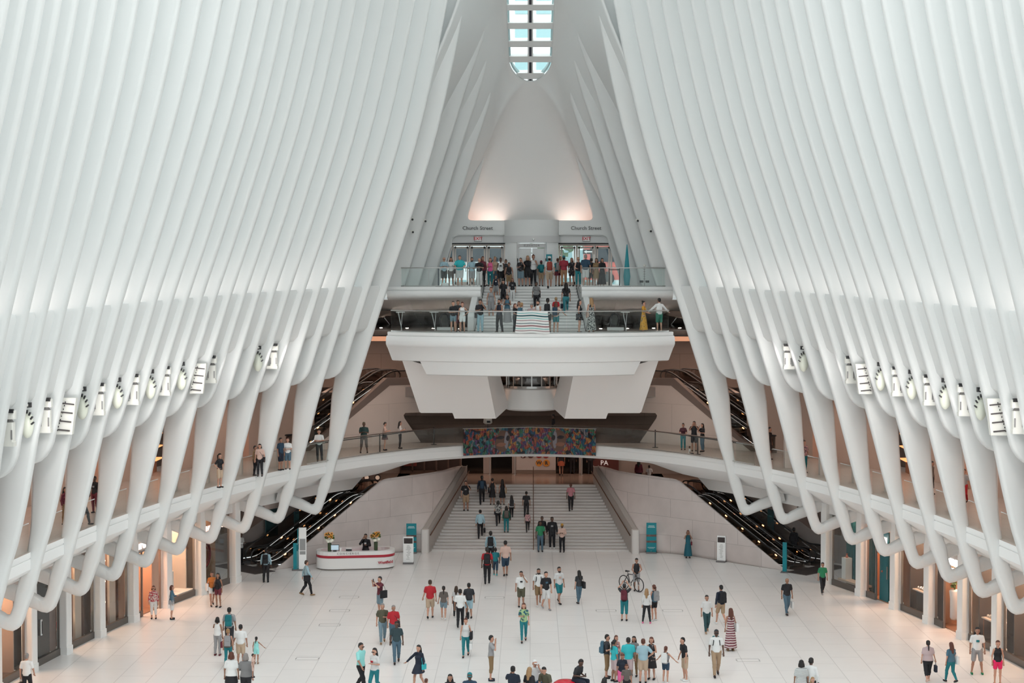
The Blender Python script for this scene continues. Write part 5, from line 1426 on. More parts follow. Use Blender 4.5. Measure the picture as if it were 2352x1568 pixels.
# furniture on the lower platform
for i, (px, lab) in enumerate(((920, 'left of all'), (997, 'left, beside the handrail loops'), (1436, 'right of the stair'))):
    x = aty(px, 760, 92).x; r_ = empty('leaning_table', (x, 92, ZP), 0, 'tall slim white leaning table on the viewing platform, %s' % lab, 'table')
    b = MB(); b.box((0, 0, 1.0), (.46, .2, .03)); b.obj('table_top', WHITE2, r_)
    b = MB(); b.tube([(-.12, 0, .98), (.08, 0, 0)], .02, 6); b.tube([(.1, .05, .98), (.02, .05, 0)], .015, 6); b.obj('leg', mat('pale_metal', (.6, .6, .6), .4), r_)
for i, (px, lab) in enumerate(((1020, 'far left'), (1083, 'just left of the stair parapet'), (1412, 'right of the stair'))):
    x = aty(px, 760, 93).x; r_ = empty('escalator_newel', (x, 93.2, ZP), 0, 'black escalator handrail loop rising through the platform floor, %s' % lab, 'escalator end')
    sgn = -1 if px < 1218 else 1
    b = MB(); b.tube([(-.22*sgn*-1, .6, .05), (-.2, 0, .1), (-.24, 0, .6), (-.12, 0, .86), (.08, 0, .9), (.2, 0, .8), (.24, 0, .6), (.2, 0, .1)], .05, 8); b.obj('handrail', BLACK, r_)
    b = MB(); b.box((0, 0, .45), (.34, .03, .8)); b.obj('glass', EGLASS, r_)
    b = MB(); b.box((.05, 0, .08), (.9, .16, .16)); b.obj('skirt', CHROME, r_)
# bike
def bicycle(px, py):
    p = atz(px, py, 0); r_ = empty('bicycle', p, R(-48), 'dark bicycle with thin tyres leaning beside its rider', 'bicycle')
    for i, x in enumerate((-.5, .5)):
        b = MB(); pts = [(x+.33*math.cos(2*PI*k/28), 0, .345+.33*math.sin(2*PI*k/28)) for k in range(29)]; b.tube(pts, .024, 6); w_ = b.obj('wheel', BLACK, r_)
        b = MB()
        for k in range(10): a = 2*PI*k/10; b.tube([(x, 0, .345), (x+.32*math.cos(a), 0, .345+.32*math.sin(a))], .003, 4)
        b.tube([(x, -.05, .345), (x, .05, .345)], .02, 8); b.obj('hub_and_spokes', CHROME, w_)
    b = MB(); A = (-.5, 0, .345); Bb = (-.08, 0, .30); S_ = (-.22, 0, .78); Hh = (.33, 0, .80); Fk = (.5, 0, .345)
    for q0, q1 in ((A, Bb), (A, S_), (Bb, S_), (Bb, Hh), (S_, Hh), (Hh, Fk)): b.tube([q0, q1], .024, 6)
    b.tube([S_, (-.25, 0, .9)], .014, 6); b.tube([Hh, (.31, 0, .92)], .014, 6); b.obj('frame', mat('bike_dark', (.06, .055, .06), .3), r_)
    b = MB(); b.tube([(-.38, 0, .91), (-.12, 0, .93)], [.05, .02], 8); b.obj('saddle', BLACKP, r_)
    b = MB(); b.tube([(.36, -.25, .93), (.33, -.1, .95), (.33, .1, .95), (.36, .25, .93)], .016, 6); b.obj('handlebar', BLACKP, r_)
    b = MB(); b.tube([(-.08, -.04, .3), (-.08, .04, .3)], .09, 14); b.tube([(-.08, -.06, .3), (0, -.06, .18)], .012, 6); b.tube([(-.08, .06, .3), (-.16, .06, .42)], .012, 6); b.obj('crankset', CHROME, r_)
bicycle(1450, 1356)
# floor hatches
for i, (px, py, lab) in enumerate(((802, 1371, 'in front of the desk'), (780, 1402, 'second in front of the desk'), (757, 1435, 'third in front of the desk'), (706, 1512, 'in the left foreground'), (1218, 1371, 'under the walking men in the centre'), (1303, 1372, 'beside the woman with the tote bag'), (1392, 1402, 'left of the man in the cap'), (1718, 1516, 'in the right foreground'), (1545, 1402, 'near the two women'), (1136, 1372, 'left of the centre'))):
    p = atz(px, py, 0); r_ = empty('floor_hatch', p, 0, 'thin rectangular floor hatch outline '+lab, 'hatch')
    b = MB()
    for x in (-.45, .45): b.box((x, 0, .004), (.015, .5, .006))
    for y in (-.25, .25): b.box((0, y, .004), (.9, .012, .006))
    b.obj('joint', mat('hatch_joint', (.42, .40, .39), .5), r_)
    b = MB()
    for x in (-.45, .45): b.lathe([(.03, 0), (.03, .008)], (x, 0, .002), 8)
    b.obj('lifting_eye', mat('hatch_eye', (.2, .19, .18), .5), r_)
# wall posters by the left escalators, rucksack cart
for i, (px, py, w, h, lab) in enumerate(((625, 1200, 1.1, 1.5, 'large teal poster on the wall behind the left escalators'), (681, 1193, .42, .9, 'narrow teal poster on the wall behind the left escalators'))):
    p = aty(px, py, 93.2); r_ = empty('wall_poster', p, R(60), lab, 'poster'); b = MB(); b.box((0, 0, 0), (w, .05, h)); b.obj('sheet', mat('poster_teal', (.01, .06, .075), .4), r_)
    b = MB()
    for k in range(4): b.box((0, -.03, h*.3-.08*k), (w*.6, .01, .02))
    b.obj('printed_text', mat('print_teal', (.05, .2, .22), .5), r_)
for i, (px, py) in enumerate(((1770, 1193),)):
    p = aty(px, py, 93.0); r_ = empty('wall_poster', p, R(-60), 'tall teal poster on the wall behind the right escalators', 'poster'); b = MB(); b.box((0, 0, 0), (.5, .05, 1.1)); b.obj('sheet', MATS['poster_teal'], r_); b = MB(); b.box((0, -.03, .2), (.3, .01, .05)); b.obj('printed_text', MATS['print_teal'], r_)
# red cart on the landing behind the left escalator top
p = atz(860, 1096, ZL); r_ = empty('utility_cart', (p.x, 103.5, ZL), 0, 'dark utility cart with spoked wheel on the landing by the left escalator', 'cart')
b = MB(); b.rbox((0, 0, .85), (.9, .6, .9), .1); b.obj('body', BLACKP, r_)
b = MB(); b.box((-.6, .1, 1.0), (.35, .5, 1.5)); b.obj('red_side', mat('cart_red', (.15, .02, .03), .5), r_)
for x in (-.3, .35):
    b = MB(); b.tube([(x, -.33, .2), (x, -.27, .2)], .2, 16); w_ = b.obj('wheel', BLACK, r_); b = MB(); b.tube([(x, -.335, .2), (x, -.33, .2)], .13, 12); b.obj('rim', FIXW, w_)
# ================================================================== people
def seg_d(P, a, b, ra, rb, sc3=None):
    """distance of points P (n,3) to a tapered capsule; sc3 scales the space (flattened limbs)"""
    a = np.array(a, float); b = np.array(b, float)
    if sc3 is not None:
        k = np.array(sc3); Q = P/k; a = a/k; b = b/k
    else: Q = P
    ab = b-a; t = np.clip(((Q-a)@ab)/max(ab@ab, 1e-9), 0, 1)
    d = np.linalg.norm(Q-(a+t[:, None]*ab), axis=1)-(ra+(rb-ra)*t)
    return d*(min(sc3) if sc3 is not None else 1)
def smin(a, b, k):
    h = np.clip(.5+.5*(b-a)/k, 0, 1); return b+(a-b)*h-k*h*(1-h)
def field(prims, P, k=.035):
    d = None
    for p in prims:
        v = seg_d(P, *p); d = v if d is None else smin(d, v, k)
    return d
def surf(prims, res, k=.035, cut=None):
    """surface-net mesh of the smooth union of capsules"""
    lo = np.min([np.minimum(np.array(p[0])-max(p[2], p[3])*1.3, np.array(p[1])-max(p[2], p[3])*1.3) for p in prims], axis=0)-res*2
    hi = np.max([np.maximum(np.array(p[0])+max(p[2], p[3])*1.3, np.array(p[1])+max(p[2], p[3])*1.3) for p in prims], axis=0)+res*2
    n = np.ceil((hi-lo)/res).astype(int)+1
    gx = [lo[i]+res*np.arange(n[i]) for i in range(3)]
    G = np.stack(np.meshgrid(*gx, indexing='ij'), -1).reshape(-1, 3)
    d = field(prims, G, k)
    if cut is not None: d = np.maximum(d, cut(G))
    V = d.reshape(n)
    s = V < 0
    nx, ny, nz = n
    # cells with a sign change
    c = np.zeros((nx-1, ny-1, nz-1), int)
    for i in (0, 1):
        for j in (0, 1):
            for l in (0, 1): c += s[i:nx-1+i, j:ny-1+j, l:nz-1+l]
    act = (c > 0) & (c < 8)
    idx = -np.ones(act.shape, int); ids = np.argwhere(act); idx[act] = np.arange(len(ids))
    acc = np.zeros((len(ids), 3)); cnt = np.zeros(len(ids))
    E = [((0, 0, 0), (1, 0, 0)), ((0, 1, 0), (1, 1, 0)), ((0, 0, 1), (1, 0, 1)), ((0, 1, 1), (1, 1, 1)),
         ((0, 0, 0), (0, 1, 0)), ((1, 0, 0), (1, 1, 0)), ((0, 0, 1), (0, 1, 1)), ((1, 0, 1), (1, 1, 1)),
         ((0, 0, 0), (0, 0, 1)), ((1, 0, 0), (1, 0, 1)), ((0, 1, 0), (0, 1, 1)), ((1, 1, 0), (1, 1, 1))]
    for a, b in E:
        A = ids+np.array(a); B = ids+np.array(b)
        va = V[A[:, 0], A[:, 1], A[:, 2]]; vb = V[B[:, 0], B[:, 1], B[:, 2]]
        m = (va < 0) != (vb < 0)
        t = np.where(m, va/np.where(m, va-vb, 1), 0)
        acc += np.where(m[:, None], A+(B-A)*t[:, None], 0); cnt += m
    verts = lo+res*acc/cnt[:, None]
    F = []
    for ax in range(3):
        sl0 = [slice(None)]*3; sl1 = [slice(None)]*3; sl0[ax] = slice(0, -1); sl1[ax] = slice(1, None)
        ch = s[tuple(sl0)] != s[tuple(sl1)]
        e = np.argwhere(ch); u, v = (ax+1) % 3, (ax+2) % 3
        e = e[(e[:, u] > 0) & (e[:, v] > 0) & (e[:, u] < n[u]-1) & (e[:, v] < n[v]-1)]
        def cell(du, dv):
            q = e.copy(); q[:, u] -= du; q[:, v] -= dv; return idx[q[:, 0], q[:, 1], q[:, 2]]
        q = np.stack([cell(1, 1), cell(0, 1), cell(0, 0), cell(1, 0)], 1)
        inside = s[e[:, 0], e[:, 1], e[:, 2]]
        q[~inside] = q[~inside][:, ::-1]
        F.append(q)
    F = np.concatenate(F); F = F[(F >= 0).all(1)]
    return verts, F
def np_mesh(name, parts, mats, parent):
    """parts: list of (verts, faces, material index)"""
    V = []; Fv = []; mi = []; off = 0
    for v, f, m in parts:
        V.append(np.asarray(v, float)); Fv += [tuple(int(i)+off for i in q) for q in f]; mi += [m]*len(f); off += len(v)
    V = np.concatenate(V)
    me = bpy.data.meshes.new(name); me.from_pydata(V.tolist(), [], Fv)
    for m in mats: me.materials.append(m)
    me.polygons.foreach_set('material_index', mi); me.polygons.foreach_set('use_smooth', [True]*len(Fv)); me.update()
    o = bpy.data.objects.new(name, me); COL.objects.link(o)
    if parent is not None: o.parent = parent
    return o
def lowtube(path, rs, n=5):
    b = MB(); b.tube(path, rs, n); return np.array(b.v), b.f
SKIN = {'l': (.52, .28, .20), 'm': (.37, .19, .13), 'd': (.11, .055, .038), 't': (.30, .155, .10)}
HAIRC = {'k': (.012, .010, .010), 'b': (.045, .024, .015), 'g': (.25, .23, .22), 'y': (.32, .19, .09), 'r': (.10, .03, .018)}
COLS = dict(k=(.014, .014, .018), K=(.03, .032, .038), w=(.72, .73, .73), W=(.60, .60, .60), r=(.42, .015, .025), m=(.13, .02, .035), t=(.03, .42, .46), T=(.01, .17, .20), b=(.02, .05, .09), B=(.06, .14, .20), n=(.012, .018, .035),
            j=(.07, .13, .18), J=(.16, .24, .29), l=(.30, .45, .52), g=(.02, .20, .09), o=(.09, .085, .055), G=(.20, .20, .205), y=(.62, .32, .03), p=(.70, .12, .30), P=(.60, .42, .36), c=(.36, .25, .16), C=(.48, .36, .26),
            O=(.50, .16, .03), z=(.22, .14, .07), q=(.30, .70, .68), v=(.46, .36, .37), e=(.12, .10, .09), x=(.30, .30, .31))
def cmat(c):
    if isinstance(c, str): return mat('cloth_'+c, COLS[c], .8)
    return mat('cloth_%d_%d_%d' % tuple(int(q*100) for q in c), c, .8)
def pattern_mat(name, c1, c2, scale, thr=.5, kind='noise'):
    if name in MATS: return MATS[name]
    m = mat(name, c1, .8); nt = m.node_tree; b = nt.nodes['Principled BSDF']; tc = nt.nodes.new('ShaderNodeTexCoord')
    n = nt.nodes.new('ShaderNodeTexNoise' if kind == 'noise' else 'ShaderNodeTexWave'); n.inputs['Scale'].default_value = scale
    if kind == 'wave': n.bands_direction = 'Z'; n.inputs['Distortion'].default_value = 2.5
    if kind == 'check': n.bands_direction = 'X'
    nt.links.new(tc.outputs['Object'], n.inputs['Vector'])
    r_ = nt.nodes.new('ShaderNodeValToRGB'); r_.color_ramp.interpolation = 'CONSTANT'; e = r_.color_ramp.elements
    e[0].color = (*c1, 1); e[1].position = thr; e[1].color = (*c2, 1)
    nt.links.new(n.outputs['Fac'], r_.inputs[0]); nt.links.new(r_.outputs[0], b.inputs['Base Color']); return m
PAT = {'P1': pattern_mat('cloth_floral_dark', (.5, .5, .48), (.012, .014, .02), 22, .5), 'P2': pattern_mat('cloth_floral_yellow', (.62, .30, .03), (.10, .08, .04), 13, .62),
       'P3': pattern_mat('cloth_wave_maroon', (.55, .48, .47), (.14, .02, .04), 3.2, .5, 'wave'), 'P4': pattern_mat('cloth_print_red', (.62, .50, .46), (.45, .06, .08), 14, .5),
       'P5': pattern_mat('cloth_check_blue', (.03, .06, .10), (.22, .30, .36), 9, .55, 'wave'), 'P6': pattern_mat('cloth_stripe_green', (.5, .55, .52), (.05, .12, .13), 2.4, .6, 'wave'),
       'P7': pattern_mat('cloth_print_dark', (.02, .02, .025), (.35, .28, .26), 12, .66), 'P8': pattern_mat('cloth_check_white', (.62, .63, .62), (.30, .32, .33), 7, .6, 'wave'), 'P9': pattern_mat('cloth_print_pink', (.55, .30, .30), (.12, .10, .12), 16, .55),
       'PA': pattern_mat('cloth_green_print', (.35, .50, .25), (.02, .10, .14), 9, .5)}
def getm(c): return PAT[c] if c in PAT else cmat(c)
ARMS = {  # elbow, wrist, finger direction (x outward, y negative = forward)
    'down': ((.245, .02, 1.145), (.265, -.035, .90), (0, -.1, -1)),
    'swf': ((.235, -.07, 1.15), (.225, -.21, .95), (0, -.5, -1)),
    'swb': ((.25, .10, 1.15), (.26, .13, .91), (0, .1, -1)),
    'phone': ((.235, -.02, 1.16), (.085, -.25, 1.20), (-.5, -.6, .3)),
    'face': ((.27, -.15, 1.25), (.10, -.17, 1.50), (-.3, .0, 1)),
    'photo': ((.22, -.22, 1.32), (.075, -.36, 1.52), (-.3, -.3, 1)),
    'cross': ((.245, -.06, 1.15), (-.05, -.21, 1.15), (-1, .1, .1)),
    'rail': ((.27, -.08, 1.17), (.19, -.32, 1.09), (-.6, -.6, -.2)),
    'hip': ((.37, .05, 1.19), (.17, -.03, 1.02), (-.7, -.5, -.4)),
    'out': ((.37, -.05, 1.22), (.58, -.12, 1.06), (.7, -.2, -.5)),
    'hold': ((.25, -.02, 1.15), (.33, -.12, .93), (.2, -.2, -1)),
    'strap': ((.26, -.03, 1.16), (.15, -.17, 1.33), (-.4, -.3, .8)),
    'back': ((.25, .09, 1.16), (.08, .17, 1.0), (-1, .2, -.2)),
    'lap': ((.24, -.08, 1.15), (.10, -.30, 1.0), (-.5, -.8, -.2)),
    'up': ((.30, -.12, 1.52), (.12, -.18, 1.74), (-.4, -.3, .8)),
}
def person(spec):
    px, py, zl, hp, face, desc = spec['at']
    p = Vector(spec['pos']) if 'pos' in spec else atz(px, py, zl)
    H = spec.get('H') or hp*p.y/F/.985
    sc_ = H/1.75
    if sc_ < .80: sc_h = 1.0
    fem = spec.get('f', 0); bld = spec.get('w', 1.0)
    legs = spec.get('legs', 'stand'); arms = spec.get('arms', ('down', 'down'))
    child = H < 1.42
    sit = legs == 'sit'
    drop = -.46 if sit else 0
    lean = spec.get('lean', 0)
    root = empty('person', p, R(face), desc, 'person', spec.get('g')); root.scale = (sc_, sc_, sc_)
    sw = (.150 if fem else .170)*(1+(bld-1)*.5); hw = .092*(1+(bld-1)*.5)
    LN = Matrix.Rotation(R(lean), 3, 'X')
    def T(x, y, z):    # torso points (leaned about the hips)
        v = LN @ Vector((x, y, z-.93)); return np.array((v.x, v.y, v.z+.93+drop))
    J = {}
    for s, nm in ((-1, 'L'), (1, 'R')):
        a = ARMS[arms[0 if s < 0 else 1]]; k = sw/.178
        J['sh'+nm] = T(s*sw, 0, 1.40)
        J['el'+nm] = T(s*(a[0][0]-.178+sw), a[0][1], a[0][2]); J['wr'+nm] = T(s*(a[1][0]*(k if a[1][0] > .12 else 1)), a[1][1], a[1][2])
        fd = LN @ Vector((s*a[2][0], a[2][1], a[2][2])); J['fd'+nm] = np.array(fd.normalized())
    if legs == 'stand': K = {'L': ((-.10, -.012, .49), (-.105, .03, .085)), 'R': ((.10, -.012, .49), (.115, .03, .085))}
    elif legs == 'wide': K = {'L': ((-.14, -.012, .49), (-.19, .03, .085)), 'R': ((.14, -.012, .49), (.19, .03, .085))}
    elif legs == 'relax': K = {'L': ((-.09, -.0, .49), (-.08, .03, .085)), 'R': ((.13, -.09, .50), (.15, -.05, .085))}
    elif legs == 'walk': K = {'L': ((-.09, -.17, .52), (-.085, -.24, .10)), 'R': ((.09, .02, .50), (.085, .27, .17))}
    elif legs == 'walk2': K = {'L': ((-.09, .02, .50), (-.085, .27, .17)), 'R': ((.09, -.17, .52), (.085, -.24, .10))}
    elif legs == 'step': K = {'L': ((-.09, -.24, .62), (-.09, -.19, .25)), 'R': ((.09, .0, .49), (.09, .05, .085))}
    elif legs == 'sit': K = {'L': ((-.13, -.44, .47), (-.12, -.42, .085)), 'R': ((.14, -.44, .47), (.15, -.50, .085))}
    elif legs == 'cross': K = {'L': ((-.07, -.03, .49), (.03, -.03, .085)), 'R': ((.08, .0, .49), (.07, .04, .085))}
    for nm, s in (('L', -1), ('R', 1)):
        J['hp'+nm] = np.array((s*hw, 0, .93+drop)); J['kn'+nm] = np.array(K[nm][0]); J['an'+nm] = np.array(K[nm][1])
    hd = T(0, -.015, 1.62); nod = spec.get('nod', 8); hturn = spec.get('turn', 0)
    HM = Matrix.Rotation(R(hturn), 3, 'Z') @ Matrix.Rotation(R(nod), 3, 'X')
    def Hp(x, y, z): v = HM @ Vector((x, y, z)); return hd+np.array(v)
    fl = .62
    tors = lambda e: [(T(0, 0, 1.33), T(0, .0, 1.22), .148*bld**.5*(sw/.178)+e, .14*bld+e*1, (1, fl, 1)), (T(0, 0, 1.22), T(0, 0, 1.06), .135*bld*(sw/.178)+e, (.115 if fem else .128)*bld+e, (1, fl+.06, 1)),
                      (T(0, .0, 1.04), T(0, .005, .95), (.125 if fem else .13)*bld+e, (.152 if fem else .14)*bld+e, (1, fl+.08, 1)), (T(0, .005, 1.43), T(-sw*.9, 0, 1.392), .052+e, .050+e, None), (T(0, .005, 1.43), T(sw*.9, 0, 1.392), .052+e, .050+e, None)]
    if fem: bust = lambda e: [(T(-.06, -.075, 1.27), T(.06, -.075, 1.27), .052+e, .052+e, None)]
    else: bust = lambda e: []
    ar = .85 if fem else 1.0
    def arm(nm, e, full=True, frac=1.0):
        sh, el, wr = J['sh'+nm], J['el'+nm], J['wr'+nm]
        if frac < .5: return [(sh, sh+(el-sh)*frac*2, .054*ar+e, .05*ar+e, None)]
        r_ = [(sh, el, .052*ar+e, .038*ar+e, None)]
        if frac > .5: t = (frac-.5)*2; r_.append((el, el+(wr-el)*t, .038*ar+e, (.038+( .026-.038)*t)*ar+e, None))
        return r_
    def leg(nm, e, frac=1.0, flare=0):
        hp_, kn, an = J['hp'+nm], J['kn'+nm], J['an'+nm]; lw = bld**.6
        r_ = []
        if frac <= .5: t = frac*2; r_.append((hp_, hp_+(kn-hp_)*t, .088*lw+e, (.088-.03*t)*lw+e+flare, None))
        else:
            r_.append((hp_, kn, .086*lw+e, .055*lw+e+flare*.5, None)); t = (frac-.5)*2
            cf = kn+(an-kn)*.3+np.array((0, .012, 0))
            r_.append((kn, cf, .052*lw+e, .052*lw+e+flare*.5, None))
            if t > .35: r_.append((cf, kn+(an-kn)*t, .052*lw+e, lerp(.052, .034, t)*lw+e+flare, None))
        return r_
    RES = .021 if not child else .024
    # ---- body
    pr = tors(-.012)+[(T(0, .0, 1.45), hd+np.array((0, .01, -.06)), .052*ar, .048*ar, None)]
    pr += [(Hp(0, .012, .045), Hp(0, -.002, -.005), .088, .080, (1, 1.08, 1)), (Hp(0, -.03, -.03), Hp(0, -.042, -.085), .062, .044, None)]
    pr += [(Hp(0, -.095, .0), Hp(0, -.108, -.022), .010, .016, None)]
    for s in (-1, 1): pr.append((Hp(s*.086, .01, .0), Hp(s*.088, .012, -.035), .013, .010, None))
    for nm in 'LR':
        pr += arm(nm, 0)+leg(nm, -.004)
        an = J['an'+nm]; pr.append((an, an+np.array((0, -.13, -.045)), .034, .028, None))
        wr = J['wr'+nm]; fd = J['fd'+nm]; pr.append((wr, wr+fd*.075, .027, .030, None))
    v, f = surf(pr, RES, .022)
    parts = [(v, f, 0)]
    for nm, s in (('L', -1), ('R', 1)):     # five fingers each
        wr = J['wr'+nm]; fd = J['fd'+nm]; ref = np.array((0, 0, 1.)) if abs(fd[2]) < .7 else np.array((0, 1., 0))
        side = np.cross(fd, ref); side /= np.linalg.norm(side); nrm = np.cross(side, fd)
        curl = nrm*(-1 if (nrm[1] > 0) else 1)
        base = wr+fd*.085
        for k, (o_, L_) in enumerate(((-.026, .062), (-.009, .073), (.009, .07), (.025, .055))):
            a = base+side*o_; parts.append((*lowtube([a, a+fd*L_*.5+curl*.008, a+fd*L_*.85+curl*.028], [.0095, .0085, .006]), 0))
        tb = wr+fd*.03+side*(.026*s*-1); parts.append((*lowtube([tb, tb+fd*.03-side*.022*s+curl*.006, tb+fd*.058-side*.028*s+curl*.018], [.011, .010, .007]), 0))
    for s in (-1, 1):
        b = MB(); b.ball((0, 0, 0), .0125, n=6, k=4); parts.append((np.array(b.v)+Hp(s*.033, -.081, .012), b.f, 1))
    b = MB(); b.ball((0, 0, 0), .017, 1.5, .5, .4, n=8, k=4); parts.append((np.array(b.v)+Hp(0, -.085, -.057), b.f, 2))
    sk = spec.get('skin', 'm')
    np_mesh('body', parts, [mat('skin_'+sk, SKIN[sk], .55), mat('eye_dark', (.02, .015, .015), .3), mat('lip_'+sk, tuple(c*q for c, q in zip(SKIN[sk], (.75, .45, .45))), .5)], root)
    # ---- top
    top = spec.get('top', ('t', 'w')); bot = spec.get('bot', ('j', 'j'))
    kind, c = top
    hem = T(0, 0, .97 if kind != 'crop' else 1.08)[2]
    e = .016
    fr_ = {'t': .33, 'tank': 0, 'l': .97, 'dress': .25, 'tdress': 0, 'ldress': .95, 'crop': .25, 'jacket': .97, 'polo': .36}[kind]
    pr = tors(e)+bust(e)
    if kind in ('tank', 'tdress'): pr = tors(e)[:3]+bust(e)+[(T(s*sw*.5, 0, 1.44), T(s*sw*.5, 0, 1.38), .038, .05, None) for s in (-1, 1)]
    if fr_ > 0:
        for nm in 'LR': pr += arm(nm, e if kind != 'jacket' else e+.008, frac=fr_)
    if kind in ('polo', 'jacket', 'l'): pr.append((T(0, .0, 1.455), T(0, .002, 1.475), .062, .06, None))
    cutp = (hem, )
    isd = kind in ('dress', 'tdress', 'ldress')
    if not isd: pr = pr+[(T(0, 0, 1.0), T(0, .005, .93), .14*bld+e, .158*bld+e if fem else .15*bld+e, (1, fl+.1, 1))]
    ch = (lambda P: (hem-.05-P[:, 2])) if not sit else (lambda P: (hem-P[:, 2]))
    v, f = surf(pr, RES, .03, ch)
    np_mesh('dress' if isd else ('jacket' if kind == 'jacket' else 'shirt'), [(v, f, 0)], [getm(c)], root)
    if spec.get('print'):
        q = T(0, 0, 1.27); b = MB(); yy = -.148*fl*bld*1.0-.032-(.045 if fem else 0); pc = spec['print']
        b.box((0, 0, 0), (.12, .008, .08)); np_mesh('chest_print', [(np.array(b.v)+T(0, yy, 1.27), b.f, 0)], [cmat(pc)], root)
    # ---- bottom
    kb, cb = bot
    if isd or kb in ('skirt', 'long'):
        L0 = {'mini': .30, 'knee': .48, 'maxi': .84}.get(kb if kb in ('mini', 'knee', 'maxi') else ('maxi' if kb == 'long' else 'mini'), .45)
        zt = 1.02+drop; zb = .98+drop-L0; n = 20; rows = []
        mid = (J['knL']+J['knR'])/2; offx = 0; offy = (mid[1])*.8*min(1, L0/.45)
        for k in range(8):
            t = k/7; z = lerp(zt, zb, t); rx = lerp(.128*bld, (.19 if L0 < .6 else .22)+(.03 if fem else 0), t**.7)+.012; ry = rx*lerp(.75, .9, t)
            spread = abs(J['anL'][1]-J['anR'][1])*.35*t*(1 if L0 > .6 else .6)
            rows.append([(rx*math.cos(2*PI*j/n)*(1+.04*t*math.cos(7*2*PI*j/n)), offy*t+(ry+spread)*math.sin(2*PI*j/n)*(1+.04*t*math.sin(9*2*PI*j/n)), z) for j in range(n)])
        b = MB(); b.grid(rows, close=True)
        if sit: pass
        else: np_mesh('skirt', [(np.array(b.v), b.f, 0)], [getm(cb if not isd else c)], root)
    if not isd and kb not in ('skirt', 'long'):
        fr2 = {'pants': .97, 'jeans': .97, 'shorts': .42, 'mini': .28, 'capri': .78, 'long_shorts': .52}[kb]
        pr = [(np.array((0, 0, 1.0+drop)), np.array((0, .005, .95+drop)), .118*bld+.012, .145*bld+.012, (1, .72, 1))]
        for nm in 'LR': pr += leg(nm, .013 if kb != 'jeans' or not fem else .009, fr2, .012 if kb in ('shorts', 'long_shorts') else (.006 if not fem else 0))
        v, f = surf(pr, RES, .025)
        np_mesh('trousers' if fr2 > .6 else 'shorts', [(v, f, 0)], [getm(cb)], root)
    # ---- hair
    hr = spec.get('hair', ('short', 'k'))
    hk, hc = hr
    hm = mat('hair_'+hc, HAIRC.get(hc, (.02, .02, .02)), .6)
    if hk != 'bald':
        pr = [(Hp(0, .022, .062), Hp(0, .03, .01), .089, .084, (1, 1.06, 1))]
        if hk in ('long', 'curly'):
            r2 = .05 if hk == 'long' else .075
            pr += [(Hp(-.06, .045, 0), Hp(-.075, .05, -.17), .045, r2*.8, None), (Hp(.06, .045, 0), Hp(.075, .05, -.17), .045, r2*.8, None), (Hp(0, .06, .0), T(0, .11, 1.33), .075, r2, None)]
        if hk == 'pony': pr += [(Hp(0, .10, .05), Hp(0, .145, .01), .035, .035, None), (Hp(0, .145, .01), T(0, .13, 1.36), .035, .022, None)]
        if hk == 'bun': pr += [(Hp(0, .09, .11), Hp(0, .1, .115), .05, .05, None)]
        if hk == 'bob': pr += [(Hp(-.07, .03, 0), Hp(-.078, .03, -.08), .04, .042, None), (Hp(.07, .03, 0), Hp(.078, .03, -.08), .04, .042, None), (Hp(0, .06, 0), Hp(0, .06, -.08), .07, .06, None)]
        if hk in ('cap', 'beanie'): hm2 = cmat(hc) if hc in COLS else hm
        fcut = None
        HMi = np.array(HM.transposed())
        def cutf(P):
            q = (P-hd)@np.array(HM)   # to head space
            return np.minimum(-(q[:, 1])-.035, -(q[:, 2])+.068) if hk not in ('cap',) else (.02-q[:, 2])
        v, f = surf(pr, .02, .02, cutf)
        if len(v):
            if hk == 'cap':
                b = MB(); b.ball((0, 0, 0), .075, 1, 1.0, .12, n=10, k=4)
                br = np.array(b.v)@np.array(HM).T+Hp(0, -.11*(1 if not spec.get('backcap') else -1), .045)
                np_mesh('cap', [(v, f, 0), (br, b.f, 0)], [cmat(hc)], root)
                pr = [(Hp(0, .03, .02), Hp(0, .035, -.02), .084, .075, None)]
                v, f = surf(pr, .022, .02, lambda P: -((P-hd)@np.array(HM))[:, 1]-.01)
                if len(v): np_mesh('hair', [(v, f, 0)], [mat('hair_k', HAIRC['k'], .6)], root)
            else: np_mesh('hair', [(v, f, 0)], [hm], root)
    if spec.get('beard'):
        v, f = surf([(Hp(-.03, -.05, -.07), Hp(.03, -.05, -.07), .045, .045, None), (Hp(0, -.06, -.09), Hp(0, -.06, -.10), .04, .035, None)], .02, .02); np_mesh('beard', [(v, f, 0)], [hm if hk != 'bald' else mat('hair_k', HAIRC['k'], .6)], root)
    if spec.get('glasses'):
        b = MB(); b.box((-.034, 0, 0), (.052, .012, .032)); b.box((.034, 0, 0), (.052, .012, .032)); b.box((0, 0, .008), (.09, .01, .006)); vv = np.array(b.v)@np.array(HM).T+Hp(0, -.098, .012)
        np_mesh('sunglasses', [(vv, b.f, 0)], [BLACKP], root)
    # ---- shoes
    scol = spec.get('shoe', 'k')
    for nm, s in (('L', -1), ('R', 1)):
        an = J['an'+nm]; tilt = .06 if an[2] > .12 else 0
        toe = an+np.array((0, -.15, -.045-tilt)); heel = an+np.array((0, .045, -.04+tilt*.4))
        v, f = surf([(heel, an+np.array((0, -.06, -.045-tilt*.3)), .042, .045, None), (an+np.array((0, -.06, -.045-tilt*.3)), toe, .045, .036, None)], .022, .02, (lambda P, z0=an[2]-.082-tilt*1.2: z0-P[:, 2]))
        np_mesh('shoe', [(v, f, 0)], [cmat(scol)], root)
    # ---- things carried are things of their own
    M = Matrix.Translation(p) @ Matrix.Rotation(R(face), 4, 'Z') @ Matrix.Scale(sc_, 4)
    def W3(v): return M @ Vector(v)
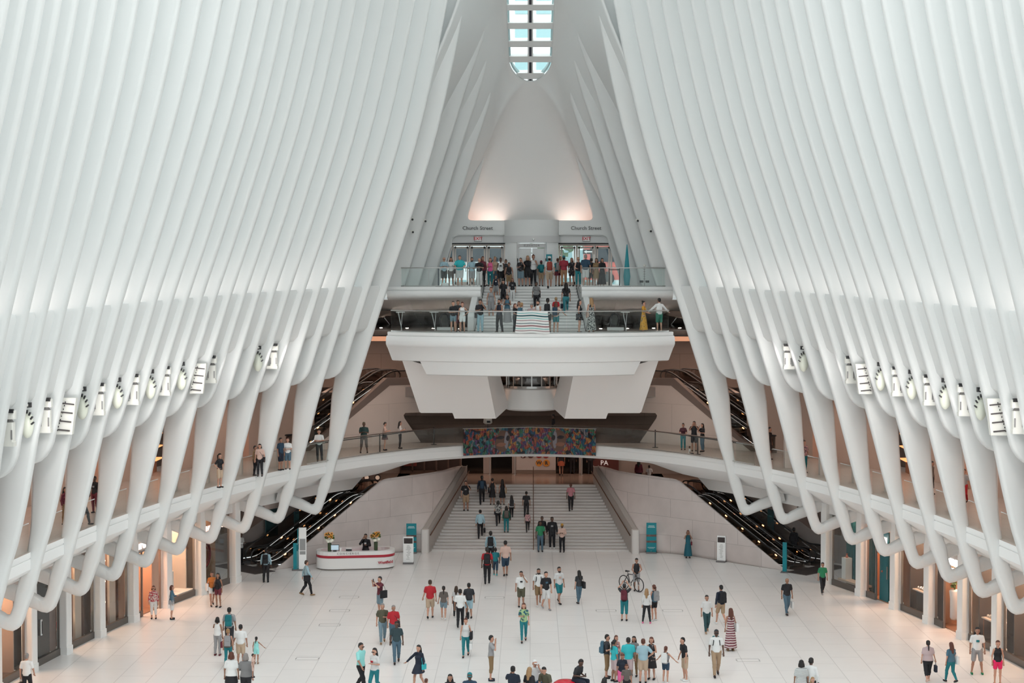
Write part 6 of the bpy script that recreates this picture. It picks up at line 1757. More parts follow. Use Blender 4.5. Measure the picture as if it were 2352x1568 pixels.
    for bag in spec.get('bags', ()):
        bk, bc, blab = bag
        if bk == 'backpack':
            q = T(0, .185*bld**.5, 1.22); r_ = empty('backpack', W3(q), R(face), blab, 'backpack'); r_.scale = (sc_,)*3
            b = MB(); b.rbox((0, 0, .0), (.29, .15, .42), .06); b.rbox((0, .0, .225), (.24, .12, .06), .05); b.obj('main_compartment', cmat(bc), r_)
            b = MB(); b.rbox((0, .095, -.08), (.22, .06, .2), .03); b.obj('front_pocket', cmat(bc), r_)
            for s in (-1, 1):
                b = MB(); b.tube([(s*.09, -.06, .2), (s*.10, -.17, .245), (s*.11, -.29, .13), (s*.13, -.28, -.02), (s*.15, -.1, -.16)], .018, 6); b.obj('shoulder_strap', BLACKP if bc != 'k' else cmat('K'), r_)
        elif bk in ('tote', 'purse', 'messenger'):
            s = -1 if bk != 'messenger' and spec.get('bagside', 1) < 0 else (spec.get('bagside', 1))
            q = T(s*(.245 if bk == 'tote' else .225), .03, .92 if bk != 'tote' else .98); r_ = empty('handbag' if bk == 'purse' else ('tote_bag' if bk == 'tote' else 'messenger_bag'), W3(q), R(face), blab, 'bag'); r_.scale = (sc_,)*3
            dm = {'tote': (.11, .36, .34), 'purse': (.09, .26, .2), 'messenger': (.10, .34, .26)}[bk]
            b = MB(); b.rbox((0, 0, 0), dm, .03); b.obj('body', cmat(bc), r_)
            sh = J['shL' if s < 0 else 'shR']-q
            if bk == 'messenger':
                o2 = J['shR' if s < 0 else 'shL']-q; path = [(0, -.1, .1), tuple(np.array((o2+sh)/2)*.6+np.array((0, -.17, 0.05))), tuple(o2+np.array((s*.06, 0, .06))), tuple((o2+sh)/2*.6+np.array((0, .14, 0.05))), (0, .1, .1)]
            else: path = [(0, -.1, dm[2]/2-.01), (sh[0]*.6, -.1, sh[2]*.6), (sh[0]*.95, -.0, sh[2]+.062), (sh[0]*.6, .1, sh[2]*.6), (0, .1, dm[2]/2-.01)]
            b = MB(); b.tube(path, .009, 5); b.obj('strap', cmat(bc), r_)
        elif bk in ('shopping', 'held'):
            s = spec.get('bagside', 1); nm = 'L' if s < 0 else 'R'; q = J['wr'+nm]+J['fd'+nm]*.1
            r_ = empty('shopping_bag' if bk == 'shopping' else 'handbag', W3(q), R(face), blab, 'bag'); r_.scale = (sc_,)*3
            dd = (.12, .28, .32) if bk == 'shopping' else (.12, .30, .26)
            b = MB(); b.rbox((0, 0, -.16-dd[2]/2), dd, .035); b.obj('body', cmat(bc), r_)
            b = MB(); b.tube([(0, -.08, -.17), (0, -.05, -.02), (0, .05, -.02), (0, .08, -.17)], .008, 5); b.obj('handle', cmat(bc), r_)
        elif bk in ('phone', 'camera'):
            w1, w2 = J['wrR']+J['fdR']*.09, J['wrL']+J['fdL']*.09
            q = w1 if bk == 'phone' or arms[0] != arms[1] else (w1+w2)/2
            r_ = empty('phone' if bk == 'phone' else 'camera', W3(q+np.array((0, -.02, .03))), R(face), blab, bk); r_.scale = (sc_,)*3
            b = MB()
            if bk == 'phone': b.rbox((0, 0, 0), (.07, .012, .14), .005); b.obj('case', BLACKP, r_); b = MB(); b.box((0, .008, 0), (.062, .004, .125)); b.obj('screen', mat('phone_screen', (.1, .12, .15), .1), r_)
            else: b.rbox((0, 0, 0), (.13, .07, .09), .01); b.obj('case', BLACKP, r_); b = MB(); b.tube([(0, -.03, 0), (0, -.09, 0)], .032, 10); b.obj('lens', BLACKP, r_)
    return root, J, W3
PEOPLE = []
def P(px, py, lv, hp, face, desc, **kw):
    kw['at'] = (px, py, 0, hp, face, desc)
    if lv == 'F': kw['at'] = (px, py, 0.0, hp, face, desc)
    elif lv == 'B': kw['at'] = (px, py, ZB, hp, face, desc)
    elif lv == 'N': kw['at'] = (px, py, ZL, hp, face, desc)
    elif lv == 'S':      # big stair
        best = min(range(22), key=lambda k: abs(635+(CAMZ-(k+1)*ZL/22)*F/(94.75+(k+.45)*.316)-py))
        y = 94.75+(best+.45)*.316; kw['pos'] = (aty(px, py, y).x, y, (best+1)*ZL/22)
    elif lv == 'T':      # short stair
        best = min(range(15), key=lambda k: abs(635+(CAMZ-(ZU-(k+1)*(ZU-ZP)/15))*F/(96.24-k*.325)-py))
        y = 96.24-best*.325; kw['pos'] = (aty(px, py, y).x, y, ZU-(best+1)*(ZU-ZP)/15)
    elif isinstance(lv, tuple): kw['pos'] = (aty(px, py, lv[1]).x, lv[1], lv[0])
    PEOPLE.append(kw)
D = 'down'
# ---- main floor, left
P(62, 1606, 'F', 106, 176, 'person with white hair and white shirt walking away, black bag in hand', top=('t', 'w'), bot=('pants', 'k'), hair=('short', 'g'), legs='walk', skin='l', bags=[('held', 'k', 'black bag held by the white haired man')], arms=('swf', D))
P(353, 1421, 'F', 76, 5, 'woman in a red print blouse and white trousers beside the shopfronts', f=1, w=1.15, top=('l', 'P4'), bot=('capri', 'w'), hair=('bob', 'r'), glasses=1, skin='l')
P(395, 1422, 'F', 78, 100, 'woman in blue-grey blouse and white shorts looking into the boot window', f=1, w=1.15, top=('l', 'B'), bot=('shorts', 'w'), hair=('bob', 'r'), arms=(D, 'phone'), skin='l', bagside=-1, bags=[('purse', 'x', 'grey handbag on the shoulder of the woman in blue-grey')])
P(487, 1391, 'F', 78, 20, 'woman in an orange top and white shorts carrying a cream tote', f=1, top=('t', 'O'), bot=('mini', 'w'), hair=('pony', 'b'), legs='walk', skin='m', bagside=-1, bags=[('tote', 'w', 'cream tote bag of the woman in orange')])
P(501, 1394, 'F', 78, -10, 'woman with big black curls in black top and maroon shorts', f=1, top=('tank', 'k'), bot=('mini', 'm'), hair=('curly', 'k'), legs='relax', skin='t', bagside=-1, bags=[('purse', 'k', 'small black purse of the woman with curls')])
P(553, 1297, 'F', 74, 60, 'person in white shirt and black trousers half hidden by the column', top=('l', 'w'), bot=('pants', 'k'), arms=('phone', 'phone'), skin='d')
P(611, 1337, 'F', 77, 178, 'man in pale blue shirt with black backpack near the left escalator', top=('l', 'l'), bot=('pants', 'k'), arms=(D, D), skin='d', bags=[('backpack', 'k', 'black backpack of the man by the left escalator')])
P(704, 1368, 'F', 81, 112, 'man striding right in pale shirt with black messenger bag', top=('l', 'l'), bot=('pants', 'k'), hair=('short', 'b'), legs='walk', arms=('swf', 'swb'), skin='l', bagside=-1, shoe='z', bags=[('messenger', 'k', 'black messenger bag of the striding man')])
P(500, 1505, 'F', 88, 170, 'woman in white sleeveless top and grey trousers with a dark red bag', f=1, top=('tank', 'w'), bot=('pants', 'x'), hair=('bob', 'k'), arms=(D, 'face'), skin='t', shoe='m', bagside=-1, bags=[('held', 'm', 'dark red handbag of the woman in white')])
P(527, 1490, 'F', 95, 178, 'tall man in grey tee wearing a large teal backpack', top=('t', 'x'), bot=('long_shorts', 'K'), skin='t', w=1.1, bags=[('backpack', 'T', 'large teal backpack of the tall man in grey')])
P(524, 1532, 'F', 88, 180, 'blond woman with grey backpack and teal jeans walking away', f=1, top=('tank', 'e'), bot=('jeans', 'T'), hair=('bun', 'y'), legs='walk', skin='l', shoe='z', bags=[('backpack', 'x', 'grey backpack of the blond woman in teal jeans')])
P(553, 1527, 'F', 93, 180, 'man in loose white shirt and beige shorts holding a child by the hand', top=('t', 'w'), bot=('shorts', 'C'), arms=(D, 'hold'), skin='m', w=1.15)
P(589, 1524, 'F', 62, 172, 'small girl in aqua top and shorts holding the hand of a man', f=1, top=('tank', 'q'), bot=('mini', 'q'), hair=('pony', 'k'), arms=('out', D), skin='m', shoe='z')
P(532, 1611, 'F', 114, 180, 'woman in white blouse with red lettering and black skirt, from behind', f=1, top=('t', 'w'), bot=('skirt', 'k'), hair=('bob', 'r'), skin='t', w=1.2)
P(565, 1612, 'F', 112, 178, 'grey haired woman in belted grey jacket carrying a small child', f=1, top=('jacket', 'G'), bot=('pants', 'k'), hair=('bob', 'g'), arms=(D, 'rail'), skin='l', w=1.2)
P(581, 1560, (.95, 60.6), 42, 100, 'toddler in pink held by the woman in the grey jacket', f=1, H=.85, top=('t', 'P'), bot=('shorts', 'P'), hair=('short', 'k'), skin='m')
# ---- centre left
P(873, 1412, 'F', 88, -50, 'young man in maroon tee taking a photo, black tote on shoulder', top=('t', 'm'), bot=('shorts', 'J'), arms=('photo', 'photo'), skin='l', bagside=1, bags=[('tote', 'k', 'black printed tote bag of the man in maroon'), ('phone', 'k', 'phone raised by the man in maroon')])
P(879, 1477, 'F', 91, 8, 'older man in olive tee and pale jeans walking towards the camera', top=('t', 'o'), bot=('jeans', 'J'), hair=('short', 'g'), legs='walk', arms=(D, 'phone'), skin='l', shoe='z', w=1.1)
P(904, 1480, 'F', 90, 15, 'man in bright red polo with dark strap beside the man in olive', top=('polo', 'r'), bot=('jeans', 'j'), hair=('short', 'g'), legs='walk2', skin='m', w=1.15, bags=[('messenger', 'k', 'small dark bag worn by the man in the red polo')])
P(911, 1523, 'F', 96, 5, 'man in dark green V-neck tee and faded jeans walking forward', top=('t', (.03, .055, .065)), bot=('jeans', 'j'), hair=('short', 'k'), legs='walk', skin='d', w=1.1)
P(829, 1588, 'F', 112, 60, 'man in aqua polo and black trousers walking hand in hand', top=('polo', 'q'), bot=('pants', 'k'), hair=('short', 'k'), legs='walk', glasses=1, skin='m', arms=('swf', 'swb'), w=1.1)
P(861, 1594, 'F', 106, -35, 'woman with long black hair, grey tee and teal jeans', f=1, top=('t', 'W'), bot=('jeans', 'T'), hair=('long', 'k'), legs='walk', arms=('swb', 'phone'), glasses=1, skin='l', w=1.1, print='r')
P(962, 1583, 'F', 102, -30, 'woman in dark dress and black tights walking with arm swung out', f=1, top=('ldress', 'n'), bot=('mini', 'n'), hair=('long', 'k'), legs='walk', arms=('out', D), skin='l', bagside=1, bags=[('purse', 't', 'turquoise shoulder bag of the woman in the dark dress')])
P(979, 1640, 'F', 90, 150, 'small brown haired child whose head shows at the lower edge', H=1.25, top=('t', 'W'), bot=('shorts', 'j'), hair=('short', 'r'), skin='l')
P(1034, 1656, 'F', 108, 0, 'woman with black curls looking up at the lower edge', f=1, top=('t', 'k'), bot=('jeans', 'j'), hair=('curly', 'k'), skin='m')
P(1079, 1660, 'F', 116, 0, 'man in teal cap and dark shirt at the lower edge', top=('t', 'b'), bot=('jeans', 'j'), hair=('cap', 'T'), skin='d', w=1.1)
P(988, 1421, 'F', 89, 178, 'man in red tee and beige shorts holding hands, seen from behind', top=('t', 'r'), bot=('shorts', 'C'), hair=('short', 'b'), legs='walk', skin='l', arms=(D, 'hold'), w=1.12)
P(1019, 1424, 'F', 78, 182, 'woman with long black ponytail, grey top and denim shorts', f=1, top=('t', 'e'), bot=('mini', 'J'), hair=('pony', 'k'), skin='l', arms=(D, 'hold'), shoe='w', legs='walk2')
P(1048, 1418, 'F', 72, 175, 'long haired woman partly hidden behind the man in white tee', f=1, top=('t', 'W'), bot=('jeans', 'k'), hair=('long', 'b'), skin='m', shoe='w')
P(1057, 1442, 'F', 89, 178, 'man in white tee and black trousers carrying a black jacket', top=('t', 'w'), bot=('pants', 'k'), hair=('short', 'k'), skin='t', arms=('hold', D), legs='walk', bagside=-1, bags=[('held', 'k', 'folded black jacket carried by the man in white tee')])
P(1077, 1421, 'F', 82, 190, 'man in charcoal tee and pale shorts leaning left, from behind', top=('t', 'K'), bot=('shorts', 'l'), hair=('short', 'k'), skin='t', arms=(D, 'swf'), w=1.1, legs='walk2', bags=[('backpack', 'K', 'charcoal backpack of the man in pale shorts')])
P(1070, 1508, 'F', 88, -5, 'woman in grey top and teal jeans carrying bags on both sides', f=1, top=('tank', 'W'), bot=('jeans', 'T'), hair=('bun', 'r'), legs='walk', skin='l', w=1.1, bagside=1, bags=[('tote', 'k', 'black shoulder bag of the woman in teal jeans'), ('held', 'w', 'white carrier bag hanging from the hand of the woman in grey')])
P(1119, 1342, 'F', 85, 180, 'man in red tee with black backpack walking towards the big stair', top=('t', 'r'), bot=('pants', 'k'), skin='d', legs='walk', bags=[('backpack', 'k', 'black backpack of the man in the red tee')])
P(1138, 1322, 'F', 62, 182, 'boy in teal tee and shorts with neon hem walking away', H=1.42, top=('t', 'T'), bot=('long_shorts', 'b'), skin='d', legs='walk2', shoe='t')
P(1161, 1324, 'F', 82, 186, 'man in peach tee and grey shorts walking away', top=('t', 'P'), bot=('shorts', 'b'), skin='m', legs='walk', w=1.1)
P(1127, 1297, 'F', 77, 178, 'person in pale blue shirt with black backpack at the stair foot', top=('l', 'l'), bot=('pants', 'k'), skin='d', bags=[('backpack', 'k', 'black backpack of the person in pale blue at the stair foot')])
P(1128, 1563, 'F', 104, 92, 'tall young man in grey tee and brown shorts shading his eyes', top=('t', 'x'), bot=('long_shorts', 'z'), arms=('face', 'face'), skin='l', shoe='n')
P(1203, 1474, 'F', 89, 0, 'woman with very long auburn hair, green print top and jeans', f=1, top=('t', 'PA'), bot=('jeans', 'T'), hair=('long', 'r'), legs='walk', skin='l', arms=('phone', D))
P(1197, 1394, 'F', 82, 5, 'man in white tee with grey band and olive shorts, hand at face', top=('t', 'w'), bot=('shorts', 'o'), arms=(D, 'face'), skin='m', w=1.1, print='K')
P(1237, 1391, 'F', 85, 5, 'bearded man in white tee and tan shorts with backpack straps', top=('t', 'w'), bot=('shorts', 'z'), beard=1, legs='walk', skin='m', shoe='w', bags=[('backpack', 'k', 'black backpack of the man in tan shorts')])
P(1254, 1400, 'F', 87, 20, 'man in black tee with blue print and grey shorts', top=('t', 'k'), bot=('shorts', 'W'), legs='walk2', skin='l', shoe='x', print='B')
P(1284, 1386, 'F', 84, 25, 'man with thick black beard, grey tee and dark teal shorts', top=('t', 'W'), bot=('shorts', 'T'), beard=1, legs='walk', skin='m', print='P')
P(1330, 1386, 'F', 76, 205, 'woman with long black hair carrying a large black tote bag', f=1, top=('t', 'K'), bot=('jeans', 'j'), hair=('long', 'k'), arms=('face', D), legs='cross', skin='l', bagside=-1, bags=[('tote', 'k', 'large black tote bag with white print beside the dark haired woman')])
# ---- centre right
P(1462, 1357, 'F', 75, -5, 'person in black sleeveless top standing with a bicycle', top=('tank', 'k'), bot=('shorts', 'x'), hair=('short', 'k'), arms=('lap', 'rail'), nod=25, skin='m')
P(1434, 1425, 'F', 85, 170, 'man photographing upwards with maroon backpack and teal shorts', top=('t', 'K'), bot=('long_shorts', 'T'), hair=('cap', 'K'), arms=('up', 'up'), skin='l', nod=-12, bags=[('backpack', 'm', 'maroon backpack of the photographing man in teal shorts')])
P(1485, 1431, 'F', 79, 172, 'woman in loose pale grey top and black leggings from behind', f=1, top=('l', 'W'), bot=('jeans', 'k'), hair=('long', 'y'), legs='wide', skin='l', shoe='p')
P(1502, 1425, 'F', 82, 215, 'woman in teal top and black shorts wearing a grey backpack', f=1, top=('tank', 'B'), bot=('mini', 'k'), hair=('pony', 'r'), skin='l', shoe='w', arms=(D, 'phone'), bags=[('backpack', 'x', 'grey backpack of the woman in black shorts')])
P(1623, 1453, 'F', 86, 5, 'man in pale grey polo and dark green trousers walking forward', top=('polo', 'W'), bot=('pants', (.02, .06, .07)), legs='walk', skin='m', shoe='c')
P(1656, 1435, 'F', 91, 205, 'man in navy shirt and tan shorts with black and white backpack', top=('l', 'n'), bot=('shorts', 'c'), arms=('phone', D), legs='walk2', skin='l', shoe='w', bags=[('backpack', 'k', 'black and white backpack of the man in navy')])
P(1678, 1494, 'F', 97, 190, 'woman in long maroon and white patterned dress with dark wavy hair', f=1, top=('tdress', 'P3'), bot=('maxi', 'P3'), hair=('long', 'r'), skin='m', bagside=-1, shoe='z', bags=[('tote', 'w', 'white bag carried by the woman in the long dress')])
P(1645, 1553, 'F', 107, 0, 'man in white tee, khaki trousers and dark cap walking forward', top=('t', 'w'), bot=('pants', 'c'), hair=('cap', 'K'), legs='walk', skin='d', w=1.1, bags=[('backpack', 'T', 'dark teal backpack of the man in khaki trousers')])
P(1807, 1411, 'F', 83, 10, 'man in black tee and dark jeans carrying a white plastic bag', top=('t', 'k'), bot=('jeans', 'j'), hair=('bald', 'k'), skin='t', legs='walk', w=1.1, bagside=1, bags=[('shopping', 'W', 'white plastic bag carried by the man in black tee')])
P(1889, 1364, 'F', 72, 5, 'person in bright green tee and black trousers near the right escalators', top=('t', 'g'), bot=('pants', 'k'), legs='walk', skin='m', shoe='x')
P(1580, 1281, 'F', 63, 0, 'woman in long teal dress against the marble wall taking a photo', f=1, top=('tdress', (.01, .10, .14)), bot=('maxi', 'T'), hair=('bob', 'r'), arms=('face', 'face'), skin='t', bagside=1, bags=[('purse', 'm', 'dark red handbag of the woman in the teal dress')])
P(1823, 1287, (.1, 92.2), 68, 150, 'dark silhouetted person stepping off the right escalator', top=('l', 'k'), bot=('pants', 'k'), skin='d', bags=[('backpack', 'k', 'black backpack of the person on the right escalator')])
P(1394, 1557, 'F', 100, 80, 'man in charcoal tee and brown shorts with blue backpack in the group', top=('t', 'K'), bot=('long_shorts', 'z'), glasses=1, arms=('phone', 'phone'), skin='l', bags=[('backpack', 'B', 'blue-grey backpack of the man at the left of the group')])
P(1411, 1565, 'F', 96, 120, 'woman in turquoise tee and grey shorts within the group', f=1, top=('t', 't'), bot=('shorts', 'v'), hair=('pony', 'k'), skin='t', w=1.1)
P(1415, 1545, 'F', 86, 30, 'brown haired woman standing behind the turquoise tee', f=1, top=('tank', 'P9'), bot=('shorts', 'j'), hair=('bob', 'r'), skin='l')
P(1443, 1566, 'F', 102, 182, 'man in bright turquoise tee seen from behind in the group', top=('t', 't'), bot=('shorts', 'v'), hair=('short', 'k'), skin='m', w=1.2)
P(1456, 1553, 'F', 92, -15, 'woman with long black hair facing the men in blue tees', f=1, top=('t', 'G'), bot=('jeans', 'z'), hair=('long', 'k'), skin='m', arms=('phone', 'phone'))
P(1477, 1568, 'F', 101, 176, 'tall man in blue-grey tee and beige cargo shorts from behind', top=('t', 'l'), bot=('shorts', 'C'), hair=('short', 'r'), skin='l', w=1.2, arms=('hip', 'phone'))
P(1496, 1560, 'F', 97, -20, 'woman in grey patterned knee length dress holding a cup', f=1, top=('tdress', 'P7'), bot=('knee', 'P7'), hair=('bob', 'r'), arms=('phone', 'phone'), skin='l')
P(1428, 1590, 'F', 92, 10, 'young woman in dark print top bending in front of the group', f=1, top=('t', 'n'), bot=('shorts', 'p'), hair=('pony', 'r'), skin='m', nod=30, lean=12)
P(1439, 1604, 'F', 80, 0, 'child in brown tee standing at the front of the group', H=1.25, top=('t', 'e'), bot=('shorts', 'k'), hair=('bob', 'r'), skin='m', nod=25)
P(1529, 1568, 'F', 79, 150, 'girl with white backpack holding both arms wide apart', f=1, H=1.38, top=('tank', 'x'), bot=('mini', 'b'), hair=('pony', 'r'), arms=('out', 'out'), skin='l', shoe='w', bags=[('backpack', 'w', 'white backpack of the girl with arms apart')])
P(1573, 1563, 'F', 100, -70, 'man in black tee and beige shorts reaching to the girl', top=('t', 'k'), bot=('shorts', 'C'), arms=('hold', 'hold'), lean=8, skin='l', shoe='w')
P(1840, 1628, 'F', 112, 178, 'woman with black hair and white checked blouse, from behind', f=1, top=('t', 'P8'), bot=('pants', 'k'), hair=('bob', 'k'), skin='t', w=1.2)
P(1862, 1626, 'F', 115, 160, 'tall man in white shirt bending his head beside the checked blouse', top=('l', 'w'), bot=('pants', 'k'), skin='d', nod=25)
P(1866, 1640, 'F', 94, 20, 'blond child in front of the couple at the lower edge', H=1.3, f=1, top=('t', 'l'), bot=('shorts', 'j'), hair=('long', 'y'), skin='l')
P(2131, 1566, 'F', 95, 178, 'woman in pink top and black capri trousers carrying a dark coat', f=1, w=1.35, top=('t', 'v'), bot=('capri', 'k'), hair=('pony', 'k'), legs='walk', skin='l', shoe='P', bagside=-1, arms=('hold', D), bags=[('held', 'n', 'dark coat hanging from the hand of the woman in pink')])
P(2184, 1568, 'F', 93, 205, 'woman in teal tee and jeans with a white handbag', f=1, w=1.15, top=('t', 'B'), bot=('jeans', 'T'), hair=('long', 'r'), legs='walk2', arms=('phone', D), skin='l', bagside=-1, bags=[('tote', 'w', 'white and grey handbag of the woman in teal tee')])
P(2244, 1548, 'F', 107, -5, 'man in white graphic tee, grey shorts and bright green shoes', top=('t', 'w'), bot=('shorts', 'x'), hair=('curly', 'k'), legs='wide', skin='m', shoe='g', w=1.1, print='T')
P(2291, 1572, 'F', 101, 0, 'woman in black top and hot pink short skirt', f=1, top=('tank', 'k'), bot=('mini', (.75, .02, .12)), hair=('pony', 'r'), skin='l')
# ---- seated at the lower edge
P(1322, 1590, 'F', 0, 55, 'seated man in dark tee and blue jeans looking at his phone on a red pouf', H=1.75, top=('t', 'K'), bot=('jeans', 'n'), legs='sit', arms=('phone', 'phone'), skin='d', nod=30, lean=18, bags=[('phone', 'k', 'phone held by the seated man on the red pouf')])
P(1178, 1612, 'F', 0, 165, 'seated man in navy tee drinking, seen from behind', H=1.75, top=('t', 'n'), bot=('jeans', 'k'), legs='sit', arms=(D, 'face'), skin='m', w=1.15)
P(1228, 1596, 'F', 0, 20, 'seated man in white cap and pale shirt with raised hand', H=1.75, top=('t', 'W'), bot=('shorts', 'b'), hair=('cap', 'w'), legs='sit', arms=(D, 'face'), skin='l')
P(1216, 1612, 'F', 0, 150, 'seated woman with long light brown hair and black top', f=1, H=1.7, top=('t', 'k'), bot=('shorts', 'P9'), hair=('long', 'y'), legs='sit', skin='l')
P(1256, 1606, 'F', 0, -25, 'seated young man in brown tee leaning on his knees', H=1.72, top=('t', 'o'), bot=('shorts', 'C'), legs='sit', arms=('lap', 'lap'), skin='l', lean=20, nod=25)
P(1388, 1642, 'F', 0, 150, 'seated person with black hair and white patterned shirt at the lower edge', H=1.75, top=('t', 'P8'), bot=('jeans', 'k'), legs='sit', hair=('bob', 'k'), skin='m', bags=[('backpack', 'k', 'black and green backpack on the seated person')])
P(1413, 1654, 'F', 0, 20, 'seated person in bright red top at the lower edge', H=1.7, top=('t', 'r'), bot=('jeans', 'k'), legs='sit', hair=('short', 'r'), skin='l')
# ---- behind the desk
P(840, 1285, (0, 89.45), 76, -5, 'concierge in black suit talking on a phone behind the desk', top=('jacket', 'k'), bot=('pants', 'k'), arms=('face', 'phone'), skin='t', print='w')
# ---- big stair
P(1070, 1172, 'S', 68, 0, 'man in black tee and khaki shorts on the stair by the left parapet', top=('t', 'k'), bot=('shorts', 'c'), arms=(D, 'face'), skin='m', w=1.1, print='x')
P(1107, 1158, 'S', 66, 180, 'man in dark blue clothes with backpack high on the stair', top=('l', 'n'), bot=('pants', 'k'), legs='step', skin='d', bags=[('backpack', 'b', 'dark blue backpack high on the big stair')])
P(1131, 1164, 'S', 60, 182, 'woman in black dress with bag climbing the stair', f=1, top=('tdress', 'k'), bot=('knee', 'k'), hair=('bun', 'k'), skin='m', bagside=1, bags=[('tote', 'k', 'black bag of the climbing woman in black dress')])
P(1154, 1162, 'S', 58, 178, 'woman with loose black hair in short black dress on the stair', f=1, top=('tdress', 'k'), bot=('knee', 'k'), hair=('long', 'k'), skin='m', bagside=-1, bags=[('tote', 'c', 'tan shoulder bag on the big stair')])
P(1144, 1213, 'S', 58, 180, 'woman in black and white print top climbing the stair', f=1, w=1.15, top=('t', 'P1'), bot=('pants', 'k'), hair=('bob', 'k'), legs='step', skin='l', bagside=1, bags=[('purse', 'k', 'black handbag of the woman in print top')])
P(1163, 1222, 'S', 60, 184, 'woman in green top and teal jeans climbing the stair', f=1, top=('l', (.03, .12, .09)), bot=('jeans', 'T'), hair=('long', 'k'), skin='m', bags=[('backpack', 'e', 'small brown backpack on the big stair')])
P(1175, 1196, 'S', 56, 186, 'woman in pale top and black trousers climbing the stair', f=1, top=('t', 'W'), bot=('jeans', 'k'), hair=('long', 'k'), legs='step', skin='m', bags=[('backpack', 'k', 'small black backpack of the woman in pale top')])
P(1209, 1192, 'S', 58, 180, 'man in black tee near the central handrail of the stair', top=('t', 'k'), bot=('pants', 'k'), skin='t')
P(1212, 1228, 'S', 47, 180, 'child in pink patterned top and dark leggings on the stair', f=1, H=1.2, top=('t', 'P9'), bot=('jeans', 'k'), hair=('bob', 'k'), legs='step', skin='m')
P(1103, 1238, 'S', 66, 178, 'man in pale blue shirt with jacket over arm climbing the stair', top=('l', 'l'), bot=('pants', 'k'), legs='step', skin='m', bagside=-1, bags=[('held', 'k', 'black jacket held by the man in pale blue')])
P(1311, 1172, 'S', 63, 0, 'man in pink shirt and black trousers coming down the stair', top=('t', (.42, .17, .20)), bot=('pants', 'k'), hair=('bald', 'k'), skin='d', legs='walk')
P(1241, 1267, 'F', 70, 5, 'person in green tee standing at the stair foot', top=('t', 'g'), bot=('jeans', 'j'), skin='d')
P(1245, 1256, 'S', 66, 0, 'person in black behind the green tee at the stair foot', top=('l', 'k'), bot=('pants', 'k'), skin='d')
P(1268, 1262, 'S', 72, 0, 'person in black jacket and grey tee at the stair foot', top=('jacket', 'k'), bot=('pants', 'k'), skin='d', shoe='w', w=1.15, print='x')
P(1291, 1268, 'F', 65, -10, 'person in pale pink shirt and yellow cap at the stair foot', top=('l', 'P'), bot=('pants', 'k'), hair=('cap', 'y'), arms=('phone', 'phone'), skin='d')
# ---- landing
P(1289, 1093, 'N', 62, 180, 'woman in orange skirt walking off across the landing', f=1, top=('t', 'k'), bot=('skirt', (.32, .07, .03)), hair=('bob', 'k'), skin='m', legs='walk')
P(1315, 1087, 'N', 60, 178, 'dark figure at the right landing doorway', top=('l', 'k'), bot=('pants', 'k'), skin='d')
P(1356, 1088, 'N', 58, 170, 'dark clothed person at the top right end of the stair', top=('l', 'K'), bot=('pants', 'k'), skin='m')
P(1467, 1118, 'N', 62, 175, 'woman with long dark hair and dark red top behind the marble wall', f=1, w=1.15, top=('l', 'm'), bot=('pants', 'k'), hair=('long', 'k'), skin='m')
P(1491, 1117, 'N', 46, 180, 'child in grey shirt beside the woman in dark red', H=1.25, top=('t', 'W'), bot=('shorts', 'k'), hair=('short', 'k'), skin='d')
# ---- escalators (standing on the steps)
def onesc(px, py, s, lane, t): pass
for px, py, zz, hh, fc, ds, kw in (
    (787, 1182, 1.5, 50, 150, 'man in pink shirt riding up the left escalator', dict(top=('t', (.22, .13, .14)), bot=('pants', 'k'), skin='d')),
    (807, 1138, 2.3, 50, 150, 'person in dark red riding up the left escalator', dict(top=('t', (.07, .015, .02)), bot=('pants', 'k'), skin='d', arms=(D, 'hip'))),
    (827, 1122, 2.7, 52, 140, 'man in grey tee at the top of the left escalator', dict(top=('t', 'G'), bot=('pants', 'k'), skin='t')),
    (1655, 1180, 1.6, 52, -10, 'person in red top riding the right escalator', dict(top=('t', 'r'), bot=('pants', 'k'), skin='m')),
    (1673, 1168, 1.8, 60, -15, 'woman in black dress riding the right escalator', dict(f=1, top=('dress', 'k'), bot=('knee', 'k'), skin='l', hair=('bun', 'k')))):
    P(px, py, 'F', hh, fc, ds, **kw); PEOPLE[-1]['at'] = (px, py, zz, hh, fc, ds)
P(829, 936, 'F', 50, 150, 'woman with bags riding the upper left escalator', f=1, top=('t', 'e'), bot=('shorts', 'k'), skin='m', hair=('pony', 'k'), bagside=1, bags=[('purse', 'k', 'black handbag on the upper left escalator')]); PEOPLE[-1]['at'] = (829, 936, 7.4, 50, 150, PEOPLE[-1]['at'][5])
# ---- bridge
P(836, 1040, 'B', 70, 5, 'man in dark green tee and brown shorts holding a phone on the bridge', top=('t', (.02, .05, .05)), bot=('long_shorts', 'e'), arms=('phone', 'phone'), hair=('cap', 'o'), skin='d', w=1.15, legs='wide')
P(884, 1034, 'B', 64, 95, 'woman in pale pink top and brown skirt reading on the bridge', f=1, top=('t', 'P'), bot=('skirt', (.13, .07, .07)), hair=('short', 'k'), arms=('phone', 'phone'), skin='l', nod=25, bagside=-1, bags=[('purse', 'k', 'small black bag of the woman on the bridge')])
P(919, 1030, 'B', 62, 100, 'woman with long black hair and white top on the bridge', f=1, top=('t', 'W'), bot=('jeans', 'k'), hair=('long', 'k'), arms=('phone', 'phone'), skin='l', bags=[('phone', 'k', 'phone of the woman in white on the bridge')])
P(1569, 1033, 'B', 60, -5, 'young woman in dark red tee and teal jeans leaning on the bridge rail', f=1, top=('t', (.06, .015, .025)), bot=('jeans', 'T'), hair=('bun', 'k'), arms=('rail', 'rail'), skin='m')
P(1594, 1036, 'B', 68, -5, 'man in black tee and shorts, hands at face, on the bridge', top=('t', 'k'), bot=('shorts', 'K'), arms=('face', 'face'), skin='m')
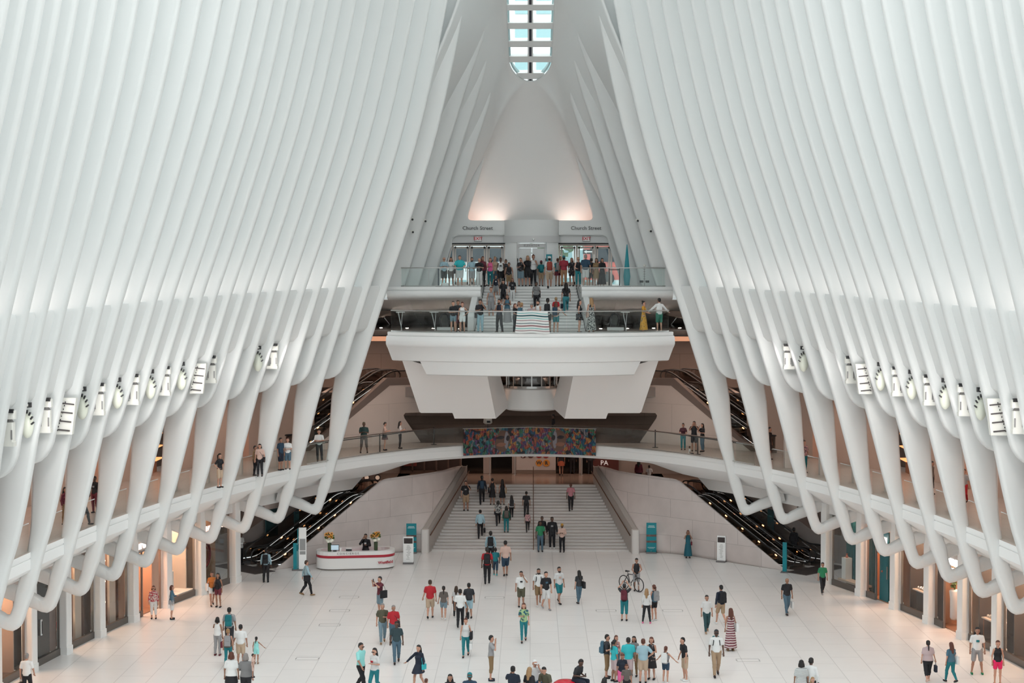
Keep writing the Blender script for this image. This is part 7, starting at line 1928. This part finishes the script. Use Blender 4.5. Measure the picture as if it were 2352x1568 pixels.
P(1613, 1037, 'B', 64, -60, 'woman with long dark hair and blue jeans on the bridge', f=1, top=('t', 'k'), bot=('jeans', 'j'), hair=('long', 'k'), arms=('face', 'phone'), skin='l', legs='cross')
P(1584, 1042, 'B', 0, 90, 'small child in white sitting on the bridge floor', H=.85, top=('t', 'W'), bot=('shorts', 'k'), legs='sit', skin='m')
PEOPLE[-1]['drop0'] = 1
P(1271, 1018, 'B', 66, -80, 'man in black tee walking behind the banner on the bridge', top=('t', 'k'), bot=('pants', 'k'), skin='d', legs='walk')
# ---- balconies between the ribs
P(733, 1060, 'B', 73, 10, 'man in white tee with folded arms on the left balcony', top=('t', 'w'), bot=('pants', 'K'), arms=('cross', 'cross'), skin='l', legs='relax')
P(661, 1078, 'B', 72, 5, 'woman in white tee leaning at the left balcony rail', f=1, top=('t', 'w'), bot=('shorts', 'j'), hair=('pony', 'r'), arms=('rail', 'cross'), skin='l')
P(645, 1080, 'B', 74, 60, 'man in grey tee beside the woman at the left balcony rail', top=('t', 'b'), bot=('shorts', 'n'), skin='m', w=1.1)
P(597, 1094, 'B', 74, 0, 'person in pale tee with dark shoulder strap on the left balcony', top=('t', 'P'), bot=('pants', 'k'), hair=('bob', 'k'), skin='l', bags=[('messenger', 'k', 'dark shoulder bag on the left balcony')])
P(586, 1092, 'B', 68, 80, 'person in brown top behind the pale tee on the left balcony', top=('l', 'z'), bot=('pants', 'k'), skin='m')
P(505, 1120, 'B', 78, 60, 'woman in black tee and beige shorts on the left balcony', f=1, top=('t', 'k'), bot=('shorts', 'C'), hair=('pony', 'k'), arms=('hip', 'hip'), skin='l')
P(194, 1205, 'B', 86, 100, 'man in grey shirt and dark trousers on the near left balcony', top=('l', 'x'), bot=('pants', 'k'), skin='m', legs='walk')
P(218, 1178, 'B', 84, -20, 'person in black lettered tee and maroon trousers on the near left balcony', top=('t', 'k'), bot=('pants', 'm'), skin='d', print='x')
P(24, 1226, 'B', 90, 120, 'man in blue checked shirt walking on the nearest left balcony', top=('l', 'P5'), bot=('pants', 'k'), skin='t', legs='walk2')
P(150, 1205, 'B', 86, 60, 'woman in dark maroon top on the left balcony between near ribs', f=1, top=('l', 'm'), bot=('pants', 'z'), hair=('long', 'k'), skin='m')
P(2214, 1156, 'B', 78, -30, 'person in grey tee and bright red trousers on the right balcony', top=('t', 'x'), bot=('pants', 'r'), skin='m', legs='walk')
P(2140, 1136, 'B', 76, 60, 'person in dark clothes on the right balcony', top=('l', 'e'), bot=('pants', 'k'), skin='m', bagside=-1, bags=[('held', 'k', 'black bag carried on the right balcony')])
P(1847, 1086, 'B', 74, 20, 'woman in patterned top on the far right balcony', f=1, top=('t', 'P9'), bot=('jeans', 'T'), hair=('bun', 'b'), skin='l')
P(1836, 1075, 'B', 74, -30, 'man in brown shirt behind the patterned top on the right balcony', top=('t', 'e'), bot=('pants', 'k'), skin='t')
P(1767, 1056, 'B', 74, 60, 'man in black tee near the teal sign on the right balcony', top=('t', 'k'), bot=('shorts', 'K'), skin='m')
# ---- street-level platform, left railing
U = lambda y: (ZU, y)
P(1020, 655, U(93.75), 66, 12, 'bald man in light blue shirt and black shorts at the upper left rail', top=('polo', 'l'), bot=('shorts', 'k'), hair=('bald', 'k'), glasses=1, arms=('phone', 'phone'), skin='l')
P(1036, 655, U(94.0), 66, 0, 'woman in white top with dark sling beside the bald man', f=1, top=('t', 'w'), bot=('shorts', 'e'), hair=('long', 'b'), skin='m', bags=[('messenger', 'k', 'dark sling bag of the woman beside the bald man')])
P(1056, 655, U(93.7), 70, 0, 'heavy man in bright teal shirt and white shorts at the upper rail', top=('t', 't'), bot=('shorts', 'W'), arms=('rail', 'rail'), hair=('short', 'b'), skin='l', w=1.35)
P(1084, 655, U(93.8), 66, -5, 'man in pale blue linen shirt and grey shorts at the upper rail', top=('l', 'l'), bot=('shorts', 'x'), arms=('rail', 'rail'), beard=1, skin='m', w=1.1)
P(1101, 655, U(93.7), 64, -5, 'balding man in black tee with hands clasped at the upper rail', top=('t', 'k'), bot=('jeans', 'W'), arms=('phone', 'phone'), hair=('bald', 'r'), skin='l', w=1.15)
P(1109, 654, U(94.6), 68, 30, 'person in dark red headscarf behind the man in black tee', f=1, top=('l', 'm'), bot=('pants', 'k'), hair=('long', 'r'), skin='m')
# ---- crowd at the head of the short stair
P(1126, 659, U(96.9), 64, 0, 'woman in hot pink tank top and teal jeans at the stair head', f=1, top=('tank', 'p'), bot=('jeans', 'T'), hair=('long', 'r'), arms=('phone', D), skin='l')
P(1137, 656, U(98.2), 66, 10, 'blond woman just behind the pink tank top', f=1, top=('tank', 'C'), bot=('jeans', 'j'), hair=('bun', 'y'), skin='l', arms=('face', D))
P(1150, 659, U(97.1), 64, 0, 'woman in white lettered tank and black shorts at the stair head', f=1, top=('tank', 'w'), bot=('shorts', 'k'), hair=('bun', 'k'), skin='d', print='k')
P(1162, 658, U(97.6), 60, 0, 'woman in dark top behind the man in black tank', f=1, top=('t', 'K'), bot=('jeans', 'k'), hair=('bun', 'k'), skin='t')
P(1169, 663, 'T', 60, 0, 'muscular man in black print tank and tan shorts on the top step', top=('tank', 'P7'), bot=('shorts', 'z'), skin='m', w=1.1)
P(1166, 656, U(99.0), 68, 0, 'woman with tied hair far behind the stair crowd', f=1, top=('t', 'v'), bot=('jeans', 'k'), hair=('bun', 'b'), skin='l')
P(1182, 657, U(98.4), 70, 5, 'tall man in dark grey shirt in the stair crowd', top=('polo', (.05, .06, .06)), bot=('pants', 'k'), skin='l', w=1.1)
P(1196, 660, U(96.9), 64, 0, 'woman in dark print tee and denim shorts taking a photo', f=1, top=('t', 'P7'), bot=('shorts', 'J'), hair=('short', 'k'), arms=('phone', 'face'), skin='l', w=1.15)
P(1212, 660, U(97.0), 69, -5, 'blond woman in black tee with brown shoulder bag', f=1, top=('t', 'k'), bot=('shorts', 'k'), hair=('long', 'y'), skin='l', bagside=-1, bags=[('purse', 'z', 'brown shoulder bag of the blond woman')])
P(1225, 660, U(97.0), 71, 5, 'woman in white tank and black trousers with top knot', f=1, top=('tank', 'W'), bot=('jeans', 'k'), hair=('bun', 'r'), skin='m', arms=(D, 'strap'))
P(1243, 659, U(97.3), 62, 185, 'child in red cap with teal backpack at the stair head', H=1.45, top=('t', 'T'), bot=('shorts', 'c'), hair=('cap', 'm'), skin='m', bags=[('backpack', 'T', 'teal backpack of the child in red cap')])
P(1262, 666, 'T', 74, 182, 'man in white tee and beige shorts with a rust red backpack', top=('t', 'w'), bot=('shorts', 'C'), hair=('cap', 'w'), skin='l', legs='walk', bags=[('backpack', (.30, .05, .035), 'rust red backpack of the man on the top step')])
P(1270, 657, U(98.3), 68, 0, 'person in teal top adjusting a cap behind the red backpack', top=('t', 'T'), bot=('pants', 'k'), hair=('cap', 'k'), arms=('face', D), skin='m')
P(1281, 659, U(97.4), 63, 190, 'woman with grey backpack and dark skirt at the stair head', f=1, top=('t', 'T'), bot=('skirt', 'm'), hair=('pony', 'r'), skin='m', bags=[('backpack', 'x', 'grey backpack at the stair head')])
P(1287, 656, U(98.8), 67, 170, 'sandy haired person deep in the stair crowd', top=('t', 'C'), bot=('pants', 'z'), hair=('short', 'y'), skin='l')
P(1295, 659, U(97.0), 69, 186, 'man in red tee, tan trousers and teal cap from behind', top=('t', (.33, .03, .05)), bot=('pants', (.38, .20, .11)), hair=('cap', 'T'), skin='m', w=1.15)
P(1313, 659, U(96.8), 64, -20, 'woman in dark print playsuit beside the right parapet', f=1, top=('t', 'P7'), bot=('mini', 'P7'), hair=('long', 'r'), arms=('phone', D), skin='m')
P(1328, 655, U(94.4), 66, 5, 'woman in sunglasses and black top right of the parapet', f=1, top=('tank', 'k'), bot=('jeans', 'T'), hair=('short', 'y'), arms=('rail', D), glasses=1, skin='l')
P(1345, 655, U(94.2), 72, 170, 'tall grey haired man in dark tee and pale shorts', top=('t', 'b'), bot=('shorts', 'W'), hair=('short', 'g'), skin='l', w=1.15)
P(1358, 655, U(94.6), 64, 178, 'person with black backpack beside the tall grey haired man', top=('t', 'K'), bot=('shorts', 'K'), skin='t', bags=[('backpack', 'k', 'black backpack by the right street doors')])
P(1370, 655, U(94.1), 64, -10, 'woman with long dark hair in taupe dress at the upper right', f=1, top=('dress', 'z'), bot=('knee', 'e'), hair=('long', 'k'), arms=(D, 'cross'), skin='m')
P(1383, 655, U(94.0), 64, 15, 'woman in long black skirt at the upper right rail', f=1, top=('t', 'k'), bot=('long', 'k'), hair=('long', 'k'), skin='m', arms=('cross', D))
# ---- on the short stair
P(1139, 682, 'T', 52, 0, 'boy in black print vest and grey shorts on the stair', H=1.25, top=('tank', 'n'), bot=('shorts', 'x'), skin='m', print='w')
P(1156, 702, 'T', 60, 0, 'young man in plain black tee going down the stair', top=('t', 'k'), bot=('shorts', 'k'), skin='l', nod=25)
P(1177, 697, 'T', 58, 0, 'woman in black print tee and white trousers on the stair', f=1, top=('t', 'k'), bot=('jeans', 'w'), hair=('long', 'r'), skin='m', print='x')
P(1232, 712, 'T', 62, 0, 'woman in grey top with black bag in the middle of the stair', f=1, w=1.2, top=('t', 'G'), bot=('pants', 'k'), hair=('bun', 'k'), skin='d', bagside=1, bags=[('purse', 'k', 'black handbag in the middle of the short stair')])
P(1300, 722, 'T', 74, 184, 'woman with long black hair and teal jeans climbing the stair', f=1, top=('crop', 'P7'), bot=('jeans', (.04, .22, .26)), hair=('long', 'k'), skin='m', shoe='x', bagside=1, legs='step', bags=[('held', 'n', 'navy bag of the woman climbing in teal jeans')])
P(1128, 732, 'T', 71, 0, 'woman in grey playsuit standing low on the stair', f=1, top=('tank', 'x'), bot=('shorts', 'x'), hair=('pony', 'r'), skin='l', shoe='m')
P(1165, 744, 'T', 68, 0, 'woman with long hair and teal strap top on the lower steps', f=1, top=('tank', 'B'), bot=('long', 'x'), hair=('long', 'b'), arms=('phone', 'phone'), skin='m')
P(1277, 744, 'T', 62, 180, 'blond girl in bright red top on the lower steps', f=1, top=('t', 'r'), bot=('shorts', 'K'), hair=('short', 'y'), skin='l')
# ---- lower viewing platform
def L_(px, d=.55): x = (px-1218)*88/F; return (ZP, yf(x)+d)
P(1041, 763, L_(1041), 71, 5, 'woman in black tee and light denim shorts at the platform rail', f=1, top=('t', 'k'), bot=('mini', 'J'), hair=('pony', 'k'), arms=('cross', 'phone'), skin='l')
P(1052, 763, L_(1052, 1.4), 72, 20, 'man in dark tee behind the two women at the left of the platform', top=('t', 'K'), bot=('shorts', 'm'), skin='m')
P(1062, 763, L_(1062, .5), 69, 0, 'woman in white playsuit at the left of the platform', f=1, top=('tank', 'w'), bot=('mini', 'w'), hair=('bun', 'r'), arms=(D, 'hip'), skin='l')
P(1103, 763, L_(1103), 76, 10, 'man in black tee and pale jeans with both hands raised to a phone', top=('t', 'k'), bot=('jeans', 'l'), arms=('phone', 'face'), skin='m', nod=25, bagside=-1, bags=[('messenger', 'k', 'dark grey bag of the man in pale jeans')])
P(1147, 763, L_(1147), 77, -40, 'bearded man in navy sleeveless top and black jeans, arms folded', top=('tank', 'n'), bot=('jeans', 'k'), arms=('cross', 'cross'), beard=1, skin='m', legs='wide')
P(1183, 764, L_(1183), 67, 60, 'woman with long brown hair and black trousers at the rail', f=1, top=('t', 'k'), bot=('jeans', 'k'), hair=('long', 'r'), skin='l', arms=('rail', D))
P(1192, 763, L_(1192, 1.6), 70, 0, 'woman in sunglasses standing behind the blond woman', f=1, top=('t', 'P'), bot=('shorts', 'r'), hair=('long', 'b'), glasses=1, skin='l')
P(1198, 764, L_(1198), 69, 150, 'blond woman in white tee with blue backpack', f=1, top=('t', 'w'), bot=('shorts', 'J'), hair=('pony', 'y'), skin='l', bags=[('backpack', 'B', 'blue backpack of the blond woman')])
P(1221, 763, L_(1221, .8), 66, 0, 'grey haired man leaning at the centre of the rail', top=('t', 'v'), bot=('shorts', 'C'), hair=('short', 'g'), arms=('rail', 'rail'), skin='l', nod=30)
P(1236, 763, L_(1236, .7), 74, -50, 'man in white tank top at the centre of the rail', top=('tank', 'w'), bot=('shorts', 'k'), arms=('phone', 'phone'), beard=1, skin='l', nod=20)
P(1258, 763, L_(1258, .6), 79, 170, 'woman in pale top and black skirt with black backpack', f=1, top=('l', 'W'), bot=('mini', 'k'), hair=('pony', 'k'), skin='m', legs='walk', bags=[('backpack', 'k', 'large black backpack at the centre of the platform')])
P(1277, 763, L_(1277, .6), 70, 160, 'girl with long straight hair and dark shorts beside the black backpack', f=1, top=('t', 'P'), bot=('mini', 'T'), hair=('long', 'r'), arms=('out', D), skin='l', bags=[('backpack', 'b', 'dark blue backpack of the girl with straight hair')])
P(1331, 763, L_(1331), 75, 80, 'woman in short black dress with black bag right of centre', f=1, top=('tdress', 'k'), bot=('mini', 'k'), hair=('long', 'k'), skin='l', bagside=-1, bags=[('purse', 'K', 'black handbag of the woman in the short black dress')])
P(1358, 763, L_(1358), 79, 200, 'woman with long fair hair in a black and white floral maxi dress', f=1, top=('tdress', 'P1'), bot=('maxi', 'P1'), hair=('long', 'y'), skin='l', arms=('phone', D), bagside=1, bags=[('purse', 'P', 'pink handbag of the woman in the floral maxi dress')])
P(1478, 763, L_(1478), 70, 70, 'woman in long yellow dress and sunglasses leaning on the rail', f=1, top=('dress', 'P2'), bot=('maxi', 'P2'), hair=('bun', 'k'), glasses=1, skin='l', arms=('rail', 'rail'))
P(1514, 763, L_(1514), 76, 200, 'man in white long sleeved shirt and green shorts at the rail end', top=('l', 'w'), bot=('shorts', (.02, .17, .12)), arms=('out', 'out'), glasses=1, skin='l', shoe='w')
for kw in PEOPLE:
    if kw.get('drop0'): kw['pos'] = tuple(atz(kw['at'][0], kw['at'][1], ZB)-Vector((0, 0, .22)))
    person(kw)
# ---- things they sit on, cloth on the rail
for px, py, lab, c in ((1300, 1590, 'round glossy red pouf under the seated man with phone', 'r'), (1398, 1650, 'round red pouf beside the seated group at the lower edge', 'r')):
    p = atz(px, py, 0); r_ = empty('pouf', p, 0, lab, 'seat')
    b = MB(); b.lathe([(.32, 0), (.46, .08), (.50, .22), (.46, .36), (.32, .44), (.1, .455)], (0, 0, 0), 24); b.obj('cushion', mat('pouf_red', (.60, .01, .03), .2), r_, smooth=True)
    b = MB(); b.lathe([(.1, .455), (.08, .47)], (0, 0, 0), 12); b.obj('button', mat('pouf_red', (0, 0, 0)), r_)
for px, py, lab in ((1178, 1612, 'pale round stool under the seated man in navy'), (1232, 1600, 'pale round bench under the seated couple and white cap')):
    p = atz(px, py, 0); r_ = empty('stool', p, 0, lab, 'seat')
    b = MB(); b.lathe([(.38, .40), (.40, .43), (.38, .46)], (0, 0, 0), 24); b.obj('seat', WHITE2, r_); b = MB(); b.lathe([(.3, 0), (.28, .4)], (0, 0, 0), 20); b.obj('base', CHROME, r_)
r_ = empty('striped_blanket', (aty(1223, 730, 87.5).x, 87.50, ZP+1.15), 0, 'large white blanket with teal and maroon stripes hung on the platform rail', 'blanket')
b = MB(); x0 = -(1262-1198)/2/45; cols_ = []
rows = []
for i in range(31):
    z = -i*.037; row = []
    for j in range(41):
        x = -.78+1.56*j/40; x *= (1+.14*i/30); row.append((x, .13-.10*0+yf(.1+x)-87.55-.14+.02*math.sin(x*14+i*.1)-.04*math.sin(PI*min(1, i/30)), z+.02*math.cos(x*5)-.05*(j/40)*(1 if i else 0)))
    rows.append(row)
fs = MB(); fs.grid(rows)
ms = [mat('blanket_white', (.72, .73, .72), .8), mat('blanket_teal', (.10, .38, .38), .8), mat('blanket_maroon', (.30, .16, .17), .8), mat('blanket_dark', (.03, .10, .11), .8)]
pat = [0, 0, 1, 0, 0, 3, 3, 0, 0, 1, 0, 0, 2, 0, 0, 0, 3, 0, 0, 2, 2, 0, 0, 1, 0, 0, 2, 0, 0, 0]
fm = [pat[i // 40] for i in range(30*40)]
mobj('cloth', fs.v, fs.f, None, r_, True, ms, fm)
p = aty(1120, 980, 98.0); r_ = empty('stage_projector', (p.x, 98.4, ZB), 0, 'white projector head on a stand just above the left part of the banner', 'projector')
b = MB(); b.lathe([(.17, 1.05), (.26, 1.12), (.22, 1.45), (.15, 1.6), (.08, 1.62)], (0, 0, 0), 16); b.obj('head', FIXW, r_, smooth=True)
b = MB(); b.box((.02, -.2, 1.45), (.1, .05, .06)); b.box((.05, -.24, 1.2), (.2, .05, .12)); b.obj('lens', BLACKP, r_)
b = MB(); b.tube([(0, 0, 0), (0, 0, 1.05)], .04, 8); b.lathe([(.25, 0), (.25, .03)], (0, 0, 0), 12); b.obj('stand', BLACKP, r_)
w = bpy.data.worlds.new('sky'); sc.world = w; w.use_nodes = True
bg = w.node_tree.nodes['Background']
bg.inputs[0].default_value = (.90, .95, .95, 1); bg.inputs[1].default_value = 2.45
sc.view_settings.view_transform = 'Standard'; sc.view_settings.look = 'None'
sc.view_settings.gamma = 1; sc.view_settings.use_curve_mapping = False
sc.view_settings.exposure = 0.43
cy = sc.cycles
cy.max_bounces = 7; cy.diffuse_bounces = 5; cy.glossy_bounces = 2; cy.transparent_max_bounces = 12; cy.transmission_bounces = 2
cy.caustics_reflective = False; cy.caustics_refractive = False
cy.use_denoising = True
cy.use_adaptive_sampling = True; cy.adaptive_threshold = .06; cy.adaptive_min_samples = 12; cy.use_light_tree = False
cy.sample_clamp_indirect = 6
def area(p, e, col, size, rot=(0, 0, 0), name='lamp_light', sy=None):
    l = bpy.data.lights.new(name, 'AREA'); l.energy = e; l.color = col; l.size = size
    if sy: l.shape = 'RECTANGLE'; l.size_y = sy
    o = bpy.data.objects.new(name, l); COL.objects.link(o); o.location = p; o.rotation_euler = rot; return o
for p, e, c, sz, rz in LIGHTS: area(p, e*1.0, c, sz, (0, 0, rz), sy=.8)
for p_, s_ in SPOTS:      # the stage spotlights between the ribs
    area(p_, 17, (1, .95, .92), .3, Vector((s_*.8, -.75, .42)).to_track_quat('Z', 'Y').to_euler())
W_ = (1.0, .70, .55)
area((0, 105, 5.3), 95, W_, 14, sy=3)                       # landing ceiling
area((0, 96.2, 5.0), 16, W_, 9, sy=2)                       # underside of the bridge
for s in (-1, 1):
    area((s*10.5, 99, 11.4), 200, W_, 6, sy=3)              # over the middle level
    area((s*11.5, 100.5, 8.4), 45, W_, 5, sy=3)
    area((s*10.5, 101, 5.3), 90, W_, 5, sy=3)
    area((s*6.5, 93.0, 9.9), 70, W_, 3, sy=2)
    area((s*3.4, 99.15, 17.98), 3.5, (1, .40, .24), 1.0, (PI, s*R(-15), 0), sy=.3)   # cove above the lintel
    for k in range(4):                                      # recessed floor up-lights
        r_ = empty('floor_uplight', (s*(3.9+1.5*k), 95.2+.5*k, ZP+.015), 0, 'small round floor light on the brown floor, %s of the short stair' % ('left' if s < 0 else 'right'), 'light', 'floor lights %s of the short stair' % ('left' if s < 0 else 'right'))
        b = MB(); b.lathe([(.08, 0), (.08, .01)], (0, 0, 0), 14); b.obj('lens', mat('uplight_glow', (1, .85, .7), .5, emit=(1, .86, .74), es=40), r_)
        b = MB(); b.lathe([(.10, 0), (.10, .006)], (0, 0, 0), 14); b.obj('ring', CHROME, r_)
area((0, 99.25, 17.96), 70, (1, .78, .68), 5.6, (PI+R(10), 0, 0), sy=.4)  # fill light added behind the lintel to brighten the vault
area((0, 107, 8.35), 90, W_, 12, sy=8)
area((0, 100, 7.9), 55, W_, 9, sy=3)
